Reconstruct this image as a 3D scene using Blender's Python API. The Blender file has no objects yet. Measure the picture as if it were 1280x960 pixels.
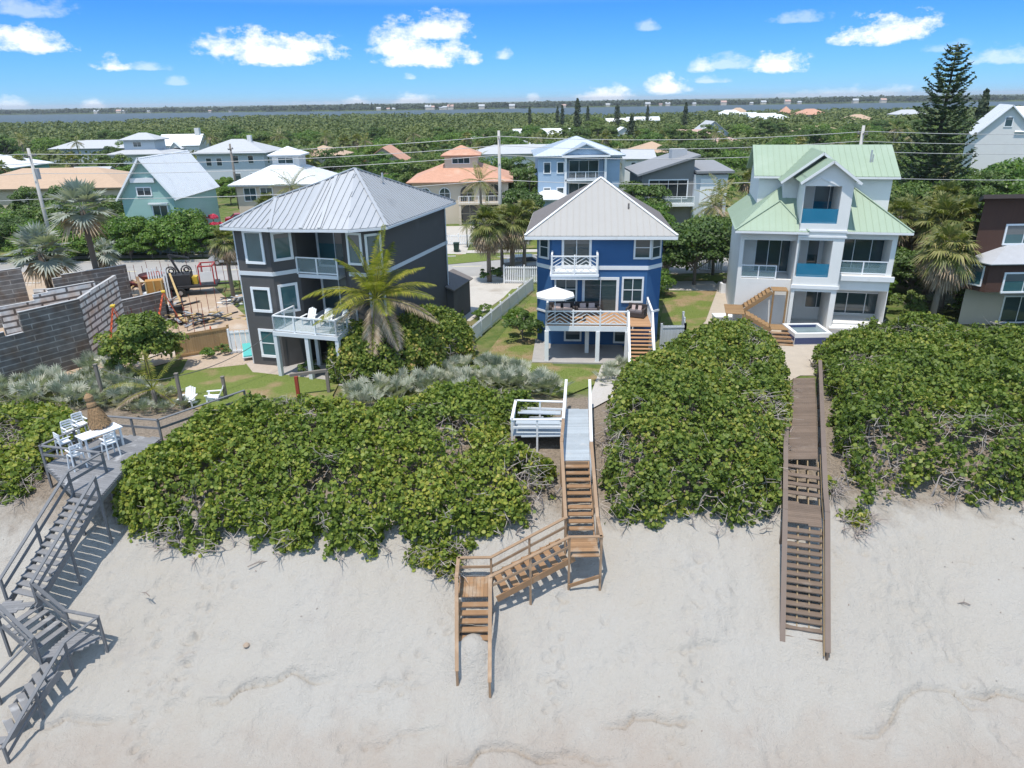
import bpy, math, random
import numpy as np
from mathutils import Vector, Matrix, noise as mnoise
R = math.radians
random.seed(7)
rng = np.random.default_rng(7)
S = bpy.context.scene
COL = S.collection

# ------------------------------------------------------------------ camera
HAZE = 0.00011; CAMH = 16.0; PITCH = R(21.78); ROLL = R(0.87); FPX = 887.0
cam = bpy.data.cameras.new('camera'); camo = bpy.data.objects.new('camera', cam); COL.objects.link(camo)
cam.sensor_width = 36.0; cam.lens = FPX / 1280 * 36.0; cam.clip_end = 30000; cam.clip_start = 0.1
camo.matrix_world = Matrix.Translation((0, 0, CAMH)) @ Matrix.Rotation(R(90) - PITCH, 4, 'X') @ Matrix.Rotation(ROLL * -1, 4, 'Z')
S.camera = camo
S.render.resolution_x = 1024; S.render.resolution_y = 768
# ------------------------------------------------------------------ exposure
S.view_settings.view_transform = 'Standard'; S.view_settings.look = 'None'
S.view_settings.exposure = 0.56; S.view_settings.gamma = 1.0; S.view_settings.use_curve_mapping = False
S.cycles.max_bounces = 6; S.cycles.diffuse_bounces = 3; S.cycles.glossy_bounces = 2; S.cycles.transmission_bounces = 4
S.cycles.transparent_max_bounces = 6; S.cycles.volume_bounces = 0; S.cycles.caustics_reflective = False; S.cycles.caustics_refractive = False
S.cycles.sample_clamp_indirect = 5.0

def ray(px, py):
    """direction through a point of the photograph (used once, to find where on the ground things stand)"""
    u = px - 640; v = py - 480; c, s = math.cos(ROLL), math.sin(ROLL)
    u, v = c * u - s * v, s * u + c * v
    return Vector((u, FPX * math.cos(PITCH) - v * math.sin(PITCH), -(FPX * math.sin(PITCH) + v * math.cos(PITCH)))) / FPX
def P(px, py, z=0.0):
    d = ray(px, py); t = (z - CAMH) / d.z
    return Vector((d.x * t, d.y * t, z))
def D(px, py, y):
    d = ray(px, py); t = y / d.y
    return Vector((d.x * t, y, CAMH + d.z * t))

# ------------------------------------------------------------------ sun and sky
SUN = Vector((-0.14, -0.27, 0.95)).normalized()
sl = bpy.data.lights.new('sun', 'SUN'); sl.energy = 3.25; sl.angle = R(0.53); sl.color = (1.0, 0.945, 0.865)
so = bpy.data.objects.new('sun', sl); COL.objects.link(so)
so.rotation_euler = (-SUN).to_track_quat('-Z', 'Y').to_euler(); so.location = (0, 0, 60)
W = bpy.data.worlds.new('World'); S.world = W; W.use_nodes = True
NT = W.node_tree; NT.nodes.clear()
def nd(nt, t, **kw):
    n = nt.nodes.new(t)
    for k, v in kw.items(): setattr(n, k, v)
    return n
def mth(nt, op, a, b=None, clamp=False):
    n = nd(nt, 'ShaderNodeMath', operation=op, use_clamp=clamp)
    for i, q in enumerate((a, b)):
        if q is None: continue
        if isinstance(q, (int, float)): n.inputs[i].default_value = q
        else: nt.links.new(q, n.inputs[i])
    return n.outputs[0]
sky = nd(NT, 'ShaderNodeTexSky', sky_type='NISHITA', sun_disc=False)
sky.sun_elevation = math.asin(SUN.z); sky.sun_rotation = math.atan2(SUN.x, SUN.y)
sky.air_density = 1.0; sky.dust_density = 0.0; sky.ozone_density = 4.0; sky.altitude = 0
tc = nd(NT, 'ShaderNodeTexCoord')
sep = nd(NT, 'ShaderNodeSeparateXYZ'); NT.links.new(tc.outputs['Generated'], sep.inputs[0])
AZ = mth(NT, 'ARCTAN2', sep.outputs[0], sep.outputs[1]); EL = mth(NT, 'ARCSINE', sep.outputs[2])
def wn(scale, detail, rough=.6):
    mp = nd(NT, 'ShaderNodeMapping'); mp.inputs['Scale'].default_value = (1, 1, 1.7); NT.links.new(tc.outputs['Generated'], mp.inputs[0])
    n = nd(NT, 'ShaderNodeTexNoise'); n.inputs['Scale'].default_value = scale; n.inputs['Detail'].default_value = detail; n.inputs['Roughness'].default_value = rough
    NT.links.new(mp.outputs[0], n.inputs['Vector']); return n
n1 = wn(30, 9, .66)
nf = mth(NT, 'SUBTRACT', n1.outputs[0], 0.5)
clouds = [  # photo x, y of the flat base's middle, half width, height, strength
    (345, 72, 88, 36, 1.0), (285, 66, 40, 26, .9), (530, 76, 72, 34, 1.0), (545, 44, 56, 30, .85), (497, 66, 34, 40, .9), (36, 60, 58, 24, .95), (140, 85, 24, 18, .9), (188, 86, 26, 10, .4),
    (1108, 47, 58, 32, 1.0), (974, 86, 38, 24, 1.0), (876, 86, 18, 22, .7), (912, 82, 40, 16, .4), (838, 113, 34, 22, .95), (754, 126, 40, 22, .95), (512, 131, 38, 16, .9),
    (447, 130, 22, 14, .8), (120, 135, 20, 12, .75), (390, 133, 40, 8, .6), (1250, 75, 40, 18, .45), (20, 14, 56, 22, .35), (1080, 120, 60, 14, .5), (1180, 62, 30, 12, .25),
    (1000, 122, 50, 9, .5), (628, 72, 14, 14, .55), (10, 135, 22, 14, .6), (512, 98, 12, 10, .5), (810, 36, 18, 12, .35), (666, 128, 12, 12, .6), (885, 102, 28, 9, .45), (222, 104, 14, 10, .3), (1000, 26, 40, 12, .3)]
fld = None
for (cx, cy, hw, hh, st) in clouds:
    hw *= .92; hh *= .86
    d = ray(cx, cy).normalized(); a0 = math.atan2(d.x, d.y); e0 = math.asin(d.z)
    k = 1.0 / FPX * .93
    da = mth(NT, 'MULTIPLY', mth(NT, 'SUBTRACT', AZ, a0), 1 / (hw * k)); de = mth(NT, 'SUBTRACT', EL, e0)
    up = mth(NT, 'MAXIMUM', mth(NT, 'MULTIPLY', de, 1 / (hh * k)), mth(NT, 'MULTIPLY', de, -1 / (hh * .28 * k)))
    q = mth(NT, 'ADD', mth(NT, 'MULTIPLY', da, da), mth(NT, 'MULTIPLY', up, up))
    f = mth(NT, 'MULTIPLY', mth(NT, 'SUBTRACT', 1.0, mth(NT, 'SQRT', q)), 1.0)
    f = mth(NT, 'MULTIPLY', mth(NT, 'ADD', f, mth(NT, 'MULTIPLY', nf, 3.0)), 1.5 * st)
    f = mth(NT, 'MINIMUM', f, st)
    # nothing beyond the cloud's own reach
    g = mth(NT, 'MULTIPLY', mth(NT, 'SUBTRACT', 1.55, q), 3.0, True)
    f = mth(NT, 'MULTIPLY', mth(NT, 'MAXIMUM', f, 0.0), g)
    fld = f if fld is None else mth(NT, 'MAXIMUM', fld, f)
n2 = wn(45, 5); shade = mth(NT, 'ADD', mth(NT, 'MULTIPLY', n2.outputs[0], .9), .55, True)
ccol = nd(NT, 'ShaderNodeMix', data_type='RGBA'); NT.links.new(shade, ccol.inputs[0])
ccol.inputs[6].default_value = (5.6, 6.2, 7.4, 1); ccol.inputs[7].default_value = (9.2, 9.3, 9.6, 1)
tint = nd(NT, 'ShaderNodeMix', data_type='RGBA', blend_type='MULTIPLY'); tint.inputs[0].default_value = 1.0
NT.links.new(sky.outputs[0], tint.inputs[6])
# deep sea-air blue low over the horizon, bright, warm fill light added overhead
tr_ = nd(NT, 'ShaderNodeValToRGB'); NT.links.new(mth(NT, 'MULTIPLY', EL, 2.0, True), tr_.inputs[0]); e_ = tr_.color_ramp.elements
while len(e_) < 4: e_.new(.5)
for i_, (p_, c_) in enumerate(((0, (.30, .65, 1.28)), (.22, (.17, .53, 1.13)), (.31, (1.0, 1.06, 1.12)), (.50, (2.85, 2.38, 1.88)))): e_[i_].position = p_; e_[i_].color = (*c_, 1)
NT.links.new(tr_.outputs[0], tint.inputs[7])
mixc = nd(NT, 'ShaderNodeMix', data_type='RGBA'); NT.links.new(mth(NT, 'MULTIPLY', fld, .95, True), mixc.inputs[0])
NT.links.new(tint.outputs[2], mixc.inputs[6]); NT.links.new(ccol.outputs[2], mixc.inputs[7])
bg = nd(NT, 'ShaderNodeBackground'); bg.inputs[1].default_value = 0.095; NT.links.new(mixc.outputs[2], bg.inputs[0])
wo = nd(NT, 'ShaderNodeOutputWorld'); NT.links.new(bg.outputs[0], wo.inputs[0])
W.cycles.sampling_method = 'MANUAL'; W.cycles.sample_map_resolution = 512

# ------------------------------------------------------------------ helpers: materials
MATS = {}
def mat(name, col, rough=.6, metal=0.0, var=.12, scale=1.5, bump=0.0, bscale=30.0, isl=0.0, spec=.4, alpha=None, wear=None, stretch=None):
    if name in MATS: return MATS[name]
    m = bpy.data.materials.new(name); m.use_nodes = True; nt = m.node_tree; b = nt.nodes['Principled BSDF']
    b.inputs['Roughness'].default_value = rough; b.inputs['Metallic'].default_value = metal; b.inputs['Specular IOR Level'].default_value = spec
    t = nd(nt, 'ShaderNodeTexCoord'); vec = t.outputs['Object']
    if stretch:
        mp = nd(nt, 'ShaderNodeMapping'); mp.inputs['Scale'].default_value = stretch; nt.links.new(vec, mp.inputs[0]); vec = mp.outputs[0]
    n = nd(nt, 'ShaderNodeTexNoise'); n.inputs['Scale'].default_value = scale; n.inputs['Detail'].default_value = 6; n.inputs['Roughness'].default_value = .65
    nt.links.new(vec, n.inputs['Vector'])
    f = mth(nt, 'ADD', mth(nt, 'MULTIPLY', mth(nt, 'SUBTRACT', n.outputs[0], .5), var * 3.2), 1.0)
    if isl:
        g = nd(nt, 'ShaderNodeNewGeometry')
        f = mth(nt, 'ADD', f, mth(nt, 'MULTIPLY', mth(nt, 'SUBTRACT', g.outputs['Random Per Island'], .5), isl * 2))
    vm = nd(nt, 'ShaderNodeVectorMath', operation='SCALE'); vm.inputs[0].default_value = col[:3]; nt.links.new(f, vm.inputs['Scale'])
    out = vm.outputs[0]
    if wear:
        n3 = nd(nt, 'ShaderNodeTexNoise'); n3.inputs['Scale'].default_value = wear[1]; n3.inputs['Detail'].default_value = 5; nt.links.new(vec, n3.inputs['Vector'])
        mx = nd(nt, 'ShaderNodeMix', data_type='RGBA'); nt.links.new(mth(nt, 'MULTIPLY', mth(nt, 'SUBTRACT', n3.outputs[0], wear[2]), 6, True), mx.inputs[0])
        nt.links.new(out, mx.inputs[6]); mx.inputs[7].default_value = (*wear[0], 1); out = mx.outputs[2]
    nt.links.new(out, b.inputs['Base Color'])
    if bump:
        nb = nd(nt, 'ShaderNodeTexNoise'); nb.inputs['Scale'].default_value = bscale; nb.inputs['Detail'].default_value = 4; nt.links.new(vec, nb.inputs['Vector'])
        bp = nd(nt, 'ShaderNodeBump'); bp.inputs['Strength'].default_value = bump; bp.inputs['Distance'].default_value = .02
        nt.links.new(nb.outputs[0], bp.inputs['Height']); nt.links.new(bp.outputs[0], b.inputs['Normal'])
    if alpha is not None:
        b.inputs['Alpha'].default_value = alpha
    MATS[name] = m; return m
def ramp(nt, fac, stops):
    r = nd(nt, 'ShaderNodeValToRGB'); e = r.color_ramp.elements
    while len(e) < len(stops): e.new(.5)
    for i, (p, c) in enumerate(stops): e[i].position = p; e[i].color = (*c, 1)
    nt.links.new(fac, r.inputs[0]); return r.outputs[0]
def leafmat(name, stops, rough=.45, transl=.3, patch=.5, pscale=.35, orand=.2, spec=.35):
    """leaf colours differ leaf by leaf, patch by patch and plant by plant"""
    if name in MATS: return MATS[name]
    m = bpy.data.materials.new(name); m.use_nodes = True; nt = m.node_tree; b = nt.nodes['Principled BSDF']
    g = nd(nt, 'ShaderNodeNewGeometry'); t = nd(nt, 'ShaderNodeTexCoord'); oi = nd(nt, 'ShaderNodeObjectInfo')
    n = nd(nt, 'ShaderNodeTexNoise'); n.inputs['Scale'].default_value = pscale; n.inputs['Detail'].default_value = 3; nt.links.new(t.outputs['Object'], n.inputs['Vector'])
    f = mth(nt, 'ADD', mth(nt, 'MULTIPLY', g.outputs['Random Per Island'], 1 - patch), mth(nt, 'MULTIPLY', mth(nt, 'ADD', mth(nt, 'MULTIPLY', mth(nt, 'SUBTRACT', n.outputs[0], .5), 2.2), .5), patch))
    f = mth(nt, 'ADD', f, mth(nt, 'MULTIPLY', mth(nt, 'SUBTRACT', oi.outputs['Random'], .5), orand), True)
    c = ramp(nt, f, stops); nt.links.new(c, b.inputs['Base Color'])
    b.inputs['Roughness'].default_value = rough; b.inputs['Specular IOR Level'].default_value = spec
    if transl:
        tr = nd(nt, 'ShaderNodeBsdfTranslucent'); vm = nd(nt, 'ShaderNodeVectorMath', operation='MULTIPLY'); nt.links.new(c, vm.inputs[0]); vm.inputs[1].default_value = (1.3, 1.5, .6)
        nt.links.new(vm.outputs[0], tr.inputs[0]); ms = nd(nt, 'ShaderNodeMixShader'); ms.inputs[0].default_value = transl
        nt.links.new(b.outputs[0], ms.inputs[1]); nt.links.new(tr.outputs[0], ms.inputs[2]); nt.links.new(ms.outputs[0], nt.nodes['Material Output'].inputs[0])
    MATS[name] = m; return m

# ------------------------------------------------------------------ helpers: meshes
def V(p): return Vector(p)
class MB:
    def __init__(s): s.v = []; s.f = []
    def add(s, vs, fs):
        o = len(s.v); s.v += [tuple(q) for q in vs]; s.f += [tuple(i + o for i in f) for f in fs]; return s
    def box(s, x0, y0, z0, x1, y1, z1):
        x0, x1 = sorted((x0, x1)); y0, y1 = sorted((y0, y1)); z0, z1 = sorted((z0, z1))
        return s.add([(x0, y0, z0), (x1, y0, z0), (x1, y1, z0), (x0, y1, z0), (x0, y0, z1), (x1, y0, z1), (x1, y1, z1), (x0, y1, z1)],
                     [(0, 3, 2, 1), (4, 5, 6, 7), (0, 1, 5, 4), (1, 2, 6, 5), (2, 3, 7, 6), (3, 0, 4, 7)])
    def bar(s, p, q, w, h=None, up=(0, 0, 1)):
        """a square bar from p to q, w wide, h deep along up"""
        h = w if h is None else h; p, q = V(p), V(q); d = (q - p).normalized(); u = V(up)
        if abs(d.dot(u)) > .98: u = V((0, 1, 0))
        a = d.cross(u).normalized(); b = a.cross(d).normalized(); a = a * w / 2; b = b * h / 2
        return s.add([p - a - b, p + a - b, p + a + b, p - a + b, q - a - b, q + a - b, q + a + b, q - a + b],
                     [(0, 3, 2, 1), (4, 5, 6, 7), (0, 1, 5, 4), (1, 2, 6, 5), (2, 3, 7, 6), (3, 0, 4, 7)])
    def tube(s, pts, r, n=8, caps=True):
        pts = [V(p) for p in pts]; rs = r if isinstance(r, (list, tuple)) else [r] * len(pts); o = len(s.v); k = len(pts)
        for i, p in enumerate(pts):
            d = (pts[min(i + 1, k - 1)] - pts[max(i - 1, 0)]).normalized(); u = V((0, 0, 1)) if abs(d.z) < .9 else V((1, 0, 0))
            a = d.cross(u).normalized(); b = a.cross(d)
            for j in range(n):
                t = 2 * math.pi * j / n; s.v.append(tuple(p + (a * math.cos(t) + b * math.sin(t)) * rs[i]))
        for i in range(k - 1):
            for j in range(n):
                a0 = o + i * n + j; a1 = o + i * n + (j + 1) % n; s.f.append((a0, a0 + n, a1 + n, a1))
        if caps: s.f.append(tuple(o + j for j in range(n))); s.f.append(tuple(o + (k - 1) * n + j for j in range(n))[::-1])
        return s
    def prism(s, poly, z0, z1):
        n = len(poly); vs = [(x, y, z0) for x, y in poly] + [(x, y, z1) for x, y in poly]
        return s.add(vs, [tuple(range(n))[::-1], tuple(range(n, 2 * n))] + [(i, (i + 1) % n, n + (i + 1) % n, n + i) for i in range(n)])
    def slab(s, pts, t, nrm=None):
        """a flat polygon given thickness t downward from its face"""
        pts = [V(p) for p in pts]; n = (pts[1] - pts[0]).cross(pts[2] - pts[0]).normalized() if nrm is None else V(nrm)
        k = len(pts); vs = pts + [p - n * t for p in pts]
        return s.add(vs, [tuple(range(k)), tuple(range(k, 2 * k))[::-1]] + [(i, k + i, k + (i + 1) % k, (i + 1) % k) for i in range(k)])
    def disc(s, c, r, h, n=16):
        return s.prism([(c[0] + r * math.cos(2 * math.pi * i / n), c[1] + r * math.sin(2 * math.pi * i / n)) for i in range(n)], c[2], c[2] + h)
    def lathe(s, c, prof, n=16):
        o = len(s.v); k = len(prof)
        for r, z in prof:
            for j in range(n): t = 2 * math.pi * j / n; s.v.append((c[0] + r * math.cos(t), c[1] + r * math.sin(t), c[2] + z))
        for i in range(k - 1):
            for j in range(n): a0 = o + i * n + j; a1 = o + i * n + (j + 1) % n; s.f.append((a0, a1, a1 + n, a0 + n))
        s.f.append(tuple(o + j for j in range(n))[::-1]); s.f.append(tuple(o + (k - 1) * n + j for j in range(n))); return s
    def mesh(s, name, m, smooth=False, bevel=0):
        me = bpy.data.meshes.new(name); me.from_pydata(s.v, [], s.f); me.update()
        if m: me.materials.append(m)
        if smooth: me.shade_smooth()
        return me
    def build(s, name, m, parent=None, loc=None, rz=0, smooth=False):
        return ob(name, s.mesh(name, m, smooth), parent, loc, rz)
def ob(name, me, parent=None, loc=None, rz=0):
    o = bpy.data.objects.new(name, me); COL.objects.link(o)
    if parent: o.parent = parent
    if loc is not None: o.location = loc
    if rz: o.rotation_euler = (0, 0, rz)
    return o
def T(name, label, cat, loc=(0, 0, 0), rz=0, group=None):
    o = ob(name, None, None, loc, rz); o['label'] = label; o['category'] = cat
    if group: o['group'] = group
    return o
def tag(o, label, cat, group=None):
    o['label'] = label; o['category'] = cat
    if group: o['group'] = group
    return o
def struct(o): o['kind'] = 'structure'; return o
KIDS = {}
def kids(r): return [c for c in ALLKIDS(r)]
def ALLKIDS(r): return list(r.children)
def dup(root, loc, rz, label, group=None, sc=1.0, tilt=(0, 0)):
    r = root.copy(); COL.objects.link(r); r.location = loc; r.rotation_euler = (tilt[0], tilt[1], rz); r.scale = (sc, sc, sc) if not isinstance(sc, tuple) else sc
    r['label'] = label
    if group: r['group'] = group
    for ch in PROTO[root.name]:
        c = ch.copy(); COL.objects.link(c); c.parent = r
        for g in PROTO.get(ch.name, ()):
            e = g.copy(); COL.objects.link(e); e.parent = c
    return r
PROTO = {}
def proto(root):
    PROTO[root.name] = list(root.children)
    for c in root.children: PROTO[c.name] = list(c.children)
    return root
USED = set()
def place(root, loc, rz, label, group=None, sc=1.0, tilt=(0, 0)):
    """the first time moves the finished thing itself, afterwards a copy of it"""
    if root.name in USED: return dup(root, loc, rz, label, group, sc, tilt)
    USED.add(root.name); proto(root)
    root.location = loc; root.rotation_euler = (tilt[0], tilt[1], rz); root.scale = (sc, sc, sc) if not isinstance(sc, tuple) else sc
    root['label'] = label
    if group: root['group'] = group
    return root
def npmesh(name, verts, loops_per_face, m, smooth=False):
    """many equal faces (K corners each, corners laid out in order) as one mesh"""
    verts = np.asarray(verts, np.float32).reshape(-1, 3); K = loops_per_face; n = len(verts); nf_ = n // K
    me = bpy.data.meshes.new(name); me.vertices.add(n); me.vertices.foreach_set('co', verts.ravel())
    me.loops.add(n); me.loops.foreach_set('vertex_index', np.arange(n, dtype=np.int32))
    me.polygons.add(nf_); me.polygons.foreach_set('loop_start', np.arange(0, n, K, dtype=np.int32)); me.polygons.foreach_set('loop_total', np.full(nf_, K, np.int32))
    me.update(calc_edges=True); me.validate()
    if m: me.materials.append(m)
    return me
HEX = np.array([(0, -.55), (.46, -.3), (.52, .2), (.2, .52), (-.2, .52), (-.52, .2), (-.46, -.3)])
OVAL = np.array([(0, -.5), (.3, -.1), (.22, .3), (0, .5), (-.22, .3), (-.3, -.1)])
RHOMB = np.array([(0, -.5), (.32, 0), (0, .5), (-.32, 0)])
def unit(a): return a / np.maximum(np.linalg.norm(a, axis=-1, keepdims=True), 1e-6)
def leaves(C, N, size, shape=RHOMB, cup=.0, axis=None):
    """flat leaves at C facing N, each turned at random (or its length along axis)"""
    C = np.asarray(C, float); N = unit(np.asarray(N, float)); n = len(C)
    A = rng.normal(size=(n, 3)) if axis is None else np.asarray(axis, float)
    B = unit(A - (A * N).sum(1, keepdims=True) * N); A2 = np.cross(B, N)
    sz = np.broadcast_to(np.asarray(size, float), (n,))[:, None, None]
    sh = shape[None, :, :]
    V_ = C[:, None, :] + sz * (sh[..., 0:1] * A2[:, None, :] + sh[..., 1:2] * B[:, None, :])
    if cup: V_ = V_ + sz * cup * ((sh ** 2).sum(-1, keepdims=True) - .15) * N[:, None, :]
    return V_.reshape(-1, 3)
# value noise
_pt = rng.random((64, 64, 8))
def vn(x, y, s=1.0, k=0):
    x = np.asarray(x, float) / s + 1000.37 + 17 * k; y = np.asarray(y, float) / s + 1000.71 + 11 * k
    xi = np.floor(x).astype(int); yi = np.floor(y).astype(int); fx = x - xi; fy = y - yi; fx = fx * fx * (3 - 2 * fx); fy = fy * fy * (3 - 2 * fy)
    g = lambda a, b: _pt[a % 64, b % 64, k % 8]
    return (g(xi, yi) * (1 - fx) + g(xi + 1, yi) * fx) * (1 - fy) + (g(xi, yi + 1) * (1 - fx) + g(xi + 1, yi + 1) * fx) * fy - .5
def fbm(x, y, s, k=0): return vn(x, y, s, k) + .5 * vn(x, y, s / 2.1, k + 1) + .25 * vn(x, y, s / 4.3, k + 2)
def inpoly(x, y, poly):
    x = np.asarray(x); y = np.asarray(y); r = np.zeros(x.shape, bool); n = len(poly)
    for i in range(n):
        x1, y1 = poly[i]; x2, y2 = poly[(i + 1) % n]
        if y1 == y2: continue
        r ^= ((y1 > y) != (y2 > y)) & (x < (x2 - x1) * (y - y1) / (y2 - y1) + x1)
    return r
def edged(x, y, poly, closed=True):
    x = np.asarray(x, float); y = np.asarray(y, float); d = np.full(x.shape, 1e9); n = len(poly)
    for i in range(n if closed else n - 1):
        x1, y1 = poly[i]; x2, y2 = poly[(i + 1) % n]; dx, dy = x2 - x1, y2 - y1; L = dx * dx + dy * dy + 1e-9
        t = np.clip(((x - x1) * dx + (y - y1) * dy) / L, 0, 1); d = np.minimum(d, np.hypot(x - x1 - t * dx, y - y1 - t * dy))
    return d
# ------------------------------------------------------------------ the ground
SHORE = [(-3000, 700)] + [tuple(P(a, b, 4.5).xy) for a, b in ((-60, 155), (0, 153), (100, 151), (180, 147.5), (320, 143), (480, 141), (620, 139.5), (700, 141), (800, 141), (900, 137.5), (1000, 135.5), (1150, 133.5), (1280, 131), (1340, 130))] + [(3000, 900)]
_sa = np.array([math.atan2(x, y) for x, y in SHORE]); _sr = np.array([math.hypot(x, y) for x, y in SHORE])
def shore_r(x, y): return np.interp(np.arctan2(x, y), _sa, _sr)
FARY = 2600.0
_fa = np.array([-1.2, -.62, -.45, -.2, 0, .2, .35, .5, .65, 1.2]); _fr = np.array([2600, 2500, 2150, 1720, 1700, 1800, 1850, 1950, 2000, 2200.])
def far_r(x, y): return np.interp(np.arctan2(x, y), _fa, _fr)
scarps = [([(285, 872), (300, 858), (325, 850), (345, 847), (368, 836), (385, 848)], .13), ([(470, 858), (485, 848), (510, 856)], .08), ([(782, 905), (792, 893), (815, 892), (838, 900)], .12),
          ([(1095, 915), (1112, 900), (1125, 872), (1150, 855), (1185, 858), (1210, 880)], .10), ([(1230, 868), (1245, 860), (1278, 868)], .14), ([(585, 955), (600, 932), (640, 930), (670, 945)], .12),
          ([(60, 905), (85, 893), (120, 898)], .10), ([(690, 943), (715, 938), (745, 950)], .08), ([(860, 812), (880, 805)], .07), ([(480, 930), (500, 915), (530, 912)], .06)]
def base_z(x, y):
    x = np.asarray(x, float); y = np.asarray(y, float)
    sh = .35 * np.sin(x * .33 + .6) + .25 * np.sin(x * .8)
    yy = y - np.where(y < 34, sh, 0) * np.clip((34 - y) / 6, 0, 1)
    z = np.interp(yy, [-60, 4, 12, 17, 20.6, 23.5, 26.3, 28.3, 31, 35, 38.5, 60], [-9.5, -8.6, -6.9, -5.25, -3.85, -2.35, -.9, -.25, .3, .25, 0, 0])
    k = np.clip((33 - y) / 6, 0, 1)
    z = z + k * (.30 * fbm(x, y, 4.3, 1) + .10 * fbm(x, y, 1.1, 2))
    z = z + .85 * np.exp(-((x + 1.55) ** 2 / 1.1 + (y - 21.0) ** 2 / .8))
    r = np.hypot(x, y); w = (r > shore_r(x, y)) & (r < far_r(x, y)) & (y > 100)
    return np.where(w, -4.0, z)
def near_z(x, y):
    z = base_z(x, y)
    z = z + np.where(y < 29, .085 * fbm(x, y * .8, .55, 3) + .03 * vn(x, y, .2, 4), 0)
    for pts, h in scarps:
        h = h * .8
        w = [np.array(P(a, b, -4.3 if b > 840 else -3.6).xy) for a, b in pts]
        # settle each point on the slope
        ww = []
        for a, b in pts:
            q = P(a, b, -4.3)
            for _ in range(6): q = P(a, b, float(base_z(q.x, q.y)))
            ww.append((q.x, q.y))
        d = edged(x, y, ww, False); xs_ = np.array([q[0] for q in ww]); ys_ = np.array([q[1] for q in ww]); o = np.argsort(xs_)
        yl = np.interp(x, xs_[o], ys_[o]); below = yl - y + .05 * vn(x, y, .2, 5)
        fade = np.clip(1.25 - d / .9, 0, 1)
        z = z - np.where(below > 0, h * fade * np.exp(-np.maximum(below, 0) / .9), -h * .35 * fade * np.exp(np.minimum(below, 0) / .25)) - 1.7 * h * fade * np.exp(-((below - .03) / .09) ** 2)
    return z
pits = []
def walkline(a, b, n, off):
    for i in range(n):
        t = i / (n - 1); px_ = a[0] + (b[0] - a[0]) * t; py_ = a[1] + (b[1] - a[1]) * t
        q = P(px_, py_, -2)
        for _ in range(5): q = P(px_, py_, float(base_z(q.x, q.y)))
        pits.append((q.x + (off if i % 2 else -off) + random.gauss(0, .07), q.y + random.gauss(0, .08), random.uniform(.14, .22), random.uniform(.06, .11)))
walkline((285, 705), (205, 880), 30, .16); walkline((262, 700), (225, 870), 26, .14); walkline((200, 760), (170, 950), 20, .2); walkline((700, 745), (690, 900), 16, .2); walkline((880, 700), (840, 950), 22, .2)
walkline((1090, 690), (1180, 830), 18, .25); walkline((560, 780), (430, 950), 18, .2)
for _ in range(900):
    pits.append((random.uniform(-22, 26), random.uniform(14, 27), random.uniform(.10, .32), random.uniform(-.05, .085)))
def axis_(segs):
    a = []
    for x0, x1, st in segs:
        n = max(1, round((x1 - x0) / st)); a += list(np.linspace(x0, x1, n, endpoint=False))
    a.append(segs[-1][1]); return np.array(a)
gx = axis_([(-9000, -3000, 1500), (-3000, -400, 100), (-400, -60, 20), (-60, -23, 2), (-23, 25, .085), (25, 60, 2), (60, 400, 20), (400, 3000, 100), (3000, 9000, 1500)])
gy = axis_([(-60, 4, 8), (4, 12.5, 1), (12.5, 28.5, .085), (28.5, 40, .4), (40, 100, 4), (100, 400, 12), (400, 3000, 26), (3000, 12000, 1500)])
GX, GY = np.meshgrid(gx, gy); GZ = near_z(GX, GY)
for (cx, cy, r, dp) in pits:
    i0, i1 = np.searchsorted(gx, [cx - 3 * r, cx + 3 * r]); j0, j1 = np.searchsorted(gy, [cy - 3 * r, cy + 3 * r])
    if i1 <= i0 or j1 <= j0: continue
    a = ((GX[j0:j1, i0:i1] - cx) ** 2 + (GY[j0:j1, i0:i1] - cy) ** 2) / r ** 2
    GZ[j0:j1, i0:i1] -= dp * (np.exp(-a * 1.4) - .45 * np.exp(-(np.sqrt(a) - 1.3) ** 2 * 4))
nx_, ny_ = len(gx), len(gy); idx = np.arange(nx_ * ny_).reshape(ny_, nx_)
fq = np.stack([idx[:-1, :-1], idx[:-1, 1:], idx[1:, 1:], idx[1:, :-1]], -1).reshape(-1, 4)
def gridmesh(name, verts, quads, m, smooth=True):
    me = bpy.data.meshes.new(name); me.vertices.add(len(verts)); me.vertices.foreach_set('co', np.asarray(verts, np.float32).ravel())
    me.loops.add(quads.size); me.loops.foreach_set('vertex_index', quads.astype(np.int32).ravel())
    me.polygons.add(len(quads)); me.polygons.foreach_set('loop_start', np.arange(0, quads.size, 4, dtype=np.int32)); me.polygons.foreach_set('loop_total', np.full(len(quads), 4, np.int32))
    me.update(calc_edges=True)
    if smooth: me.shade_smooth()
    me.materials.append(m); return me
def tz(x, y): return float(base_z(x, y))
def Q(px, py, dz=0.0):
    """the place on the terrain (dz above it) seen at a point of the photograph"""
    q = P(px, py, 0)
    for _ in range(8): q = P(px, py, tz(q.x, q.y) + dz)
    return q
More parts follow.
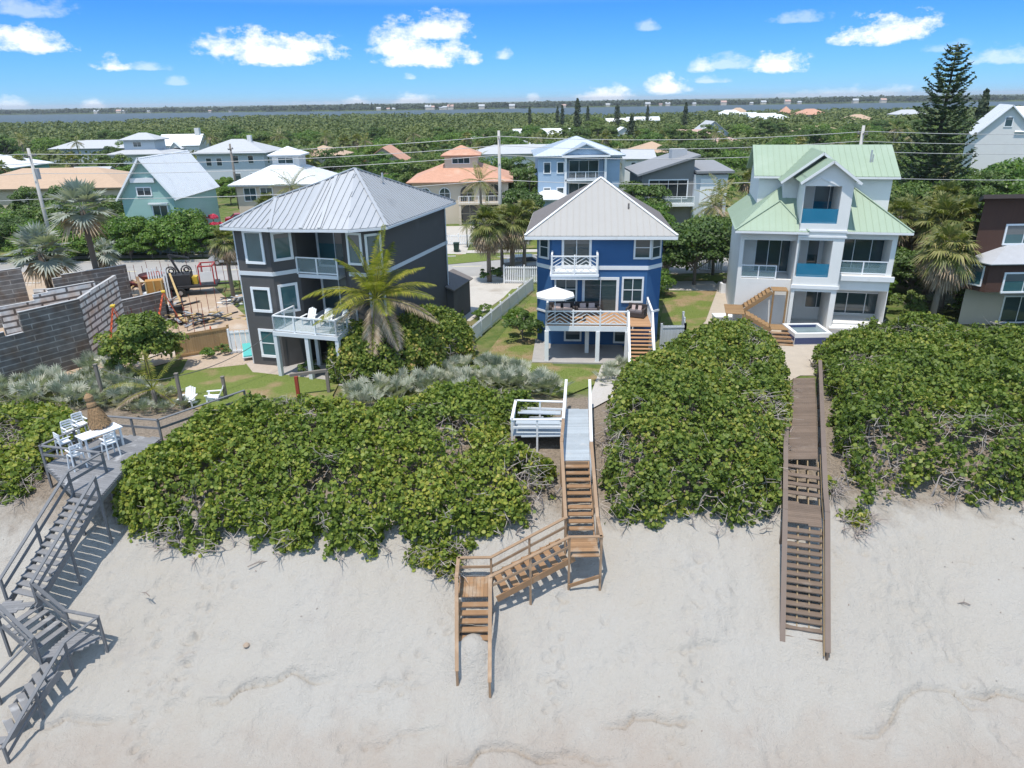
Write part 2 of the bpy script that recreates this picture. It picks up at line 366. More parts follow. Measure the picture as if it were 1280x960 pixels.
def ground_mat():
    m = bpy.data.materials.new('ground'); m.use_nodes = True; nt = m.node_tree; b = nt.nodes['Principled BSDF']
    g = nd(nt, 'ShaderNodeNewGeometry'); sp = nd(nt, 'ShaderNodeSeparateXYZ'); nt.links.new(g.outputs['Position'], sp.inputs[0])
    def nz(s, d=5, r=.6):
        n = nd(nt, 'ShaderNodeTexNoise'); n.inputs['Scale'].default_value = s; n.inputs['Detail'].default_value = d; n.inputs['Roughness'].default_value = r
        nt.links.new(g.outputs['Position'], n.inputs['Vector']); return n.outputs[0]
    def mx(f, a, c):
        n = nd(nt, 'ShaderNodeMix', data_type='RGBA'); nt.links.new(f, n.inputs[0])
        for s, i in ((a, 6), (c, 7)):
            if isinstance(s, tuple): n.inputs[i].default_value = (*s, 1)
            else: nt.links.new(s, n.inputs[i])
        return n.outputs[2]
    def band(v, lo, hi): return mth(nt, 'MULTIPLY', mth(nt, 'SUBTRACT', v, lo), 1 / (hi - lo), True)
    big = nz(.22); mid = nz(.9, 6); fine = nz(9, 6, .7); grain = nz(60, 3, .7)
    sand = mx(band(big, .38, .66), (.445, .415, .368), (.435, .396, .338))
    sand = mx(mth(nt, 'MULTIPLY', band(mid, .55, .75), .55), sand, (.40, .36, .32))
    lowz = mth(nt, 'ADD', mth(nt, 'MULTIPLY', sp.outputs[2], -1), mth(nt, 'MULTIPLY', mth(nt, 'SUBTRACT', mid, .5), 1.6))
    sand = mx(mth(nt, 'MULTIPLY', band(lowz, 4.3, 5.3), .9), sand, (.40, .335, .275))
    sand = mx(mth(nt, 'MULTIPLY', band(fine, .62, .78), .30), sand, (.30, .27, .245))
    sand = mx(mth(nt, 'MULTIPLY', band(grain, .35, .75), .25), sand, (.52, .505, .485))
    dirt = mx(band(fine, .4, .65), (.30, .235, .175), (.13, .10, .07))
    grass = mx(band(mid, .42, .62), (.10, .15, .035), (.18, .20, .065))
    grass = mx(mth(nt, 'MULTIPLY', band(nz(.35), .52, .64), .8), grass, (.26, .20, .12))
    grass = mx(mth(nt, 'MULTIPLY', band(fine, .5, .75), .5), grass, (.05, .075, .02))
    wood = mx(band(nz(.05), .4, .6), (.055, .085, .022), (.085, .11, .03))
    yn = mth(nt, 'ADD', sp.outputs[1], mth(nt, 'MULTIPLY', mth(nt, 'SUBTRACT', mid, .5), 4.5))
    c = mx(mth(nt, 'MULTIPLY', band(yn, 26.0, 28.0), .85), sand, dirt); c = mx(band(yn, 37.0, 38.6), c, grass); c = mx(band(sp.outputs[1], 110, 190), c, wood)
    nt.links.new(c, b.inputs['Base Color']); b.inputs['Roughness'].default_value = .9; b.inputs['Specular IOR Level'].default_value = .15
    hh = mth(nt, 'ADD', mth(nt, 'MULTIPLY', nz(5, 6, .7), 1.0), mth(nt, 'MULTIPLY', nz(22, 4, .7), .45))
    bp = nd(nt, 'ShaderNodeBump'); bp.inputs['Strength'].default_value = .9; bp.inputs['Distance'].default_value = .14; nt.links.new(hh, bp.inputs['Height']); nt.links.new(bp.outputs[0], b.inputs['Normal'])
    return m
struct(ob('ground', gridmesh('ground', np.stack([GX, GY, GZ], -1).reshape(-1, 3), fq, ground_mat())))
# water
m = mat('lagoon', (.045, .07, .085), .6, var=.06, scale=.01, bump=.25, bscale=.15, spec=.25)
struct(MB().add([(-9000, 350, -1.2), (9000, 350, -1.2), (9000, FARY + 5, -1.2), (-9000, FARY + 5, -1.2)], [(0, 1, 2, 3)]).build('water', m))

SHN = [0]
def sheet(name, poly, m, dz=.012, step=1.0):
    SHN[0] += 1; dz = .012 + SHN[0] * .0035
    """a flat covering laid on the ground"""
    xs_ = [p[0] for p in poly]; ys_ = [p[1] for p in poly]
    me = bpy.data.meshes.new(name); me.from_pydata([(x, y, tz(x, y) + dz) for x, y in poly], [], [tuple(range(len(poly)))]); me.update(); me.materials.append(m)
    return struct(ob(name, me))
def rp(*a): return [tuple(P(x, y, 0).xy) for x, y in a]
M_ASPH = mat('asphalt', (.33, .315, .295), .9, var=.10, scale=.6, wear=((.27, .26, .25), .35, .52), bump=.2, bscale=12)
M_CONC = mat('concrete', (.47, .435, .385), .85, var=.09, scale=.8, wear=((.36, .32, .27), .5, .56), bump=.15, bscale=20)
M_PAVER = mat('paver', (.42, .35, .29), .85, var=.15, scale=6, bump=.3, bscale=18)
M_DIRT = mat('building dirt', (.40, .30, .21), .95, var=.18, scale=.9, wear=((.50, .45, .39), .35, .53), bump=.5, bscale=5)
def lawn_mat(name, dry):
    m = bpy.data.materials.new(name); m.use_nodes = True; nt = m.node_tree; b = nt.nodes['Principled BSDF']; g = nd(nt, 'ShaderNodeNewGeometry')
    def nz(s, d=5, st=None):
        n = nd(nt, 'ShaderNodeTexNoise'); n.inputs['Scale'].default_value = s; n.inputs['Detail'].default_value = d; nt.links.new(g.outputs['Position'], n.inputs['Vector']); return n.outputs[0]
    c = ramp(nt, nz(14, 6), [(.3, (.095, .14, .03)), (.55, (.16, .195, .05)), (.75, (.22, .245, .085))])
    k = nd(nt, 'ShaderNodeMix', data_type='RGBA'); nt.links.new(mth(nt, 'MULTIPLY', mth(nt, 'SUBTRACT', nz(.45, 4), dry), 7, True), k.inputs[0]); nt.links.new(c, k.inputs[6])
    c2 = ramp(nt, nz(9, 6), [(.3, (.24, .17, .09)), (.7, (.33, .25, .14))]); nt.links.new(c2, k.inputs[7])
    nt.links.new(k.outputs[2], b.inputs['Base Color']); b.inputs['Roughness'].default_value = .95; b.inputs['Specular IOR Level'].default_value = .1
    bp = nd(nt, 'ShaderNodeBump'); bp.inputs['Strength'].default_value = .8; bp.inputs['Distance'].default_value = .05; nt.links.new(nz(26, 5), bp.inputs['Height']); nt.links.new(bp.outputs[0], b.inputs['Normal']); return m
LAWN = lawn_mat('lawn', .49); LAWN2 = lawn_mat('lush lawn', .54)
sheet('road', [(-300, 68.5), (300, 68.5), (300, 78.0), (-300, 78.0)], M_ASPH, .012)
# kerbs are real steps along both sides of the road, broken at the driveways
kb = MB()
for x0, x1 in ((-300, -46), (-24, -12), (-2.2, 14.5), (22, 300)): kb.box(x0, 68.2, 0, x1, 68.5, .13)
for x0, x1 in ((-300, -33), (-27, -6), (-1, 8), (14, 300)): kb.box(x0, 78.0, 0, x1, 78.3, .13)
struct(kb.build('kerb', M_CONC))
mk = MB()
for i in range(-60, 60, 2): mk.box(i * 3, 73.2, .014, i * 3 + 3, 73.34, .018)
struct(mk.build('road_marking', mat('road paint', (.65, .58, .3), .7, var=.2, scale=3)))
sheet('sidewalk', [(-300, 80.2), (300, 80.2), (300, 81.8), (-300, 81.8)], M_CONC, .022)
sheet('driveway', [(-9.2, 57.5), (-3.2, 53.3), (1.4, 66.0), (-1.8, 68.6), (-12.5, 68.6), (-10.0, 62)], M_CONC, .016)
sheet('driveway', [(10.5, 62.5), (19, 61.5), (19, 66.2), (10.5, 66.4)], M_CONC, .016)
sheet('driveway', [(-10.5, 78.2), (-5, 78.2), (-4.6, 99), (-13, 99)], M_CONC, .026)
sheet('driveway', [(-33, 78.2), (-27, 78.2), (-25, 94), (-34, 94)], M_CONC, .026)
sheet('sand_path', rp((962, 490), (1000, 470), (1052, 470), (1070, 436), (1108, 400), (1040, 395), (905, 395), (868, 436), (940, 440)), mat('path sand', (.43, .37, .30), .95, var=.1, scale=2, bump=.3, bscale=9), .02)
sheet('walkway', rp((898, 352), (930, 352), (905, 408), (868, 404)), mat('path sand', (.43, .37, .30)), .02)
sheet('building_site', rp((100, 462), (165, 350), (250, 343), (312, 400), (330, 445), (225, 450), (150, 470)), M_DIRT, .014)
sheet('building_site_apron', rp((-160, 500), (-120, 332), (160, 348), (95, 470)), M_DIRT, .013)
sheet('lawn', rp((598, 456), (672, 362), (676, 430), (692, 458), (750, 462), (772, 470), (700, 500), (600, 470)), LAWN, .02)
sheet('lawn', rp((555, 318), (600, 318), (636, 324), (560, 331)), LAWN2, .03)
sheet('lawn_strip', rp((590, 412), (640, 362), (663, 360), (602, 420)), LAWN2, .03)
sheet('dry_lawn', rp((832, 366), (896, 364), (882, 402), (858, 425), (822, 420)), lawn_mat('dry lawn', .47), .02)
sheet('dry_lawn', rp((832, 345), (905, 345), (905, 352), (832, 352)), LAWN2, .02)
sheet('lawn', rp((190, 500), (230, 462), (305, 452), (322, 466), (360, 470), (425, 478), (410, 510), (300, 530)), LAWN2, .02)
sheet('patio', rp((305, 452), (345, 448), (352, 470), (322, 474)), M_PAVER, .03)
sheet('garden_border', rp((225, 470), (235, 450), (300, 440), (322, 446), (306, 457), (250, 463)), mat('mulch', (.42, .33, .25), .95, var=.2, scale=5, bump=.5, bscale=12), .024)
sheet('lawn', rp((1172, 345), (1235, 345), (1240, 380), (1165, 372)), LAWN2, .02)
sheet('lawn', [(-60, 82.2), (-36, 82.2), (-36, 92), (-60, 92)], LAWN2, .02)
sheet('lawn', [(-14, 82.2), (-10.8, 82.2), (-12, 98), (-26, 98), (-24, 82.2)], LAWN2, .02)
sheet('lawn', [(-4.4, 82.2), (30, 82.2), (30, 94), (-4, 94)], LAWN2, .02)
sheet('garden_path', rp((752, 458), (778, 456), (772, 470), (766, 500), (735, 520), (740, 490)), mat('path gravel', (.46, .43, .40), .95, var=.12, scale=6, bump=.4, bscale=30), .03)
# ------------------------------------------------------------------ boardwalks and stairs over the dune
WG = mat('grey painted wood', (.20, .20, .205), .75, var=.10, scale=2.5, isl=.10, wear=((.40, .40, .40), 1.8, .58))
WGD = mat('dark grey painted wood', (.155, .157, .162), .7, var=.12, scale=2.5, isl=.10, wear=((.22, .22, .22), 2.2, .60))
WBL = mat('blue grey deck', (.36, .40, .43), .75, var=.08, scale=2, isl=.10, wear=((.47, .47, .46), 1.5, .60))
WN = mat('new brown wood', (.265, .155, .080), .75, var=.15, scale=2.2, isl=.22, wear=((.36, .27, .19), 1.4, .54), stretch=(1, 1, 1))
WNL = mat('pale brown wood', (.29, .19, .115), .75, var=.15, scale=2.2, isl=.15, wear=((.42, .30, .20), 1.4, .56))
WC = mat('composite deck', (.165, .122, .092), .8, var=.14, scale=2, isl=.14, wear=((.24, .19, .15), 1.0, .60))
WCL = mat('composite rail', (.165, .125, .10), .75, var=.09, scale=2, isl=.06)
WY = mat('yellow pine', (.46, .33, .15), .8, var=.14, scale=2, isl=.10)
WHT = mat('white paint', (.72, .72, .71), .55, var=.05, scale=2, wear=((.60, .59, .56), 1.5, .62))
WHB = mat('white vinyl', (.78, .79, .80), .4, var=.03, scale=2)
def horiz(a, b):
    d = V(b) - V(a); d.z = 0; d.normalize(); return d, Vector((d.y, -d.x, 0))       # along, to the right
def treads(par, top, bot, w, n, m, th=.05, dp=.26, nose=0):
    """n steps between two levels; top and bot are the levels' near edges"""
    top, bot = V(top), V(bot); d, r = horiz(top, bot)
    for i in range(n):
        t = (i + 1) / (n + 1); c = top.lerp(bot, t)
        MB().bar(c - r * w / 2, c + r * w / 2, dp, th).build('tread', m, par)
def stringers(par, top, bot, w, m, offs=(-.5, .5), drop=.16, hh=.24):
    top, bot = V(top), V(bot); d, r = horiz(top, bot)
    for o in offs:
        a = top + r * w * o - Vector((0, 0, drop)); b = bot + r * w * o - Vector((0, 0, drop))
        MB().bar(a, b, .05, hh).build('stringer', m, par)
def deckboards(par, poly, z, m, along, bw=.145, th=.04, name='deck'):
    """boards laid across a convex polygon; along = direction each board runs"""
    d = V((*along, 0)).normalized(); n = Vector((-d.y, d.x, 0)); pts = [V((x, y, 0)) for x, y in poly]
    lo = min(p.dot(n) for p in pts); hi = max(p.dot(n) for p in pts); b = MB(); q = lo
    while q < hi - .02:
        c = min(q + bw - .008, hi); mid = (q + c) / 2; ts = []
        for i in range(len(pts)):
            p1, p2 = pts[i], pts[(i + 1) % len(pts)]; s1, s2 = p1.dot(n) - mid, p2.dot(n) - mid
            if (s1 > 0) != (s2 > 0): ts.append(p1.lerp(p2, s1 / (s1 - s2)).dot(d))
        if len(ts) >= 2:
            a = d * min(ts) + n * mid; e = d * max(ts) + n * mid; z_ = z - th / 2
            b.bar((a.x, a.y, z_), (e.x, e.y, z_), c - q, th)
        q += bw
    return b.build(name, m, par)
PLACED = set()
def rail(par, tops, m, h=.95, mids=(.45,), post=.09, top=(.14, .045), posts=None, down=None, step=1.9, mp=None, cap=True):
    """a handrail through the points tops; posts stand along it and reach down to the sand"""
    tops = [V(p) for p in tops]
    for a, b in zip(tops[:-1], tops[1:]):
        d = (b - a).normalized()
        MB().bar(a - d * .03, b + d * .03, top[0], top[1]).build('handrail', m, par)
        for q in mids:
            o = Vector((0, 0, q)); MB().bar(a - o, b - o, .045, .11).build('lower_rail', m, par)
    if posts is None:
        posts = []
        for a, b in zip(tops[:-1], tops[1:]):
            k = max(1, round((b - a).length / step)); posts += [a.lerp(b, i / k) for i in range(k)]
        posts.append(tops[-1])
    for p in posts:
        p = V(p); key = (par.name, round(p.x * 5), round(p.y * 5))
        if key in PLACED: continue
        PLACED.add(key); g = tz(p.x, p.y) - .3 if down is None else p.z - down
        MB().box(p.x - post / 2, p.y - post / 2, g, p.x + post / 2, p.y + post / 2, p.z - .02).build('post', mp or m, par)
# --- left grey staircase with its lookout deck
Z1 = 1.0; ZL = -1.6; ZM = -2.75
t = T('dune_staircase', 'grey timber dune staircase with a lookout deck carrying a white table', 'staircase', (0, 0, 0))
A = [tuple(P(x, y, Z1 + .95).xy) for x, y in ((50, 557), (130, 520), (197, 525))] + [tuple(P(162, 578, Z1).xy), tuple(P(118, 596, Z1 + .95).xy), tuple(P(84, 590, Z1 + .95).xy)]
deckboards(t, A, Z1, WG, (A[5][0] - A[4][0], A[5][1] - A[4][1]))
k = MB()
for i in range(len(A)):
    a, b = A[i], A[(i + 1) % len(A)]; k.bar((a[0], a[1], Z1 - .17), (b[0], b[1], Z1 - .17), .05, .22)
k.build('rim_joist', WGD, t)
r1 = lambda x, y, z: P(x, y, z)
rail(t, [r1(84, 590, Z1 + .95), r1(127, 566, Z1 + .95)], WGD); rail(t, [r1(127, 566, Z1 + .95), r1(50, 557, Z1 + .95), r1(130, 520, Z1 + .95), r1(197, 525, Z1 + .95)], WGD)
rail(t, [r1(197, 525, Z1 + .95), r1(305, 488, Z1 + .95)], WGD, step=2.4)
lt, rt = r1(84, 590, Z1 + .95), r1(118, 596, Z1 + .95); lb, rb = r1(0, 724, ZL + .95), r1(39, 728, ZL + .95); dn = Vector((0, 0, .95))
rail(t, [lt, lb], WGD); rail(t, [rt, rb], WGD)
top = (lt + rt) / 2 - dn; bot = (lb + rb) / 2 - dn; wS = .94 * min((lt - rt).length, 1.5)
treads(t, top, bot, wS, 13, WG, .05, .27); stringers(t, top, bot, wS, WGD)
# middle landing, second flight, lower landing, last flight
a2, b2 = r1(39, 728, ZL + .95), r1(81, 763, ZM + .95); c2, d2 = r1(-12, 747, ZL + .95), r1(41, 797, ZM + .95); e2 = r1(122, 771, ZM + .95)
mid = [tuple(lb.xy), tuple(rb.xy), tuple(((rb + c2 * 1.0) / 2 + Vector((.45, -.35, 0))).xy), tuple(c2.xy), (lb.x - .9, lb.y - .1)]
deckboards(t, [tuple(lb.xy), tuple(rb.xy), tuple(c2.xy), (c2.x - .5, c2.y + .6)], ZL, WG, (1, .1))
rail(t, [a2, b2, e2], WGD); rail(t, [c2, d2], WGD)
top2 = (a2 + c2) / 2 - dn; bot2 = (b2 + d2) / 2 - dn; w2 = .9 * (Vector((b2.x, b2.y)) - Vector((d2.x, d2.y))).length
treads(t, top2, bot2, w2, 5, WG); stringers(t, top2, bot2, w2, WGD)
low = [tuple(b2.xy), tuple(e2.xy), tuple((e2 + Vector((-.55, -.75, 0))).xy), tuple(d2.xy)]
deckboards(t, low, ZM, WG, (1, .2))
f1, f2 = r1(4, 934, -4.2), r1(-62, 905, -4.2)
rail(t, [e2, r1(80, 803, ZM + .55), f1], WGD, step=1.6); rail(t, [d2, f2], WGD, step=1.6)
top3 = (r1(80, 803, ZM + .9) + d2) / 2 - dn; bot3 = (f1 + f2) / 2 - dn
treads(t, top3, bot3, 1.1, 8, WG); stringers(t, top3, bot3, 1.1, WGD)
# --- centre boardwalk: blue-grey deck with a bench bay, brown stairs turning to the sand
t = T('dune_boardwalk', 'blue grey boardwalk with white rails and new brown stairs down to the sand', 'boardwalk', (0, 0, 0))
z = 1.0; x0, x1 = P(703, 575, z), P(737, 575, z); u0, u1 = P(707.5, 511, z), P(735.5, 511, z)
deckboards(t, [tuple(x0.xy), tuple(x1.xy), tuple(u1.xy), tuple(u0.xy)], z, WBL, (1, 0))
k = MB(); k.bar(x0 - Vector((.03, 0, .17)), u0 - Vector((.03, 0, .17)), .05, .24); k.bar(x1 + Vector((.03, 0, -.17)), u1 + Vector((.03, 0, -.17)), .05, .24); k.bar(x0 - Vector((0, .03, .17)), x1 - Vector((0, .03, .17)), .05, .24)
k.build('rim_joist', WNL, t)
ax = (u0 - x0).normalized(); rx = Vector((ax.y, -ax.x, 0))
zl = -.90; land = Vector((2.78, 24.4, zl)); sw = (x1 - x0).length
L0 = Vector((land.x - sw / 2, land.y + .72, zl)); L1 = Vector((land.x + sw / 2, land.y + .72, zl)); L2 = Vector((land.x + sw / 2, land.y - .72, zl)); L3 = Vector((land.x - sw / 2, land.y - .72, zl))
treads(t, (x0 + x1) / 2, (L0 + L1) / 2, sw - .1, 10, WN, .05, .25); stringers(t, (x0 + x1) / 2, (L0 + L1) / 2, sw - .1, WN)
deckboards(t, [tuple(q.xy) for q in (L0, L1, L2, L3)], zl, WN, (1, 0))
H9 = Vector((0, 0, .92))
rail(t, [x1 + H9 + rx * .05, u1 + H9 + rx * .05 + ax * 1.8], WHT, step=1.8); rail(t, [x0 + H9 - rx * .05 + ax * 2.4, u0 + H9 - rx * .05 + ax * 1.8], WHT, step=1.8)
rail(t, [x0 + H9 - rx * .05 + ax * 2.4, x0 + H9 - rx * .05, L0 + H9 + Vector((-.05, 0, 0))], WNL, step=1.6); rail(t, [x1 + H9 + rx * .05, L1 + H9 + Vector((.05, 0, 0)), L2 + H9 + Vector((.05, 0, 0))], WNL, step=1.6)
rail(t, [L2 + H9 + Vector((.05, 0, 0)), L3 + H9], WNL, step=2.0, mids=())
MB().bar(L2 + Vector((.0, -.1, -.9)), L3 + Vector((0, -.1, -1.35)), .05, .15).build('brace', WN, t)
# flight that runs left along the dune face
z2 = -1.9; q2 = Vector((-1.55, 23.2, z2)); K0 = Vector((q2.x + .6, q2.y + .62, z2)); K3 = Vector((q2.x + .6, q2.y - .62, z2))
topF = (L0 + L3) / 2; botF = (K0 + K3) / 2; fw = .9 * (L0 - L3).length
treads(t, topF, botF, fw, 7, WN, .05, .27); stringers(t, topF, botF, fw, WN, (-.5, .5), .16, .28)
J = [(K0.x, K0.y), (K0.x - 1.3, K0.y), (K0.x - 1.3, K3.y), (K0.x, K3.y)]
deckboards(t, J, z2, WN, (0, 1))
rail(t, [L0 + H9, K0 + H9, Vector((J[1][0], J[1][1], z2)) + H9], WNL, step=1.5); rail(t, [L3 + H9, K3 + H9 ], WNL, step=1.4)
zb = tz(q2.x - .1, K3.y - 2.6)
c0 = Vector((q2.x - .03, K3.y, z2)); c1 = Vector((q2.x - .03, K3.y - 1.75, z2 - 1.3))
treads(t, c0, c1, 1.15, 6, WN, .05, .26); stringers(t, c0, c1, 1.15, WN)
e1, e2_ = Q(571, 838, .15), Q(612, 852, .15)
rail(t, [Vector((J[1][0], J[1][1], z2)) + H9, Vector((J[2][0], J[2][1], z2)) + H9, e1], WNL, mids=(), step=9); rail(t, [K3 + H9, e2_], WNL, mids=(), step=9)
# bench bay, left of the walk
zb_ = 1.0; g0, g1, g2, g3 = P(640, 545, zb_), P(703, 545, zb_), P(705, 522, zb_), P(645, 520, zb_)
deckboards(t, [tuple(q.xy) for q in (g0, g1, g2, g3)], zb_, WBL, (1, 0), name='bay_deck')
for a, b in ((g0, g1), (g3, g2)):
    rail(t, [a + H9 * .95, b + H9 * .95], WHT, mids=(.42,), step=1.3)
rail(t, [g0 + H9 * .95, g3 + H9 * .95], WHT, mids=(.42,), step=1.5)
for f in (.25, .8):
    a = g0.lerp(g3, f) + Vector((.15, 0, .45)); b = g1.lerp(g2, f) + Vector((-.15, 0, .45)); MB().bar(a, b, .40, .05).build('bench_seat', WBL, t)
# --- right brown boardwalk
WYD = mat('dull pine', (.25, .18, .10), .8, var=.14, scale=2, isl=.10)
t = T('dune_walkover', 'long dark brown composite walkover with open treads down to the beach', 'boardwalk', (0, 0, 0))
h0, h1 = P(984, 575, .55), P(1022, 575, .55); k0, k1 = P(992, 470, .75), P(1019, 470, .75)
deckboards(t, [tuple(h0.xy), tuple(h1.xy), tuple(k1.xy), tuple(k0.xy)], .62, WC, (1, 0))
ww = (h1 - h0).length; top = (h0 + h1) / 2; top.z = .62; ax = ((k0 + k1) / 2 - (h0 + h1) / 2); ax.z = 0; ax.normalize(); rx = Vector((ax.y, -ax.x, 0))
m0 = P(1004, 629, -.3); m1 = P(1005, 655, -.3); bt = P(1003, 836, -4.0)
treads(t, top, m0, ww, 4, WC, .045, .285); stringers(t, top, m0, ww, WYD, (-.48, -.16, .16, .48))
deckboards(t, [tuple((m0 - rx * ww / 2).xy), tuple((m0 + rx * ww / 2).xy), tuple((m1 + rx * ww / 2).xy), tuple((m1 - rx * ww / 2).xy)], -.3, WC, (1, -.25))
treads(t, m1, bt, ww, 18, WC, .045, .285); stringers(t, m1, bt, ww, WYD, (-.48, -.16, .16, .48))
for s in (-1, 1):
    o = rx * (ww / 2 + .10) * s + Vector((0, 0, .55 if s < 0 else .75))
    pts = [top + ax * (12.0 if s > 0 else 2.2) + o, top + o, m0 + o, m1 + o, bt - ax * -.35 + o]
    rail(t, pts, WCL, mids=(.35,) if s > 0 else (), step=2.3, top=(.20, .05), mp=WC)
b = MB()
o = rx * (ww / 2 + .02)
for p, q in ((top, m0), (m0, m1), (m1, m1.lerp(bt, .93))): b.bar(p + o + Vector((0, 0, .3)), q + o + Vector((0, 0, .3)), .04, .09)
b.build('side_rail', WYD, t)
MB().bar(bt - rx * .75 - ax * .35 + Vector((0, 0, -.12)), bt + rx * .6 - ax * .5 + Vector((0, 0, -.12)), .27, .05).build('tread', WC, t)

# --- table, chairs and thatched umbrella on the lookout deck
ta, tb = P(93, 550, 1.93), P(153, 529, 1.93); tcx = (ta + tb) / 2; td = (tb - ta); tang = math.atan2(td.y, td.x); tl = td.length * .82
t = T('bar_table', 'long white bar height table on the grey lookout deck', 'table', (tcx.x, tcx.y, Z1), tang)
MB().box(-tl / 2, -.42, .90, tl / 2, .42, .95).build('tabletop', WHB, t)
for sx in (-1, 1):
    for sy in (-1, 1): MB().box(sx * (tl / 2 - .12) - .04, sy * .33 - .04, 0, sx * (tl / 2 - .12) + .04, sy * .33 + .04, .90).build('leg', WHB, t)
MB().box(-tl / 2 + .1, -.03, .2, tl / 2 - .1, .03, .26).build('stretcher', WHB, t)
def bar_chair():
    t = T('bar_chair', '', 'chair'); w = .24
    MB().box(-w, -w, .68, w, w, .72).build('seat', WHB, t)
    for sx in (-1, 1):
        for sy in (-1, 1):
            MB().bar((sx * (w + .03), sy * (w + .04), 0), (sx * (w - .02), sy * (w - .02), 1.2 if sy > 0 else .68), .05).build('leg', WHB, t)
    b = MB()
    for q in (.82, .95, 1.08, 1.19): b.box(-w + .02, w - .01, q - .035, w - .02, w + .02, q + .035)
    b.build('backrest', WHB, t)
    for sx in (-1, 1): MB().box(sx * w - .03, -w, .92, sx * w + .03, w, .95).build('armrest', WHB, t)
    MB().box(-w, -w - .03, .25, w, -w + .01, .30).build('footrest', WHB, t)
    return t
bc = bar_chair()
for (px_, py_, ro, lb_) in ((105, 546, 0, 'white bar chair second from the thatched umbrella on the far side'), (92, 556, 0, 'white bar chair at the far left corner of the long table'), (84, 569, 1.57, 'white bar chair at the left end of the long table'), (98, 585, 3.14, 'white bar chair on the near side at the table\'s left end'), (140, 570, 3.14, 'white bar chair on the near side below the thatched umbrella')):
    q = P(px_, py_, Z1); place(bc, q, tang + ro, lb_, 'white bar chairs around the lookout table')
TH = mat('thatch', (.30, .19, .10), .95, var=.3, scale=9, bump=.8, bscale=30, stretch=(3, 3, .6))
up = P(126, 533, 1.95)
t = T('thatch_umbrella', 'closed brown thatched umbrella leaning through the white table', 'umbrella', (up.x, up.y, 1.95)); t.rotation_euler = (0, R(-9), 0)
MB().tube([(0, 0, -.9), (0, 0, 1.75)], .03).build('pole', WN, t)
k = MB()
k.lathe((0, 0, 0.05), [(.02, 0), (.47, .02), (.45, .15), (.36, .5), (.24, .85), (.15, 1.0), (.22, 1.03), (.21, 1.15), (.13, 1.3), (.19, 1.34), (.2, 1.48), (.1, 1.62), (.02, 1.66)], 22)
th = k.build('canopy', TH, t)
c = rng.random((900, 2)); hgt = c[:, 0] * .95; rr = np.interp(hgt, [0, .15, .5, .85, 1], [.47, .45, .36, .24, .16]) + .01; an = c[:, 1] * 6.283
ob('thatch_strands', npmesh('thatch_strands', leaves(np.stack([rr * np.cos(an), rr * np.sin(an), hgt + .05], 1), np.stack([np.cos(an), np.sin(an), .6 + 0 * an], 1) + rng.normal(size=(900, 3)) * .25, .2, RHOMB * [[.3, 1]], axis=np.stack([.3 * np.cos(an), .3 * np.sin(an), -1 + 0 * an], 1)), 4, TH), th)
# ------------------------------------------------------------------ houses
def mk_glass(name, col, spec=.8, rough=.06):
    return mat(name, col, rough, var=.25, scale=.5, spec=spec)
GL = mk_glass('window glass', (.034, .060, .066)); GLT = mk_glass('teal glass', (.045, .12, .135)); GLB = mk_glass('blue pool glass', (.01, .10, .17)); GLD = mk_glass('dark glass', (.024, .030, .034))
def rail_glass(name, col, a): return mat(name, col, .04, var=.05, spec=.8, alpha=a)
RGL = rail_glass('rail glass', (.25, .38, .40), .28); RGB = rail_glass('blue rail glass', (.03, .22, .36), .72)
def fbox(mb, O, U, N, u0, n0, z0, u1, n1, z1):
    O, U, N = V(O), V(U), V(N); Z = Vector((0, 0, 1))
    c = [O + U * u + N * n + Z * z for z in (z0, z1) for u, n in ((u0, n0), (u1, n0), (u1, n1), (u0, n1))]
    return mb.add(c, [(0, 3, 2, 1), (4, 5, 6, 7), (0, 1, 5, 4), (1, 2, 6, 5), (2, 3, 7, 6), (3, 0, 4, 7)])
FRONT = ((1, 0, 0), (0, -1, 0))
WR = random.Random(4); BLIND = mat('blind behind glass', (.13, .145, .15), .12, var=.10, scale=1, spec=.7)
def win(par, O, U, N, u0, z0, w, h, nx=2, ny=1, trim=.12, fm=None, glass=None, name='window', mull=.05, pr=.07):
    fm = fm or WHT; glass = glass or GL; f = MB(); u1 = u0 + w; z1 = z0 + h
    fbox(f, O, U, N, u0 - trim, .0, z1, u1 + trim, pr, z1 + trim); fbox(f, O, U, N, u0 - trim, .0, z0 - trim, u1 + trim, pr + .02, z0)
    fbox(f, O, U, N, u0 - trim, .0, z0, u0, pr, z1); fbox(f, O, U, N, u1, .0, z0, u1 + trim, pr, z1)
    for i in range(1, nx): c = u0 + w * i / nx; fbox(f, O, U, N, c - mull / 2, 0, z0, c + mull / 2, pr - .02, z1)
    for i in range(1, ny):
        c = z0 + h * i / ny
        for j in range(nx): a = u0 + w * j / nx + (mull / 2 if j else 0); b_ = u0 + w * (j + 1) / nx - (mull / 2 if j < nx - 1 else 0); fbox(f, O, U, N, a, 0, c - mull / 2, b_, pr - .024, c + mull / 2)
    o = f.build(name, fm, par); g = MB(); fbox(g, O, U, N, u0, -.02, z0, u1, .018, z1); g.build('pane', glass, o)
    if nx <= 2 and WR.random() < .6:                                    # a blind or curtain let down behind the glass
        k = MB(); zz = z1 - h * WR.choice((.18, .3, .42, .5)); fbox(k, O, U, N, u0 + .01, .0, zz, u1 - .01, .022, z1 - .01); k.build('blind', BLIND, o)
    return o
def loc2(par):
    return par.location
def winpx(par, y, box, n=0.0, **kw):
    """a window on a wall facing the camera at world distance y, between two points of the photograph"""
    l, t_, r, b = box; p = D(l, b, y); q = D(r, t_, y); L = par.location; tr = kw.get('trim', .12); kw['trim'] = tr
    return win(par, (0, y - L.y, 0), *FRONT, p.x - L.x + tr, p.z + tr, max(.2, q.x - p.x - 2 * tr), max(.2, q.z - p.z - 2 * tr), **kw)
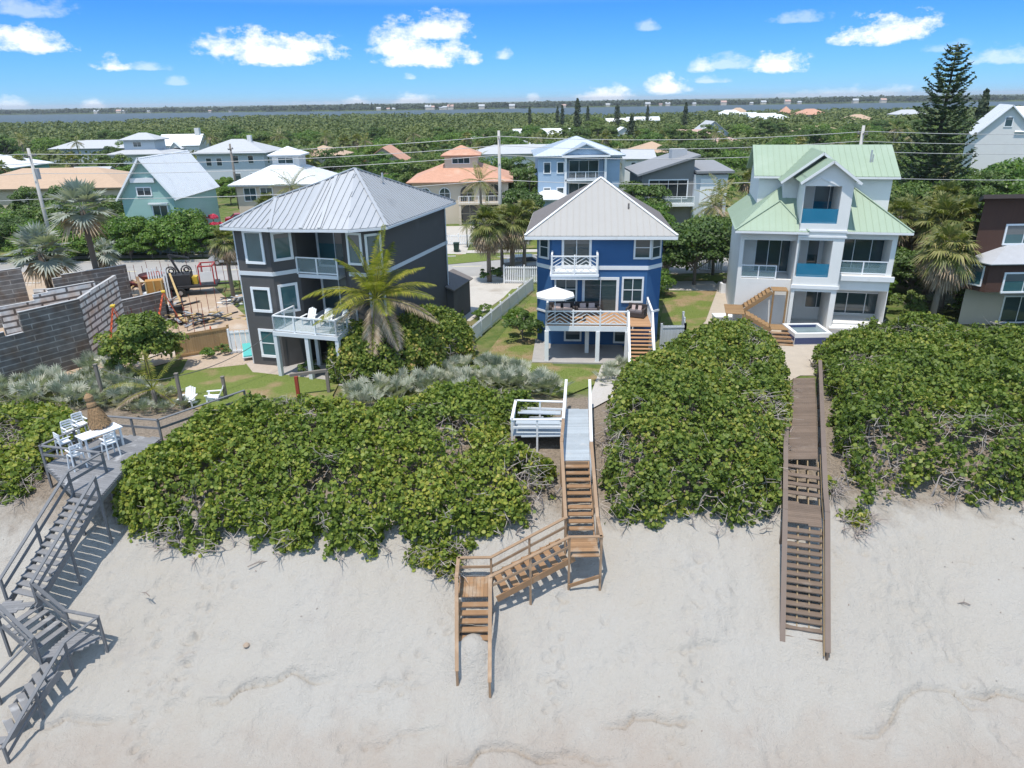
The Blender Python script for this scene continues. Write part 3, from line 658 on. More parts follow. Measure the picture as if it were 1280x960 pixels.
def clip_rib(poly2, u):
    vs = []
    for i in range(len(poly2)):
        (a, b), (c, d) = poly2[i], poly2[(i + 1) % len(poly2)]
        if (a > u) != (c > u): vs.append(b + (d - b) * (u - a) / (c - a))
    return (min(vs), max(vs)) if len(vs) >= 2 else None
def roofplane(mb, pts, th=.10, rib=0.0, rw=.04, rh=.05, off=0.0, bulge=0):
    """one slope of a roof; its first edge is the eave, standing seams run up from it"""
    pts = [V(p) for p in pts]; n = (pts[1] - pts[0]).cross(pts[2] - pts[0]).normalized()
    if n.z < 0: pts = [pts[1], pts[0]] + pts[:1:-1]; n = -n
    mb.slab(pts, th, n)
    if rib:
        U = (pts[1] - pts[0]).normalized(); Vv = n.cross(U); p2 = [((p - pts[0]).dot(U), (p - pts[0]).dot(Vv)) for p in pts]
        u = min(a for a, b in p2) + rib * .5; hi = max(a for a, b in p2)
        while u < hi:
            c = clip_rib(p2, u)
            if c and c[1] - c[0] > .15:
                a = pts[0] + U * u + Vv * (c[0] + .01) + n * (rh / 2 - .005); b = pts[0] + U * u + Vv * (c[1] - .04) + n * (rh / 2 - .005); mb.bar(a, b, rw, rh, n)
            u += rib
    return mb
def caps(par, lines, m, w=.16, h=.06, name='hip_cap'):
    for p, q in lines: MB().bar(V(p) + Vector((0, 0, .05)), V(q) + Vector((0, 0, .05)), w, h).build(name, m, par)
def wallmat(name, col, **k): return mat(name, col, k.pop('rough', .85), var=k.pop('var', .05), scale=k.pop('scale', .9), bump=.15, bscale=45, spec=.25, **k)

# === the blue house in the middle
BLU = wallmat('cobalt blue stucco', (.042, .118, .26), wear=((.052, .135, .28), .7, .55)); SLAB = mat('grey slab', (.36, .34, .32), .9, var=.12, scale=1.5, wear=((.27, .255, .24), .8, .55))
CREAM = mat('cream metal roof', (.36, .345, .32), .45, var=.03, scale=1, spec=.4); TAUP = mat('taupe roof shingle', (.165, .145, .135), .8, var=.14, scale=3, bump=.5, bscale=16, stretch=(1, 1, 3))
DKB = mat('deck boards', (.40, .23, .12), .8, var=.12, scale=2, isl=.12)
bx, by = 5.97, 47.0
H = T('blue_house', 'cobalt blue three storey beach house with white trim under a pyramid roof', 'house', (bx, by, 0), R(-5))
plan = [(-3.2, 0), (3.2, 0), (4.22, 1.02), (4.22, 8.8), (3.2, 9.8), (-3.2, 9.8), (-4.22, 8.8), (-4.22, 1.02)]
MB().prism(plan, .0, 7.72).build('wall', BLU, H)
def ring(par, plan, z0, z1, pr, m, name, only=None):
    b = MB(); k = len(plan)
    for i in range(k):
        if only is not None and i not in only: continue
        p, q = V((*plan[i], 0)), V((*plan[(i + 1) % k], 0)); d = (q - p).normalized(); n = Vector((d.y, -d.x, 0))
        b = MB(); fbox(b, p, d, n, -pr * .4, 0, z0, (q - p).length + pr * .4, pr, z1); b.build(name, m, par)
ring(H, plan, 5.38, 5.64, .05, WHT, 'trim_band'); ring(H, plan, 2.28, 2.42, .05, WHT, 'trim_band', (1, 7))
e = 4.95; cy_ = 4.9; ez = 7.72; ap = Vector((0.1, cy_, 10.85)); cs = [V((-e, cy_ - e - .0, ez)), V((e, cy_ - e, ez)), V((e, cy_ + e, ez)), V((-e, cy_ + e, ez))]
for c in cs: c.y -= .45 if c.y < cy_ else -.2
b = MB(); roofplane(b, [cs[0], cs[1], ap], .12, .42, .03, .035); b.build('roof', CREAM, H)
b = MB(); roofplane(b, [cs[1], cs[2], ap], .12); roofplane(b, [cs[2], cs[3], ap], .12); roofplane(b, [cs[3], cs[0], ap], .12); b.build('roof', TAUP, H)
caps(H, [(cs[0], ap), (cs[1], ap)], WHT, .17, .05)
b = MB()
for i in range(4):
    p, q = cs[i], cs[(i + 1) % 4]; b.bar(p - Vector((0, 0, .15)), q - Vector((0, 0, .15)), .06, .2)
b.prism([(c.x * .985, (c.y - cy_) * .985 + cy_) for c in cs], ez - .16, ez - .122)
b.build('fascia', WHT, H)
MB().tube([(1.9, 1.9, ez + 1.3), (1.9, 1.9, ez + 1.75)], .06).build('vent_pipe', TAUP, H)
winpx(H, by, (702, 296, 740, 335), nx=2, ny=1, name='sliding_door', trim=.16); winpx(H, by, (791, 294, 814.5, 323), nx=1, ny=2)
chL = ((-4.22, 1.02, 0), (1 / 2 ** .5, -1 / 2 ** .5, 0), (-1 / 2 ** .5, -1 / 2 ** .5, 0)); chR = ((3.2, 0, 0), (1 / 2 ** .5, 1 / 2 ** .5, 0), (1 / 2 ** .5, -1 / 2 ** .5, 0))
win(H, *chL, .36, 6.15, .76, 1.3, 1, 2); win(H, *chR, .36, 6.15, .76, 1.3, 1, 2)
winpx(H, by, (693, 344, 722, 380), nx=2, ny=2); winpx(H, by, (727, 346, 774, 392), nx=2, ny=1, name='sliding_door', trim=.18); winpx(H, by, (776, 345, 804.5, 377.5), nx=2, ny=2)
winpx(H, by, (705, 412, 727, 427), nx=1, ny=1); winpx(H, by, (766, 412, 784, 428), nx=1, ny=1)
MB().box(-4.35, -3.75, -.3, 1.75, 1.0, .10).build('patio_slab', SLAB, H)
# deck with chippendale rails
def chip_rail(par, a, b, h=.95, panels=3, m=None, pm=None, name='railing', rails=True):
    m = m or WHT; a, b = V(a), V(b); L = b - a; r = MB(); Z = Vector((0, 0, 1))
    r.bar(a + Z * h, b + Z * h, .12, .07); r.bar(a + Z * .12, b + Z * .12, .06, .08)
    for i in range(panels + 1): p = a.lerp(b, i / panels); r.bar(p, p + Z * (h + .10), .10, .10)
    for i in range(panels):
        p = a.lerp(b, i / panels); q = a.lerp(b, (i + 1) / panels); w = (q - p).length; lo, hi = .16, h - .03; hh = hi - lo; d = (q - p).normalized()
        def seg(u0, z0, u1, z1): r.bar(p + d * u0 + Z * z0, p + d * u1 + Z * z1, .035, .045)
        mid = w / 2
        # herringbone of the two halves
        for k in range(-3, 4):
            for sgn in (1, -1):
                pts = []
                z_at = lambda u: lo + hh * .5 + (k * .24) + sgn * (u - (mid * .5 if sgn > 0 else mid * 1.5)) * .62
                ua, ub = (0.05, mid) if sgn > 0 else (mid, w - .05)
                za, zb = z_at(ua), z_at(ub)
                for (u_, z_) in ((ua, za), (ub, zb)): pass
                # clip to the frame
                t0, t1 = 0.0, 1.0
                for lim, up in ((lo, False), (hi, True)):
                    fa, fb = (za - lim, zb - lim) if not up else (lim - za, lim - zb)
                    if fa < 0 and fb < 0: t0 = 2
                    elif fa < 0: t0 = max(t0, fa / (fa - fb))
                    elif fb < 0: t1 = min(t1, fa / (fa - fb))
                if t1 - t0 > .1: seg(ua + (ub - ua) * t0, za + (zb - za) * t0, ua + (ub - ua) * t1, za + (zb - za) * t1)
    return r.build(name, m, par)
dz = 2.5; dx0, dx1, dst = -3.42, 3.3, 1.80; dy = -3.4
deckboards(H, [(dx0, dy), (dx1, dy), (dx1, 0), (dx0, 0)], dz, DKB, (1, 0))
b = MB(); b.box(dx0 - .05, dy - .06, dz - .36, dst, dy, dz - .02); b.box(dx0 - .05, dy, dz - .36, dx0, -.05, dz - .02); b.box(dx1, dy, dz - .36, dx1 + .05, -.05, dz - .02)
for i in range(1, 6): b.box(dx0 + i * 1.1, dy, dz - .26, dx0 + i * 1.1 + .06, -.05, dz - .045)
b.build('deck_frame', WHT, H)
chip_rail(H, (dx0, dy, dz), (dst - .05, dy, dz), .95, 3); chip_rail(H, (dx0, -.1, dz), (dx0, dy, dz), .95, 2)
b = MB(); r_ = [Vector((dx1, -.1, dz + .95)), Vector((dx1, dy, dz + .95))]; b.bar(*r_, .12, .07)
for i in range(14): y_ = -.15 + (dy + .2) * i / 13; b.box(dx1 - .02, y_ - .02, dz + .1, dx1 + .02, y_ + .02, dz + .93)
for y_ in (-.15, dy): b.box(dx1 - .06, y_ - .06, dz, dx1 + .06, y_ + .06, dz + 1.05)
b.build('railing', WHT, H)
for x_, y_ in ((dx0 + .03, dy), (-.1, dy), (-.75, -1.7), (dst - .03, dy), (dx1, dy)):
    MB().box(x_ - .13, y_ - .13, 0, x_ + .13, y_ + .13, dz - .37).build('deck_post', WHT, H)
sb = Vector(((dst + dx1) / 2, dy - 2.9, 0)); st_ = Vector(((dst + dx1) / 2, dy, dz)); swid = dx1 - dst - .08
for i in range(13):
    c = st_.lerp(sb, (i + 1) / 14); MB().box(c.x - swid / 2, c.y - .14, c.z - .045, c.x + swid / 2, c.y + .14, c.z).build('tread', DKB, H)
for s in (dst, dx1):
    MB().bar((s, dy, dz - .14), (s, sb.y, -.14), .06, .30).build('stringer', WHT, H)
    b = MB(); b.bar((s, dy, dz + .95), (s, sb.y, .95), .12, .07)
    for f in (0.5, 1.0): p = Vector((s, dy, dz)).lerp(Vector((s, sb.y, 0)), f); b.box(s - .05, p.y - .05, p.z - .1, s + .05, p.y + .05, p.z + .95)
    b.build('handrail', WHT, H)
# balcony
qx0, qx1, qy, qz = -3.2, -.13, -1.5, 5.42
MB().box(qx0, qy, qz - .38, qx1, 0, qz).build('balcony_floor', WHT, H)
MB().box(qx0 - .06, qy - .05, qz - .16, qx1 + .06, .0, qz - .02).build('balcony_trim', WHB, H)
chip_rail(H, (qx0 + .05, qy + .03, qz), (qx1 - .05, qy + .03, qz), 1.15, 2); chip_rail(H, (qx0 + .05, -.1, qz), (qx0 + .05, qy + .06, qz), 1.15, 1); chip_rail(H, (qx1 - .05, qy + .06, qz), (qx1 - .05, -.1, qz), 1.15, 1)

# === the dark grey house on the left
DRK = wallmat('charcoal stucco', (.094, .090, .089), wear=((.112, .108, .106), .6, .55)); MET = mat('galvanised roof', (.45, .46, .47), .42, .35, var=.05, scale=.8, spec=.5, wear=((.38, .39, .40), .5, .6)); LGT = mat('pale grey trim', (.62, .64, .66), .6, var=.04)
HA = -math.atan2(2.83, 9.09)
H = T('dark_grey_house', 'charcoal three storey house with white window frames under a ribbed metal roof', 'house', (-17.0, 44.16, 0), HA)
zt = 9.05
plan = [(0, 0), (2.3, .1), (3.3, 1.5), (3.3, 3.7), (6.15, 3.7), (6.15, 2.2), (7.0, 1.3), (8.1, 1.3), (8.92, 2.3), (8.92, 12.6), (0, 12.6)]
b = MB(); n_ = len(plan)
# walls as an outline with a floor plate on top, so the recess is a real recess
b.prism(plan, 0, zt); b.build('wall', DRK, H)
ring(H, plan, 6.05, 6.30, .05, LGT, 'trim_band', (0, 1, 6, 7, 8, 9, 10))
MB().prism([(8.95, 12.0), (9.5, 12.0), (9.5, 15.6), (6.0, 15.6), (6.0, 12.65), (8.95, 12.65)], 0, 2.7).build('garage', DRK, H)
b = MB(); roofplane(b, [(9.7, 11.7, 2.72), (9.7, 15.9, 2.72), (8.0, 15.9, 3.4), (8.0, 12.75, 3.4), (8.98, 12.75, 3.0), (8.98, 11.7, 3.0)], .1); b.build('garage_roof', TAUP, H)
E_ = lambda r, d: Vector((r, d, 9.12))
Bp, C1, C2, Ap = Vector((1.8, 2.2, 10.55)), Vector((4.5, 3.6, 11.45)), Vector((5.1, 4.2, 11.75)), Vector((5.95, 5.0, 12.1))
e0, e1, e2, e3, e4, e5, e6, e7 = E_(-.5, -.55), E_(3.0, -.6), E_(4.9, -.25), E_(6.0, 0.0), E_(7.8, .25), E_(9.55, 1.75), E_(9.55, 13.1), E_(-.5, 13.1)
b = MB(); RB = dict(th=.09, rib=.40, rw=.045, rh=.06)
for tri in ((e0, e1, Bp), (e1, e2, Bp), (e2, C1, Bp), (e2, e3, C1), (e3, C2, C1), (e3, e4, C2), (e4, e5, Ap), (e4, Ap, C2), (e7, e0, Bp), (e6, e7, Ap), (e7, Bp, C1), (e7, C1, C2), (e7, C2, Ap)):
    if tri in ((e1, e2, Bp), (e2, C1, Bp), (e2, e3, C1), (e3, C2, C1), (e3, e4, C2), (e4, Ap, C2), (e4, e5, Ap)):
        # these share the slope of their neighbour: same seam direction
        roofplane(b, tri, .09); continue
    roofplane(b, tri, **RB)
roofplane(b, (e5, e6, Ap), th=.09, rib=.30, rw=.045, rh=.06)
def seams(b, tri, d, gap):
    tri = [V(p) for p in tri]; n = (tri[1] - tri[0]).cross(tri[2] - tri[0]).normalized(); n = n if n.z > 0 else -n
    Vv = (V(d) - n * V(d).dot(n)).normalized(); U = Vv.cross(n); p2 = [((p - tri[0]).dot(U), (p - tri[0]).dot(Vv)) for p in tri]
    u = min(q[0] for q in p2) + gap / 2
    while u < max(q[0] for q in p2):
        c = clip_rib(p2, u)
        if c and c[1] - c[0] > .15: b.bar(tri[0] + U * u + Vv * c[0] + n * .025, tri[0] + U * u + Vv * c[1] + n * .025, .045, .06, n)
        u += gap
for tri, gp in (((e1, e2, Bp), .42), ((e2, C1, Bp), .42), ((e2, e3, C1), .24), ((e3, C2, C1), .24), ((e3, e4, C2), .42), ((e4, Ap, C2), .42), ((e4, e5, Ap), .42)): seams(b, tri, C1 - e2, gp)
b.build('roof', MET, H)
caps(H, [(e0, Bp), (e1, Bp), (Bp, C1), (C1, C2), (C2, Ap), (e5, Ap), (e6, Ap), (e2, C1), (e3, C2)], MET, .2, .06)
b = MB(); ev = [e0, e1, e2, e3, e4, e5, e6, e7]
for i in range(8): b.bar(ev[i] - Vector((0, 0, .13)), ev[(i + 1) % 8] - Vector((0, 0, .13)), .10, .14)
b.prism([(p.x * .98 + .08, p.y * .98 + .1) for p in ev], 9.0, 9.03); b.build('gutter', LGT, H)
MB().tube([(9.0, 12.3, 9.0), (9.0, 12.3, .1)], .05).build('downpipe', LGT, H); MB().tube([(-.06, .05, 9.0), (-.06, .05, .1)], .05).build('downpipe', LGT, H)
MB().tube([(7.2, 6.3, 11.2), (7.2, 6.3, 11.75)], .07).build('vent_pipe', MET, H)
f0 = ((0, 0, 0), Vector((2.3, .1, 0)).normalized(), Vector((.1, -2.3, 0)).normalized()); f1 = ((2.3, .1, 0), Vector((1.0, 1.4, 0)).normalized(), Vector((1.4, -1.0, 0)).normalized())
fr = ((3.3, 3.7, 0), (1, 0, 0), (0, -1, 0)); f2 = ((6.15, 2.2, 0), Vector((.85, -.9, 0)).normalized(), Vector((-.9, -.85, 0)).normalized()); f3 = ((7.0, 1.3, 0), (1, 0, 0), (0, -1, 0)); f4 = ((8.1, 1.3, 0), Vector((.82, 1.0, 0)).normalized(), Vector((1.0, -.82, 0)).normalized())
frt = ((8.92, 2.3, 0), (0, 1, 0), (1, 0, 0))
win(H, *f0, .75, 6.95, 1.05, 1.75, 1, 1, .16, WHB, GLT); win(H, *f1, .35, 7.1, .95, 1.5, 1, 1, .16, WHB, GLT)
win(H, *f0, .75, 3.85, 1.05, 1.3, 1, 1, .16, WHB, GL); win(H, *f1, .35, 3.75, .95, 1.55, 1, 1, .16, WHB, GLT)
win(H, *f0, .85, .8, 1.05, 1.6, 1, 2, .16, WHB, GLT)
win(H, *fr, .25, 6.12, 2.35, 2.4, 2, 1, .14, WHB, GLT, 'sliding_door'); win(H, *fr, .25, 3.15, 2.35, 2.2, 2, 1, .14, WHB, GL, 'sliding_door')
win(H, *f3, .15, 6.9, .75, 1.7, 1, 1, .14, WHB, GLT); win(H, *f4, .25, 6.6, .8, 1.9, 1, 1, .14, WHB, GLT); win(H, *f4, .25, 3.6, .8, 1.6, 1, 1, .14, WHB, GLT)
win(H, (0, 12.6, 0), (0, -1, 0), (-1, 0, 0), 9.5, 3.6, .8, 1.5, 1, 1, .14, WHB, GLT)
MB().box(3.3, 1.35, 5.75, 6.15, 3.66, 5.98).build('balcony_floor', LGT, H)
def post_rail(par, pts, zf, h, m, name='railing', bal=None, gap=1.3):
    b = MB(); Z = Vector((0, 0, 1)); pts = [V((*p, zf)) for p in pts]
    for p, q in zip(pts[:-1], pts[1:]):
        b.bar(p + Z * h, q + Z * h, .10, .07); b.bar(p + Z * .1, q + Z * .1, .06, .07); k = max(1, round((q - p).length / gap))
        for i in range(k + 1): c = p.lerp(q, i / k); b.bar(c, c + Z * (h + .03), .09, .09)
        if bal:
            k = int((q - p).length / bal)
            for i in range(1, k): c = p.lerp(q, i / k); b.bar(c + Z * .1, c + Z * h, .025, .025)
    return b.build(name, m, par)
def glass_rail(par, pts, zf, h, m, gm, gap=1.5):
    o = post_rail(par, pts, zf, h, m, 'railing', None, gap); b = MB()
    for p, q in zip(pts[:-1], pts[1:]): b.bar((*p, zf + .1 + (h - .16) / 2), (*q, zf + .1 + (h - .16) / 2), .015, h - .17)
    b.build('glass_panel', gm, o); return o
glass_rail(H, [(3.25, 1.4), (6.1, 1.4)], 5.98, 1.05, WHB, RGL)
MB().prism([(2.9, -1.55), (7.4, -1.55), (7.4, 1.2), (7.0, 1.2), (6.1, 2.1), (6.1, 3.6), (3.35, 3.6), (3.35, 1.55), (2.9, .9)], 2.75, 3.0).build('deck', LGT, H)
glass_rail(H, [(3.0, .8), (3.0, -1.45), (7.3, -1.45), (7.3, 1.2)], 3.0, 1.0, WHB, RGL)
for x_, y_ in ((3.0, -1.4), (5.2, -1.4), (7.3, -1.4), (4.3, 1.0)): MB().box(x_ - .12, y_ - .12, 0, x_ + .12, y_ + .12, 2.74).build('deck_post', LGT, H)
MB().box(2.2, -1.9, -.2, 8.0, 1.3, .06).build('patio_slab', SLAB, H)

# === the white house with green roofs on the right
WST = wallmat('white stucco', (.74, .725, .69), wear=((.67, .655, .62), .5, .6)); GRN = mat('sage green metal roof', (.30, .375, .275), .5, var=.05, scale=.6, spec=.3, wear=((.34, .41, .315), .4, .58)); TIL = mat('blue pool tile', (.05, .07, .16), .2, var=.2, scale=12)
wx, wy = 22.0, 50.0
H = T('white_house', 'white three storey house with sage green metal roofs and glass balconies', 'house', (wx, wy, 0), R(-13)); H.scale = (.94, 1, 1)
def porch(par, m, x0, x1, z0, z1, yf, yb, op, gl=None, n=3, oz_sill=None, side=.0, wl=None, gname='sliding_door', trim=.06):
    """a wall bay with an open porch: piers, header and sill round the opening, glazed wall at the back"""
    ox0, ox1, oz0, oz1 = op; b = MB()
    b.box(x0, yf, z0, ox0, yb, z1); b.box(ox1, yf, z0, x1, yb, z1); b.box(ox0, yf, oz1, ox1, yb, z1)
    if oz0 - z0 > .02: b.box(ox0, yf, z0, ox1, yb, oz0)
    b.box(x0, yb, z0, x1, yb + .2, z1); b.build('wall', m, par)
    if gl: u0, u1, g0, g1 = gl; win(par, (0, yb, 0), *FRONT, u0, g0, u1 - u0, g1 - g0, n, 1, trim, WHB, GL if wl is None else wl, gname)
def ox(px_, py_, y): return D(px_, py_, y).x - wx
def oz(px_, py_, y): return D(px_, py_, y).z
yc, yl, yr = 49.2, 49.8, 50.2
# left bay
lx0, lx1 = ox(922, 330, yl), ox(998, 330, yl)
porch(H, WST, lx0, lx1, 3.35, 7.2, yl - wy, 2.4, (ox(927, 330, yl), ox(993, 330, yl), oz(960, 352, yl), oz(960, 303, yl)), (ox(934, 320, 52.4), ox(981, 320, 52.4), 3.75, 6.1), 3)
MB().box(lx0 + .01, yl - wy, 0, lx1 - .01, 2.6, 3.345).build('wall', WST, H)
glass_rail(H, [(ox(927, 330, yl), yl - wy + .12), (ox(972, 330, yl), yl - wy + .12)], oz(960, 352, yl), .95, WHB, RGL)
# centre bay, three storeys with a gable
cx0, cx1 = ox(998, 320, yc), ox(1056, 320, yc)
porch(H, WST, cx0, cx1, oz(1020, 365, yc), oz(1020, 297, yc) + .1, yc - wy, 2.2, (ox(1000, 320, yc), ox(1042, 320, yc), oz(1020, 347, yc), oz(1020, 301, yc)), (ox(1000, 320, 52.2), ox(1013, 320, 52.2), 3.6, 6.2), 1)
win(H, (0, 2.2, 0), *FRONT, ox(1032, 320, 52.2), 3.6, .45, 2.6, 1, 1, .06, WHB, GL, 'sliding_door')
zmid = oz(1020, 297, yc) + .1; zt3 = oz(1040, 222, yc)
porch(H, WST, cx0 + .05, cx1 + .05, zmid, zt3, yc - wy, 2.0, (ox(1007, 255, yc), ox(1053, 255, yc), oz(1030, 280, yc), oz(1030, 233, yc)), (ox(1009, 250, 52), ox(1046, 250, 52), oz(1030, 279, 52), oz(1030, 231, 52)), 2, wl=GLB)
z1t = oz(1020, 365, yc)
porch(H, WST, cx0, cx1, 0, z1t, yc - wy, 2.4, (ox(992, 390, yc) + .05, ox(1038, 390, yc), .12, oz(1015, 363, yc) - .12), (ox(997, 380, 52.4), ox(1024, 380, 52.4), 1.1, 2.6), 2)
MB().box(cx0 - .08, yc - wy - .1, oz(1020, 357, yc) - .25, cx1 + .08, yc - wy - .003, oz(1020, 357, yc)).build('string_course', WHT, H)
for zz in (oz(1030, 288, yc), oz(1030, 295, yc) + .0): MB().box(cx0 - .03, yc - wy - .08, zz - .12, cx1 + .1, yc - wy - .003, zz).build('string_course', WHT, H)
for (za, b0, b1) in ((oz(1030, 280, yc), 1007, 1053), ):
    p = MB(); p.box(ox(b0, 265, yc), yc - wy + .06, za, ox(b1, 265, yc), yc - wy + .09, za + 1.0); p.build('glass_rail', RGB, H)
p = MB(); p.box(ox(1000, 330, yc), yc - wy + .06, oz(1020, 347, yc), ox(1042, 330, yc), yc - wy + .09, oz(1020, 347, yc) + .95); p.build('glass_rail', RGB, H)
# right bay
rx0, rx1 = cx1 + .03, ox(1115, 320, yr)
porch(H, WST, rx0, rx1, oz(1080, 352, yr), 7.2, yr - wy, 2.2, (rx0 + .05, ox(1109, 320, yr), oz(1080, 341, yr), oz(1080, 297, yr)), (rx0 + .15, ox(1096, 320, 52.4), oz(1080, 340, yr) + .05, 6.3), 3)
porch(H, WST, rx0, rx1, 0, oz(1080, 352, yr) - .003, yr - wy, 2.4, (rx0 + .1, ox(1103, 380, yr), .55, oz(1080, 360, yr)), (rx0 + .2, ox(1090, 380, 52.6), .75, oz(1080, 360, 52.6) - .1), 3)
glass_rail(H, [(rx0 + .1, yr - wy + .1), (ox(1109, 320, yr), yr - wy + .1)], oz(1080, 341, yr), .95, WHB, RGL)
MB().box(rx0 + .3, yr - wy - .22, oz(1080, 347, yr) - .05, rx1 + .2, yr - wy - .003, oz(1080, 347, yr) + .30).build('balcony_edge', WHT, H)
b = MB(); b.box(rx0 - .2, -.9, 0, rx1 + .1, -.02, .40); b.box(rx0 - .2, -1.0, .40, rx1 + .12, -.02, .52); b.build('planter_wall', WHT, H)
MB().box(lx0 + .03, 2.65, 0, rx1 - .03, 9.5, 7.1).build('wall', WST, H)
# upper block and roofs
ub0, ub1, uy = -4.6, 5.1, 3.6
MB().box(ub0, uy, 7.05, ub1, 10.2, 10.7).build('wall', WST, H)
er = 12.55
b = MB(); roofplane(b, [(-5.05, uy - .45, 10.6), (5.5, uy - .45, 10.6), (5.5, 6.9, er), (-5.05, 6.9, er)], .12, .45, .03, .035); roofplane(b, [(5.5, 10.4, 10.6), (-5.05, 10.4, 10.6), (-5.05, 6.9, er), (5.5, 6.9, er)], .12)
b.build('roof', GRN, H)
b = MB(); b.box(-5.07, uy - .47, 10.42, 5.52, uy - .40, 10.56)
for s in (ub0 - .003, ub1 + .003): b.add([(s, uy, 10.7), (s, 10.2, 10.7), (s, 6.9, 12.4)], [(0, 1, 2)])
b.build('fascia', WHT, H)
# skirt roof of the lower storeys
sk = 7.25; hl, hr = (-2.8, uy - .02, 9.9), (2.2, uy - .02, 9.9)
fl, fr_ = (-6.4, yl - wy - .5, sk), (6.05, yr - wy - .5, sk)
b = MB(); roofplane(b, [fl, (cx0 + .02, fl[1], sk), (cx0 + .02, uy - .02, 9.9), hl], .12, .45, .03, .035); roofplane(b, [(cx1 - .02, fr_[1], sk), fr_, hr, (cx1 - .02, uy - .02, 9.9 - .0)], .12, .45, .03, .035)
roofplane(b, [fr_, (6.05, 9.9, sk), (hr[0], 9.9, 9.9), hr], .12, .45, .03, .035); roofplane(b, [(-6.4, 9.9, sk), fl, hl, (hl[0], 9.9, 9.9)], .12, .45, .03, .035)
# small hip over the left bay
ap = Vector((ox(968, 253, 51.6), 1.6, oz(968, 253, 51.6))); g0, g1 = Vector((-6.42, yl - wy - .75, sk + .02)), Vector((ox(1016, 289, 49), yl - wy - .75, sk + .02))
roofplane(b, [g0, g1, ap], .12, .45, .03, .035); roofplane(b, [g1, (g1.x, 2.2, sk + 1.2), (ap.x + .3, 3.4, ap.z), ap], .1); roofplane(b, [(g0.x, 3.5, sk + .02), g0, ap, (ap.x, 3.5, ap.z)], .1)
b.build('lower_roof', GRN, H)
caps(H, [(g0, ap), (g1, ap), (fr_, hr)], GRN, .14, .05)
for q_ in ((fl[0], g0.y - .05, sk - .16, g1.x, g0.y + .02, sk - .02), (cx1, fr_[1] - .05, sk - .16, fr_[0], fr_[1] + .02, sk - .02)): MB().box(*q_).build('fascia', WHT, H)
for q_ in ((fl[0] + .05, fl[1] + .1, sk - .16, cx0 - .1, 0, sk - .11), (cx1 + .05, fr_[1] + .1, sk - .16, fr_[0] - .1, .3, sk - .11)): MB().box(*q_).build('soffit', WHT, H)
# gables over the centre bay: the near one and the wider one behind it
def gable(par, xl, xr, xm, ze, zr, yf, yb, ov=.35, xo=.4):
    b = MB(); s = (zr - ze) / (xm - xl)
    for a, c in ((xl - xo, xm), (xr + xo, xm)):
        z_ = zr - abs(c - a) * s; q = [(a, yb, z_), (a, yf - ov, z_), (c, yf - ov, zr), (c, yb, zr)]; roofplane(b, q if a < c else [q[1], q[0], q[3], q[2]], .12, .45, .03, .035)
    b.build('gable_roof', GRN, par)
    w = MB(); w.add([(xl, yf, ze), (xr, yf, ze), (xm, yf, zr - .1), (xl, yb, ze), (xr, yb, ze), (xm, yb, zr - .1)], [(0, 1, 2), (5, 4, 3), (0, 2, 5, 3), (1, 4, 5, 2)]); w.build('gable_wall', WST, par)
    f = MB()
    for a in (xl - xo, xr + xo): MB().bar((a, yf - ov - .03, zr - abs(xm - a) * s - .09), (xm, yf - ov - .03, zr - .09), .05, .16).build('fascia', WHT, par)
zg = zt3; m_ = ox(1037, 197, yc)
gable(H, cx0 + .05, cx1 + .05, (cx0 + cx1) / 2 + .05, zg, oz(1037, 200, yc), yc - wy, 6.0, .35, .42)
b = MB(); b.box(cx0 - 1.0, 2.35, 8.0, cx1 + .5, 3.59, oz(1020, 222, 51.5) - .02); b.build('wall', WST, H)
gable(H, cx0 - 1.0, cx1 + .5, (cx0 + cx1) / 2 - .25, oz(1020, 222, 51.5), oz(1024, 190, 51.5), 2.35, 6.5, 1.1, .4)
b = MB(); b.bar((ox(1008, 233, yc), yc - wy - .03, oz(1008, 232, yc)), (ox(1030, 224, yc), yc - wy - .03, oz(1030, 222, yc)), .05, .12); b.bar((ox(1053, 233, yc), yc - wy - .03, oz(1053, 232, yc)), (ox(1030, 224, yc), yc - wy - .03, oz(1030, 222, yc)), .05, .12); b.build('door_pediment', WHT, H)
MB().tube([(3.6, 4.8, 11.2), (3.6, 4.8, 12.3)], .07).tube([(3.75, 4.8, 11.3), (3.75, 4.8, 12.0)], .05).build('vent_pipe', MET, H)
WST2 = mat('step timber', (.27, .165, .078), .8, var=.14, scale=2, isl=.10)
# timber steps in front of its left bay
sy = yl - wy - .8; xa, xb = ox(972, 360, 49), ox(937, 384, 49); za, zb = 3.2, 1.75
ST = T('timber_steps', 'new timber steps zigzagging up to the white house balcony', 'steps', (wx, wy, 0), R(-13))
deckboards(ST, [(xa, sy - .6), (ox(991, 360, 49), sy - .6), (ox(991, 360, 49), sy + .6), (xa, sy + .6)], za, WST2, (1, 0), name='upper_landing')
deckboards(ST, [(xb - 1.3, sy - 1.9), (xb, sy - 1.9), (xb, sy + .6), (xb - 1.3, sy + .6)], zb, WST2, (1, 0), name='middle_landing')
treads(ST, (xa, sy, za), (xb, sy, zb), 1.15, 7, WST2, .05, .3); b = MB()
for o in (-.6, .6): b.bar((xa, sy + o, za - .12), (xb, sy + o, zb - .12), .05, .26)
b.build('stringer', WST2, ST)
xc = ox(972, 420, 48); zc = .75
treads(ST, (xb, sy - 1.3, zb), (xc, sy - 1.3, zc), 1.15, 6, WST2, .05, .3); b = MB()
for o in (-.6, .6): b.bar((xb, sy - 1.3 + o, zb - .12), (xc, sy - 1.3 + o, zc - .12), .05, .26)
b.build('stringer', WST2, ST)
deckboards(ST, [(xc, sy - 1.9), (xc + 1.4, sy - 1.9), (xc + 1.4, sy - .6), (xc, sy - .6)], zc, WST2, (1, 0), name='lower_landing')
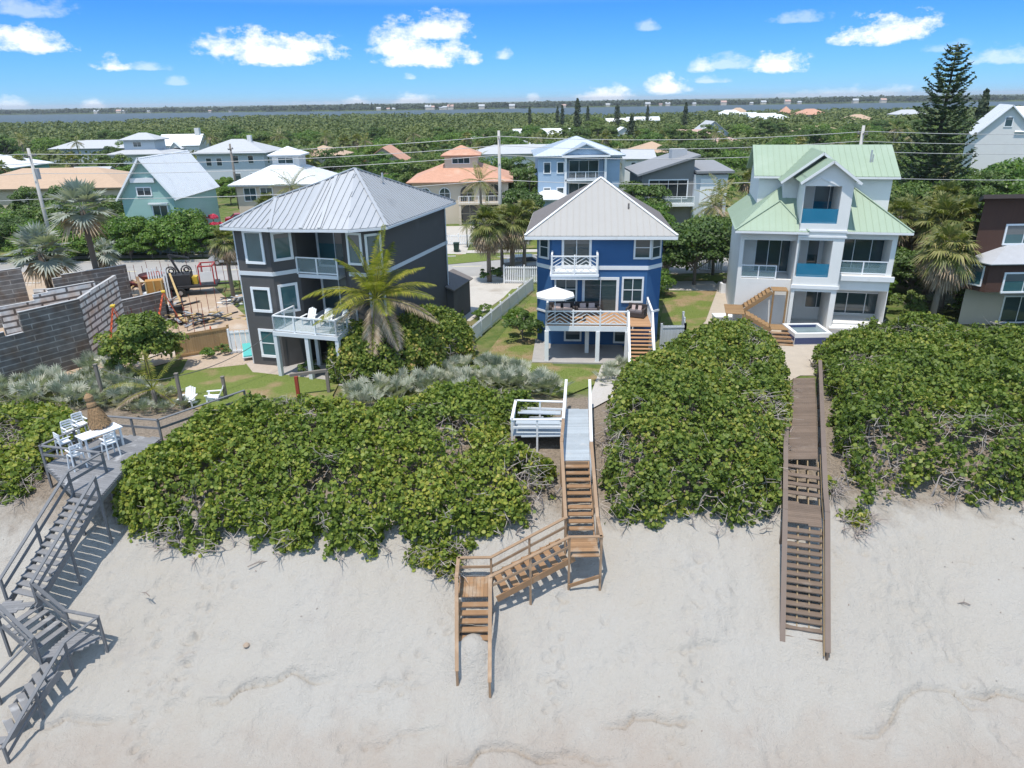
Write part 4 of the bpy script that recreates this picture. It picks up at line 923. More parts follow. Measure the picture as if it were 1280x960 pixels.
for i in range(4): MB().box(xc, sy - 1.9 - .36 * (i + 1), zc - .17 * (i + 1) - .05, xc + 1.4, sy - 1.9 - .36 * i, zc - .17 * (i + 1)).build('tread', WN, ST)
for x_, y_, z_ in ((xa + .1, sy - .55, za), (ox(990, 360, 49), sy - .55, za), (xb - 1.2, sy - 1.85, zb), (xb - .1, sy - 1.85, zb)): MB().box(x_ - .06, y_ - .06, 0, x_ + .06, y_ + .06, z_ - .05).build('post', WST2, ST)
# plunge pool
pp, pq = P(992, 432, 0), P(1034, 428, 0)
PL = T('plunge_pool', 'white walled plunge pool with a band of dark blue tiles', 'pool', (pp.x, pp.y, 0)); pw = pq.x - pp.x
b = MB()
for bb in ((0, 0, pw, .25), (0, 2.2, pw, 2.45), (0, .25, .25, 2.2), (pw - .25, .25, pw, 2.2)): b.box(bb[0], bb[1], 0, bb[2], bb[3], .85)
b.build('basin', WHT, PL); MB().box(.25, .25, .1, pw - .25, 2.2, .62).build('water_surface', mat('pool water', (.20, .26, .27), .1, var=.2, scale=1), PL)
b = MB(); b.box(.02, -.012, .1, pw - .02, 0, .55); b.box(-.012, .02, .35, 0, 2.4, .6); b.box(.25, 2.185, .63, pw - .25, 2.2, .8); b.build('tile_band', TIL, PL)

# === the brown house at the right edge
BRN = wallmat('brown timber siding', (.085, .045, .034), var=.14, stretch=(6, 6, .4), scale=1.2); BEI = wallmat('beige stucco', (.47, .42, .35)); ROOFG = mat('grey shingle', (.38, .385, .40), .8, var=.08, scale=2, bump=.4, bscale=18)
kx, ky = 33.1, 50.4
H = T('brown_house', 'dark brown timber house over a beige ground floor with a bay window', 'house', (kx, ky, 0))
MB().prism([(.25, .3), (14, .3), (14, 11), (7.6, 11)], 0, 4.345).build('lower_wall', BEI, H); MB().add([(0, 0, 4.35), (14.1, 0, 4.35), (14.1, 11.1, 4.35), (7.4, 11.1, 4.35), (0, 0, 9.25), (14.1, 0, 9.25), (14.1, 11.1, 7.4), (7.4, 11.1, 7.4)], [(0, 3, 2, 1), (4, 5, 6, 7), (0, 1, 5, 4), (1, 2, 6, 5), (2, 3, 7, 6), (3, 0, 4, 7)]).build('upper_wall', BRN, H)
b = MB(); b.slab([(-.55, -.6, 9.55), (14.5, -.6, 9.55), (14.5, 11.5, 7.65), (7.0, 11.5, 7.65)], .28); b.build('roof', mat('dark brown fascia', (.06, .045, .04), .7, var=.1), H)
b = MB(); b.prism([(-.35, 0), (.45, -1.5), (14, -1.5), (14, -.003), (.0, -.003)], 2.9, 5.0); b.build('bay', BRN, H)
b = MB(); a0, a1, a2 = Vector((-.6, -.1, 4.98)), Vector((.2, -1.9, 4.98)), Vector((14, -1.9, 4.98)); t0, t1 = Vector((2.4, -.01, 6.0)), Vector((14, -.01, 6.0))
roofplane(b, [a0, a1, t0], .08); roofplane(b, [a1, a2, t1, t0], .08); b.build('bay_roof', ROOFG, H)
hb = lambda px_, py_, y: (D(px_, py_, y).x - kx, D(px_, py_, y).z)
u, z_ = hb(1252, 306, ky); win(H, (0, 0, 0), *FRONT, u + .1, z_ + .1, 2.6, 1.25, 2, 1, .12, WHB, GLT)
u, z_ = hb(1250, 366, ky - 1.5); win(H, (0, -1.5, 0), *FRONT, u + .1, z_ + .1, 2.8, 1.25, 2, 1, .12, WHB, GLT)
sd_ = Vector((.8, -1.5, 0)).normalized(); win(H, (-.35, 0, 0), sd_, Vector((sd_.y, -sd_.x, 0)) * 1.0, .55, 3.35, .75, 1.3, 1, 1, .09, WHB, GLT)
u, z_ = hb(1243, 419, ky + .3); win(H, (0, .3, 0), *FRONT, u + .1, max(.15, z_ + .1), 3.6, 1.9, 3, 1, .1, WHB, GL, 'sliding_door')
# ------------------------------------------------------------------ vegetation
BARK = mat('grey bark', (.20, .175, .15), .9, var=.2, scale=4, bump=.6, bscale=18, stretch=(1, 1, .4)); BARKD = mat('brown bark', (.12, .095, .075), .9, var=.25, scale=4, bump=.6, bscale=16, stretch=(1, 1, .35))
TWIG = mat('bare grey twigs', (.42, .365, .325), .85, var=.2, scale=5)
LF_SG = leafmat('sea grape leaf', [(0, (.052, .084, .016)), (.24, (.112, .165, .027)), (.54, (.19, .245, .040)), (.78, (.31, .315, .055)), (.92, (.43, .37, .08)), (1, (.42, .25, .12))], .48, .28, .40, .38, .15, .25)
LF_SG2 = leafmat('sea grape leaf dark', [(0, (.048, .078, .016)), (.28, (.100, .152, .027)), (.60, (.17, .222, .040)), (.84, (.285, .29, .055)), (.94, (.41, .35, .09)), (1, (.40, .25, .12))], .48, .28, .35, .38, .15, .25)
LF_TR = leafmat('broad leaf', [(0, (.042, .075, .018)), (.4, (.078, .135, .028)), (.75, (.125, .185, .040)), (1, (.18, .215, .058))], .5, .25, .35, .5, .55)
LF_BR = leafmat('bright leaf', [(0, (0.047, 0.101, 0.016)), (.4, (0.088, 0.169, 0.024)), (.75, (0.142, 0.230, 0.032)), (1, (0.216, 0.270, 0.047))], .45, .3, .35, .5, .3)
LF_MG = leafmat('mangrove leaf', [(0, (.060, .085, .022)), (.4, (.105, .135, .032)), (.75, (.15, .17, .044)), (1, (.20, .195, .066))], .6, .15, .6, .03, .2)
LF_PM = leafmat('silver palmetto leaf', [(0, (.15, .18, .12)), (.4, (.30, .32, .25)), (.75, (.45, .45, .37)), (.92, (.54, .51, .42)), (1, (.44, .33, .21))], .5, .2, .4, .5, .3)
LF_SV = leafmat('silver fan leaf', [(0, (.17, .20, .17)), (.5, (.28, .31, .27)), (.85, (.40, .41, .36)), (1, (.42, .35, .24))], .5, .2, .3, .6, .1)
LF_SB = leafmat('cabbage palm leaf', [(0, (.075, .10, .024)), (.4, (.15, .17, .048)), (.75, (.26, .25, .09)), (1, (.40, .33, .17))], .45, .25, .3, .6, .4)
LF_DEAD = leafmat('dry frond', [(0, (.18, .12, .075)), (.5, (.32, .24, .16)), (1, (.46, .37, .27))], .8, .1, .3, .6, .2)
LF_CO = leafmat('coconut leaf', [(0, (.09, .12, .016)), (.4, (.20, .22, .028)), (.75, (.36, .33, .05)), (1, (.46, .34, .13))], .4, .3, .35, .5, .1)
LF_NP = leafmat('pine needles', [(0, (.034, .062, .024)), (.5, (.062, .098, .036)), (1, (.10, .135, .05))], .6, .1, .4, .5, .1)
LF_CS = leafmat('casuarina needles', [(0, (0.023, 0.039, 0.018)), (.5, (0.039, 0.058, 0.026)), (1, (0.065, 0.081, 0.039))], .7, .1, .4, .3, .3)
def rnd(a, b): return random.uniform(a, b)
def limb(b, p, q, r0, r1, sag=0.0, n=6, k=3):
    p, q = V(p), V(q); pts = [p.lerp(q, i / k) + Vector((rnd(-.06, .06), rnd(-.06, .06), sag * math.sin(math.pi * i / k))) * (q - p).length * (.0 if i in (0, k) else 1) for i in range(k + 1)]
    b.tube(pts, [r0 + (r1 - r0) * i / k for i in range(k + 1)], n, False)
# ---- thickets of sea grape along the dune
def thicket(label, poly, h, seed, dens=1.0, m=None, low=(.35, 1.1), scraggy=.35, group=None, name='sea_grape_thicket', base=None):
    g = np.random.default_rng(seed); px_ = [p[0] for p in poly]; py_ = [p[1] for p in poly]; cx_, cy2 = sum(px_) / len(px_), sum(py_) / len(py_)
    area = abs(sum(poly[i][0] * poly[(i + 1) % len(poly)][1] - poly[(i + 1) % len(poly)][0] * poly[i][1] for i in range(len(poly)))) / 2
    def hgt(x, y):
        wob = .35 * fbm(x, y, 1.3, seed % 5); e_ = edged(x, y, poly) + wob * .6; e_ = np.where(inpoly(x, y, poly), e_, -.2)
        r_ = np.clip(e_ / 2.3, 0, 1); dome = low[0] + (h - low[0]) * np.sqrt(np.clip(1 - (1 - r_) ** 2, 0, 1))
        return dome + .75 * fbm(x, y, 2.4, seed % 7) * np.clip(r_ * 1.3, .3, 1) + .75 * fbm(x, y, .95, (seed + 2) % 7)
    n = int(area * 44 * dens); x = g.uniform(min(px_) - .2, max(px_) + .2, n * 4); y = g.uniform(min(py_) - .2, max(py_) + .2, n * 4); ok = inpoly(x, y, poly); x, y = x[ok][:n], y[ok][:n]
    xr_, yr_ = g.uniform(min(px_), max(px_), n * 4), g.uniform(min(py_), max(py_), n * 4); ok = inpoly(xr_, yr_, poly); xr_, yr_ = xr_[ok], yr_[ok]; ok = edged(xr_, yr_, poly) < 1.0; x = np.concatenate([x, xr_[ok]]); y = np.concatenate([y, yr_[ok]])
    e_ = edged(x, y, poly); e_n = .02
    H_ = hgt(x, y); nx = -(hgt(x + e_n, y) - H_) / e_n; ny = -(hgt(x, y + e_n) - H_) / e_n; N = unit(np.stack([np.clip(nx, -1.6, 1.6), np.clip(ny, -1.6, 1.6), np.ones_like(nx)], 1))
    sink = g.exponential(.24, len(x)); edge = e_ < 1.1; u = g.random(len(x)); z = base_z(x, y) + np.where(edge & (u < .6), g.uniform(.12, 1, len(x)) * H_, H_ - sink)
    # thin, ragged places
    bare = (fbm(x, y, 1.9, (seed + 4) % 7) > .20) & (e_ < 3.6) & (g.random(len(x)) < .82) & (scraggy > .2)      # leafless, twiggy places low on the seaward side
    thin = (fbm(x, y, 1.0, (seed + 3) % 7) > .40) & (g.random(len(x)) < .85) | ((e_ < .8) & (g.random(len(x)) < scraggy)) | (e_ + 1.15 * fbm(x, y, 1.5, (seed + 5) % 7) < .12) | bare
    tw = np.stack([x, y, z], 1)[bare]; tw = tw[g.random(len(tw)) < .30][:700]; x, y, z, N = x[~thin], y[~thin], z[~thin], N[~thin]
    # each shoot ends in a whorl of stiff round leaves
    k = 7; sh = np.repeat(np.stack([x, y, z], 1), k, 0); SN = np.repeat(N, k, 0); m_ = len(sh); ph = np.tile(np.arange(k) * 2.4, len(x)) + np.repeat(g.uniform(0, 6.28, len(x)), k)
    t1 = unit(np.cross(SN, np.array([.3, .9, .1]))); t2 = np.cross(SN, t1); out = t1 * np.cos(ph)[:, None] + t2 * np.sin(ph)[:, None]; lift = g.uniform(-.2, 1.25, m_)[:, None]
    C = sh + out * g.uniform(.03, .15, m_)[:, None] + SN * g.uniform(-.22, .14, m_)[:, None]; LN = unit(SN * (.75 + .3 * g.random((m_, 1))) - out * lift * .8 + g.normal(size=(m_, 3)) * .62 + np.array([0, -.12, .15]))
    sz = g.uniform(.075, .185, m_)
    bz = tz(cx_, cy2)
    t = T(name, label, 'thicket', (cx_, cy2, bz), 0, group); off = np.array([cx_, cy2, bz])
    C = C - off
    ob('foliage', npmesh('foliage', leaves(C, LN, sz, HEX, .35, out), 7, m or LF_SG), t)
    b = MB(); nb = int(len(poly) * 6 + area * 1.4)
    for i in range(nb):
        for _ in range(30):
            bx_, by_ = g.uniform(min(px_), max(px_)), g.uniform(min(py_), max(py_))
            if inpoly(np.array([bx_]), np.array([by_]), poly)[0]: break
        d_ = edged(np.array([bx_]), np.array([by_]), poly)[0]
        if d_ > 1.6 and g.random() < .6: continue
        p = Vector((bx_ - cx_, by_ - cy2, tz(bx_, by_) - bz - .1)); hh = float(hgt(np.array([bx_]), np.array([by_]))[0]); a = g.uniform(0, 6.28)
        q = p + Vector((math.cos(a) * .35, math.sin(a) * .3 - .25, hh * g.uniform(.6, .95))); limb(b, p, q, .04, .018, .05, 5)
        for _ in range(7):
            s_ = p.lerp(q, g.uniform(.3, .95)); limb(b, s_, s_ + Vector((g.uniform(-.4, .4), g.uniform(-.75, .3), g.uniform(-.1, .5))), .017, .006, 0, 4, 2)
    for q in tw:
        q = Vector((q[0] - cx_, q[1] - cy2, q[2] - bz)); d_ = Vector((g.normal(), g.normal() - .4, g.uniform(.1, 1.1))) * .30
        b.tube([q - d_ * .8, q + Vector((g.normal() * .05, g.normal() * .05, .03)), q + d_], [.013, .010, .004], 3, False)
    b.build('branches', TWIG, t, smooth=False)
    return t
def pp_(z, *a): return [tuple(P(x, y, z).xy) for x, y in a]
def pq_(*a):
    o = []
    for x, y in a: q = Q(x, y, .1); o.append((q.x, q.y))
    return o
thicket('largest sea grape thicket, between the grey staircase and the centre boardwalk', pq_((150, 655), (178, 672), (240, 684), (305, 683), (345, 690), (410, 692), (470, 690), (520, 686)) + pq_((600, 672), (650, 662), (672, 640)) + pp_(.6, (692, 600)) + pp_(.9, (696, 568)) + pp_(1.0, (640, 555)) + pp_(1.5, (630, 520), (690, 505)) + pp_(1.7, (640, 482), (560, 474), (480, 500), (430, 498), (330, 490), (255, 508), (190, 542)) + pp_(.8, (150, 585)) + pp_(.5, (138, 612)), 1.9, 11)
thicket('small sea grape clump spilling down the sand beside the lowest brown stairs', pq_((500, 690), (520, 702), (572, 716), (578, 696), (600, 675), (560, 670), (510, 675)), .9, 17, 1.0, low=(.3, .6), scraggy=.1)
thicket('dense sea grape thicket between the centre boardwalk and the long brown walkover', pq_((757, 650), (790, 652), (815, 660), (860, 655), (900, 662), (925, 652), (960, 655), (972, 640)) + pp_(.7, (980, 580)) + pp_(1.6, (990, 500)) + pp_(1.3, (988, 448), (966, 420), (920, 405), (860, 420), (800, 446), (768, 474)) + pp_(1.3, (752, 520)) + pp_(.5, (750, 590)), 2.35, 23, m=LF_SG2)
thicket('broad sea grape thicket right of the long brown walkover', pq_((1062, 655), (1085, 640), (1120, 630), (1180, 626), (1240, 632), (1300, 636)) + [(30, 27)] + [(47, 38), (44, 50)] + pp_(1.5, (1290, 425), (1200, 412), (1150, 402)) + pp_(1.3, (1120, 410), (1060, 412), (1018, 432)) + pp_(1.0, (1040, 520), (1052, 575)) + pq_((1085, 610)), 2.35, 31, .85, m=LF_SG2)
thicket('low sea grape thicket left of the grey staircase', pq_((-70, 640), (0, 632), (35, 622), (60, 600)) + pp_(.6, (85, 565)) + pp_(1.2, (55, 550), (120, 528), (100, 505), (50, 490), (0, 490), (-90, 500)), 1.0, 37, .9)
thicket('yellow green sea grape sprout at the foot of the sand, right of the walkover', pq_((1045, 640), (1060, 657), (1085, 655), (1092, 640), (1070, 628)), .5, 41, 1.2, low=(.25, .4), scraggy=0)
thicket('tiny sea grape sprout beside the walkover\'s lower landing', pq_((1031, 606), (1034, 614), (1044, 613), (1042, 603)), .45, 43, 1.6, low=(.25, .3), scraggy=0)
thicket('tall dark sea grape bush in front of the charcoal house', pp_(.2, (412, 476), (450, 488), (500, 484), (545, 470), (592, 452)) + pp_(1.4, (594, 412)) + pp_(2.4, (570, 392), (480, 385), (410, 395)), 3.2, 47, 1.0, m=LF_SG2, scraggy=.1, name='sea_grape_bush')
# ---- generic crowns
def crown(n_cl, per, rad, h0, h1, leaf, seed, flat=1.0, shape=OVAL, spread=.55):
    g = np.random.default_rng(seed); th_ = g.uniform(0, 6.28, n_cl); ph_ = np.arccos(g.uniform(-.55, 1, n_cl)); rr = g.uniform(.55, 1, n_cl); mid = (h0 + h1) / 2; hh = (h1 - h0) / 2
    cc = np.stack([rad * rr * np.sin(ph_) * np.cos(th_), rad * rr * np.sin(ph_) * np.sin(th_), mid + hh * rr * np.cos(ph_)], 1); cr = g.uniform(.6, 1.25, n_cl) * rad * spread * .62
    d = unit(g.normal(size=(n_cl, per, 3))); d[..., 2] = np.where(d[..., 2] < -.2, -d[..., 2] * .6, d[..., 2]); d = unit(d)
    C = cc[:, None, :] + d * (cr[:, None, None] * (1 - g.exponential(.13, (n_cl, per, 1))) * np.array([1, 1, .72 * flat])); N = d + g.normal(size=d.shape) * .45 + np.array([0, 0, .35])
    return leaves(C.reshape(-1, 3), N.reshape(-1, 3), g.uniform(.7, 1.25, n_cl * per) * leaf, shape, .2), len(shape), cc
def broad_tree(seed, rad, h, leaf, m, ncl=22, per=110, trunk=True, name='broadleaf_tree', bark=None, lo=.16):
    t = T(name, '', 'tree'); vs, k, cc = crown(ncl, per, rad, h * lo, h, leaf, seed); ob('crown', npmesh('crown', vs, k, m), t)
    if trunk:
        random.seed(seed); b = MB(); b.tube([(0, 0, -.3), (.1, .05, h * .25), (.05, 0, h * .5)], [.22 * h / 7, .17 * h / 7, .1 * h / 7], 7)
        for c in cc[::2]: limb(b, (.07, 0, h * rnd(.2, .45)), c, .08 * h / 7, .025, .04, 5)
        b.build('trunk', bark or BARK, t, smooth=True)
    return t
def fanleaf(c, d, n, L, w, spread=2.0, droop=.25, fold=.35, rs=None):
    c, d = np.array(c, float), np.array(d, float); d = d / np.linalg.norm(d); s = np.cross(d, [0, 0, 1.0]); s = s / (np.linalg.norm(s) + 1e-6); u = np.cross(s, d); out = []
    for i in range(n):
        a = (i / (n - 1) - .5) * 2 * spread * .5 * 1.9; dd = d * math.cos(a) + s * math.sin(a) + u * fold * abs(math.sin(a)); dd /= np.linalg.norm(dd); l_ = L * (1 - .25 * abs(a) / 2) * rnd(.9, 1.08)
        sd = np.cross(dd, u); sd /= np.linalg.norm(sd) + 1e-6; m = c + dd * l_ * .5 - np.array([0, 0, droop * .12 * L]); tip = c + dd * l_ - np.array([0, 0, droop * L * rnd(.6, 1.3)])
        out += [c, m + sd * w, tip, m - sd * w]
    return out
def fan_palm(seed, h, crown_r, nfr, nseg, m, dead=0, lean=.05, name='cabbage_palm', tr=.17, bark=None, droop=.35, w=.05, elmin=-35):
    random.seed(seed); t = T(name, '', 'palm'); lx, ly = rnd(-lean, lean) * h, rnd(-lean, lean) * h; top = np.array([lx, ly, h])
    MB().tube([(0, 0, -.3), (lx * .3, ly * .3, h * .4), (lx * .7, ly * .7, h * .75), (lx, ly, h)], [tr * 1.25, tr, tr * .95, tr * .9], 9).build('trunk', bark or BARK, t, smooth=True)
    vs, dv = [], []; st = MB()
    for i in range(nfr):
        az = i * 2.399 + rnd(-.2, .2); f = (i + .5) / nfr; el = R(80 - (80 - elmin) * f + rnd(-8, 8)); d = np.array([math.cos(az) * math.cos(el), math.sin(az) * math.cos(el), math.sin(el)]); lp = crown_r * rnd(.45, .6)
        c = top + d * lp - np.array([0, 0, .1 * lp * f]); d2 = d - np.array([0, 0, .35 * f]); vs += fanleaf(c, d2, nseg, crown_r * .58, w * crown_r, 2.0, droop, .3); st.bar(top, c, .035, .03)
    ob('fronds', npmesh('fronds', vs, 4, m), t); st.build('stalks', LF_SB if m is not LF_SV else m, t)
    for i in range(dead):
        az = rnd(0, 6.28); el = R(rnd(-80, -12)); d = np.array([math.cos(az) * math.cos(el), math.sin(az) * math.cos(el), math.sin(el)]); c = top - np.array([0, 0, rnd(.0, .5)]) + d * crown_r * rnd(.3, .5); dv += fanleaf(c, d, nseg, crown_r * .62, w * crown_r * .95, 1.6, .55, .2)
    if dead: ob('dead_fronds', npmesh('dead_fronds', dv, 4, LF_DEAD), t)
    return t
def frond(base, az, el, L, nl, ll, w, sagg, twist=.0):
    """a feather frond: arching rachis with leaflets on both sides"""
    base = np.array(base, float); d = np.array([math.cos(az) * math.cos(el), math.sin(az) * math.cos(el), math.sin(el)]); s = np.array([-math.sin(az), math.cos(az), 0]); pts = []; p = base.copy(); n = 10
    for i in range(n + 1):
        pts.append(p.copy()); d = d - np.array([0, 0, sagg / n]); d /= np.linalg.norm(d); p = p + d * L / n
    vs = []; P_ = np.array(pts)
    for j in range(nl):
        f = .14 + .86 * j / (nl - 1); x = f * n; i = min(int(x), n - 1); c = P_[i] + (P_[i + 1] - P_[i]) * (x - i); dd = P_[i + 1] - P_[i]; dd /= np.linalg.norm(dd); l_ = ll * math.sin(math.pi * (f * .82 + .14)) ** .7 * rnd(.85, 1.1); u = np.cross(s, dd)
        for sg in (1, -1):
            q = dd * .55 + s * sg * .8 + u * (-.25 + .4 * twist) - np.array([0, 0, .22]); q /= np.linalg.norm(q); m = c + q * l_ * .5; tip = c + q * l_ - np.array([0, 0, .25 * l_ * rnd(.6, 1.4)]); vs += [c, m + dd * w, tip, m - dd * w]
    return vs, pts
def feather_palm(seed, h, L, nfr, nl, m, dead=0, name='coconut_palm', lean=(0, 0), tr=.14, ll=.75, w=.03, els=(80, -25), sag=1.1):
    random.seed(seed); t = T(name, '', 'palm'); top = (lean[0], lean[1], h); MB().tube([(0, 0, -.3), (lean[0] * .25, lean[1] * .25, h * .4), (lean[0] * .65, lean[1] * .65, h * .75), top], [tr * 1.5, tr * 1.05, tr, tr * .9], 9).build('trunk', BARK, t, smooth=True)
    vs, dv, ra = [], [], MB()
    for i in range(nfr + dead):
        f = (i + .5) / nfr; el = R(els[0] + (els[1] - els[0]) * min(f, 1) + rnd(-7, 7)) if i < nfr else R(rnd(-30, 10)); v_, pts = frond(top, i * 2.399 + rnd(-.25, .25), el, L * rnd(.85, 1.08), nl, ll, w, sag * rnd(.7, 1.2)); (vs if i < nfr else dv).extend(v_); ra.tube([tuple(q) for q in pts], [.035 - .028 * k / 10 for k in range(11)], 4, False)
    ob('fronds', npmesh('fronds', vs, 4, m), t); ra.build('stalks', m, t)
    if dead: ob('dead_fronds', npmesh('dead_fronds', dv, 4, LF_DEAD), t)
    return t
# ---- palmettos on the dune top
def palmetto(seed, r=1.0, nf=17):
    random.seed(seed); t = T('saw_palmetto', '', 'palmetto'); vs = []; st = MB()
    for i in range(nf):
        az = i * 2.399 + rnd(-.3, .3); el = R(rnd(22, 82)); d = np.array([math.cos(az) * math.cos(el), math.sin(az) * math.cos(el), math.sin(el)]); o = np.array([rnd(-.25, .25), rnd(-.25, .25), .05]); c = o + d * r * rnd(.5, .95); vs += fanleaf(c, d, 13, r * .52, .035 * r, 1.9, .12, .25); st.bar(o, c, .018, .014)
    ob('fronds', npmesh('fronds', vs, 4, LF_PM), t); st.build('stalks', LF_PM, t); return t
PMS = [palmetto(s) for s in (1, 2, 3)]
def scatter_px(poly, n, seed, mind):
    g = random.Random(seed); xs_ = [p[0] for p in poly]; ys_ = [p[1] for p in poly]; out = []; k = 0
    while len(out) < n and k < 4000:
        k += 1; x, y = g.uniform(min(xs_), max(xs_)), g.uniform(min(ys_), max(ys_))
        if inpoly(np.array([x]), np.array([y]), poly)[0] and all(math.hypot(x - a, y - b) > mind for a, b in out): out.append((x, y))
    return out
def stand(protos, pts, label, group, smin, smax, dz=-.05):
    for (x, y) in pts: place(random.choice(protos), (x, y, tz(x, y) + dz), rnd(0, 6.28), label, group, rnd(smin, smax))
random.seed(3)
stand(PMS, scatter_px(pp_(.9, (435, 492), (470, 500), (560, 488), (640, 478), (690, 480), (668, 458), (560, 440), (505, 455), (470, 470)), 34, 1, .72), 'silvery saw palmetto in the band behind the largest thicket', 'palmettos behind the largest thicket', .85, 1.25)
stand(PMS, scatter_px(pp_(.6, (0, 505), (60, 498), (115, 505), (180, 510), (185, 480), (150, 462), (100, 455), (30, 480), (0, 482)), 24, 2, .85), 'grey green saw palmetto between the block walls and the lookout deck', 'palmettos below the block walls', .95, 1.35)
stand(PMS, scatter_px(pp_(.3, (752, 480), (785, 470), (790, 455), (765, 460)), 3, 3, .6), 'blue grey palmetto beside the path at the right thicket\'s edge', 'palmettos by the path', .7, .95)
stand(PMS, scatter_px(pp_(.3, (120, 500), (200, 520), (250, 500), (230, 480), (190, 480)), 8, 5, .7), 'pale palmetto among the bare sand behind the lookout deck', 'palmettos behind the lookout deck', .55, .85)
# ---- hero palms
t = feather_palm(5, 4.9, 4.3, 18, 54, LF_CO, 6, lean=(.35, -.15), tr=.17, ll=.95, w=.031, els=(84, 8), sag=1.0); q = P(470, 430, 0); q = Vector((-8.6, 42.0, 0))
place(t, q, .6, 'yellowing coconut palm standing in front of the charcoal house', sc=1.0)
t = feather_palm(9, .9, 2.6, 5, 22, LF_CO, 3, name='young_coconut_palm', tr=.13, ll=.5, w=.026, els=(78, 30), sag=.9); q = P(195, 505, .3)
place(t, q, 2.2, 'ragged young coconut palm beside the white lawn chairs')
t = fan_palm(12, 8.0, 2.8, 26, 18, LF_SV, 4, .02, 'silver_palm', .24, BARKD, .16, .038, -22); q = Vector((-35.6, 60.5, 0)); place(t, q, .4, 'tall silver fan palm with a slim trunk behind the block walls', sc=1.0)
t = fan_palm(13, 4.3, 3.0, 24, 18, LF_SV, 5, .02, 'silver_palm', .27, BARKD, .18, .038, -25); q = Vector((-40.6, 61.5, 0)); place(t, q, 1.4, 'short silver fan palm at the left edge behind the block walls')
t = fan_palm(14, 3.6, 1.5, 18, 14, LF_SV, 8, .02, 'silver_palm', .14, BARK, .4, .05, -70); q = Vector((-37.6, 66, 0)); place(t, q, 1.4, 'thin half dead fan palm between the two silver palms')
SBS = [fan_palm(21, 5.4, 2.1, 30, 20, LF_SB, 60, .04, 'cabbage_palm', .2, BARK, .45, .034), fan_palm(22, 4.6, 1.9, 26, 19, LF_SB, 48, .05, 'cabbage_palm', .19, BARK, .45, .034), fan_palm(23, 6.4, 2.0, 26, 19, LF_SB, 40, .03, 'cabbage_palm', .19, BARK, .4, .034)]
for (px_, py_, i, s, lb_) in ((612, 352, 0, 1.0, 'cabbage palm with a shaggy skirt of dead fronds, leftmost of the row by the driveway'), (640, 346, 1, 1.15, 'middle cabbage palm of the row left of the blue house'), (655, 342, 2, .92, 'cabbage palm touching the blue house roof\'s left corner'), (628, 343, 2, .85, 'slimmer cabbage palm behind the shaggy one by the driveway')):
    q = P(px_, py_, 0); place(SBS[i], q, rnd(0, 6), lb_, 'cabbage palms beside the driveway', s)
for (x, y, i, s, lb_) in ((31.0, 50.2, 0, 1.05, 'cabbage palm nearest the sea between the white and the brown house'), (35.2, 58.5, 1, 1.35, 'shaggy cabbage palm behind the nearest one, right of the white house'), (37.2, 62.0, 2, .95, 'cabbage palm behind the shaggy pair, left of the brown house'), (33.5, 55.0, 1, .75, 'low cabbage palm half hidden behind the nearest one right of the white house'), (34.2, 68, 1, 1.2, 'pale cabbage palm under the tall pine'), (33.6, 53.6, 1, 1.15, 'shaggy cabbage palm just right of the nearest one'), (37.4, 59.5, 0, 1.15, 'cabbage palm against the brown house\'s left corner'), (33.4, 61.0, 2, 1.0, 'tall cabbage palm close behind the white house\'s right wall'), (39.0, 65.0, 0, 1.1, 'cabbage palm farthest back beside the brown house'), (35.4, 63.5, 0, 1.1, 'cabbage palm in the middle of the group right of the white house'), (44.5, 74, 0, 1.1, 'grey cabbage palm in front of the white gabled house')):
    place(SBS[i], (x, y, 0), rnd(0, 6), lb_, 'cabbage palms right of the white house', s)
place(SBS[2], (-24.6, 61.5, 0), 1, 'cabbage palm against the charcoal house\'s left wall', None, .80)
place(SBS[0], (24.8, 74.5, 0), 2, 'round cabbage palm in front of the grey modern house', None, .95)
place(SBS[1], (28.0, 73.0, 0), 2, 'cabbage palm right of the round one before the grey modern house', None, .95)
place(SBS[1], (-29.5, 88, 0), 2, 'cabbage palm beside the mint green house\'s right wall', None, 1.0)
t = feather_palm(31, 6.6, 3.2, 18, 20, LF_SB, 4, tr=.15, ll=.7, w=.04, els=(80, -35)); place(t, (-26.2, 88.5, 0), 1, 'coconut palm standing before the white hip roof of the beige house')
place(t, (-3.6, 92, 0), 2.2, 'coconut palm in front of the terracotta roofed house'); place(t, (-5.0, 83.5, 0), .3, 'small palm on the lawn by the terracotta house\'s fence', None, .38)
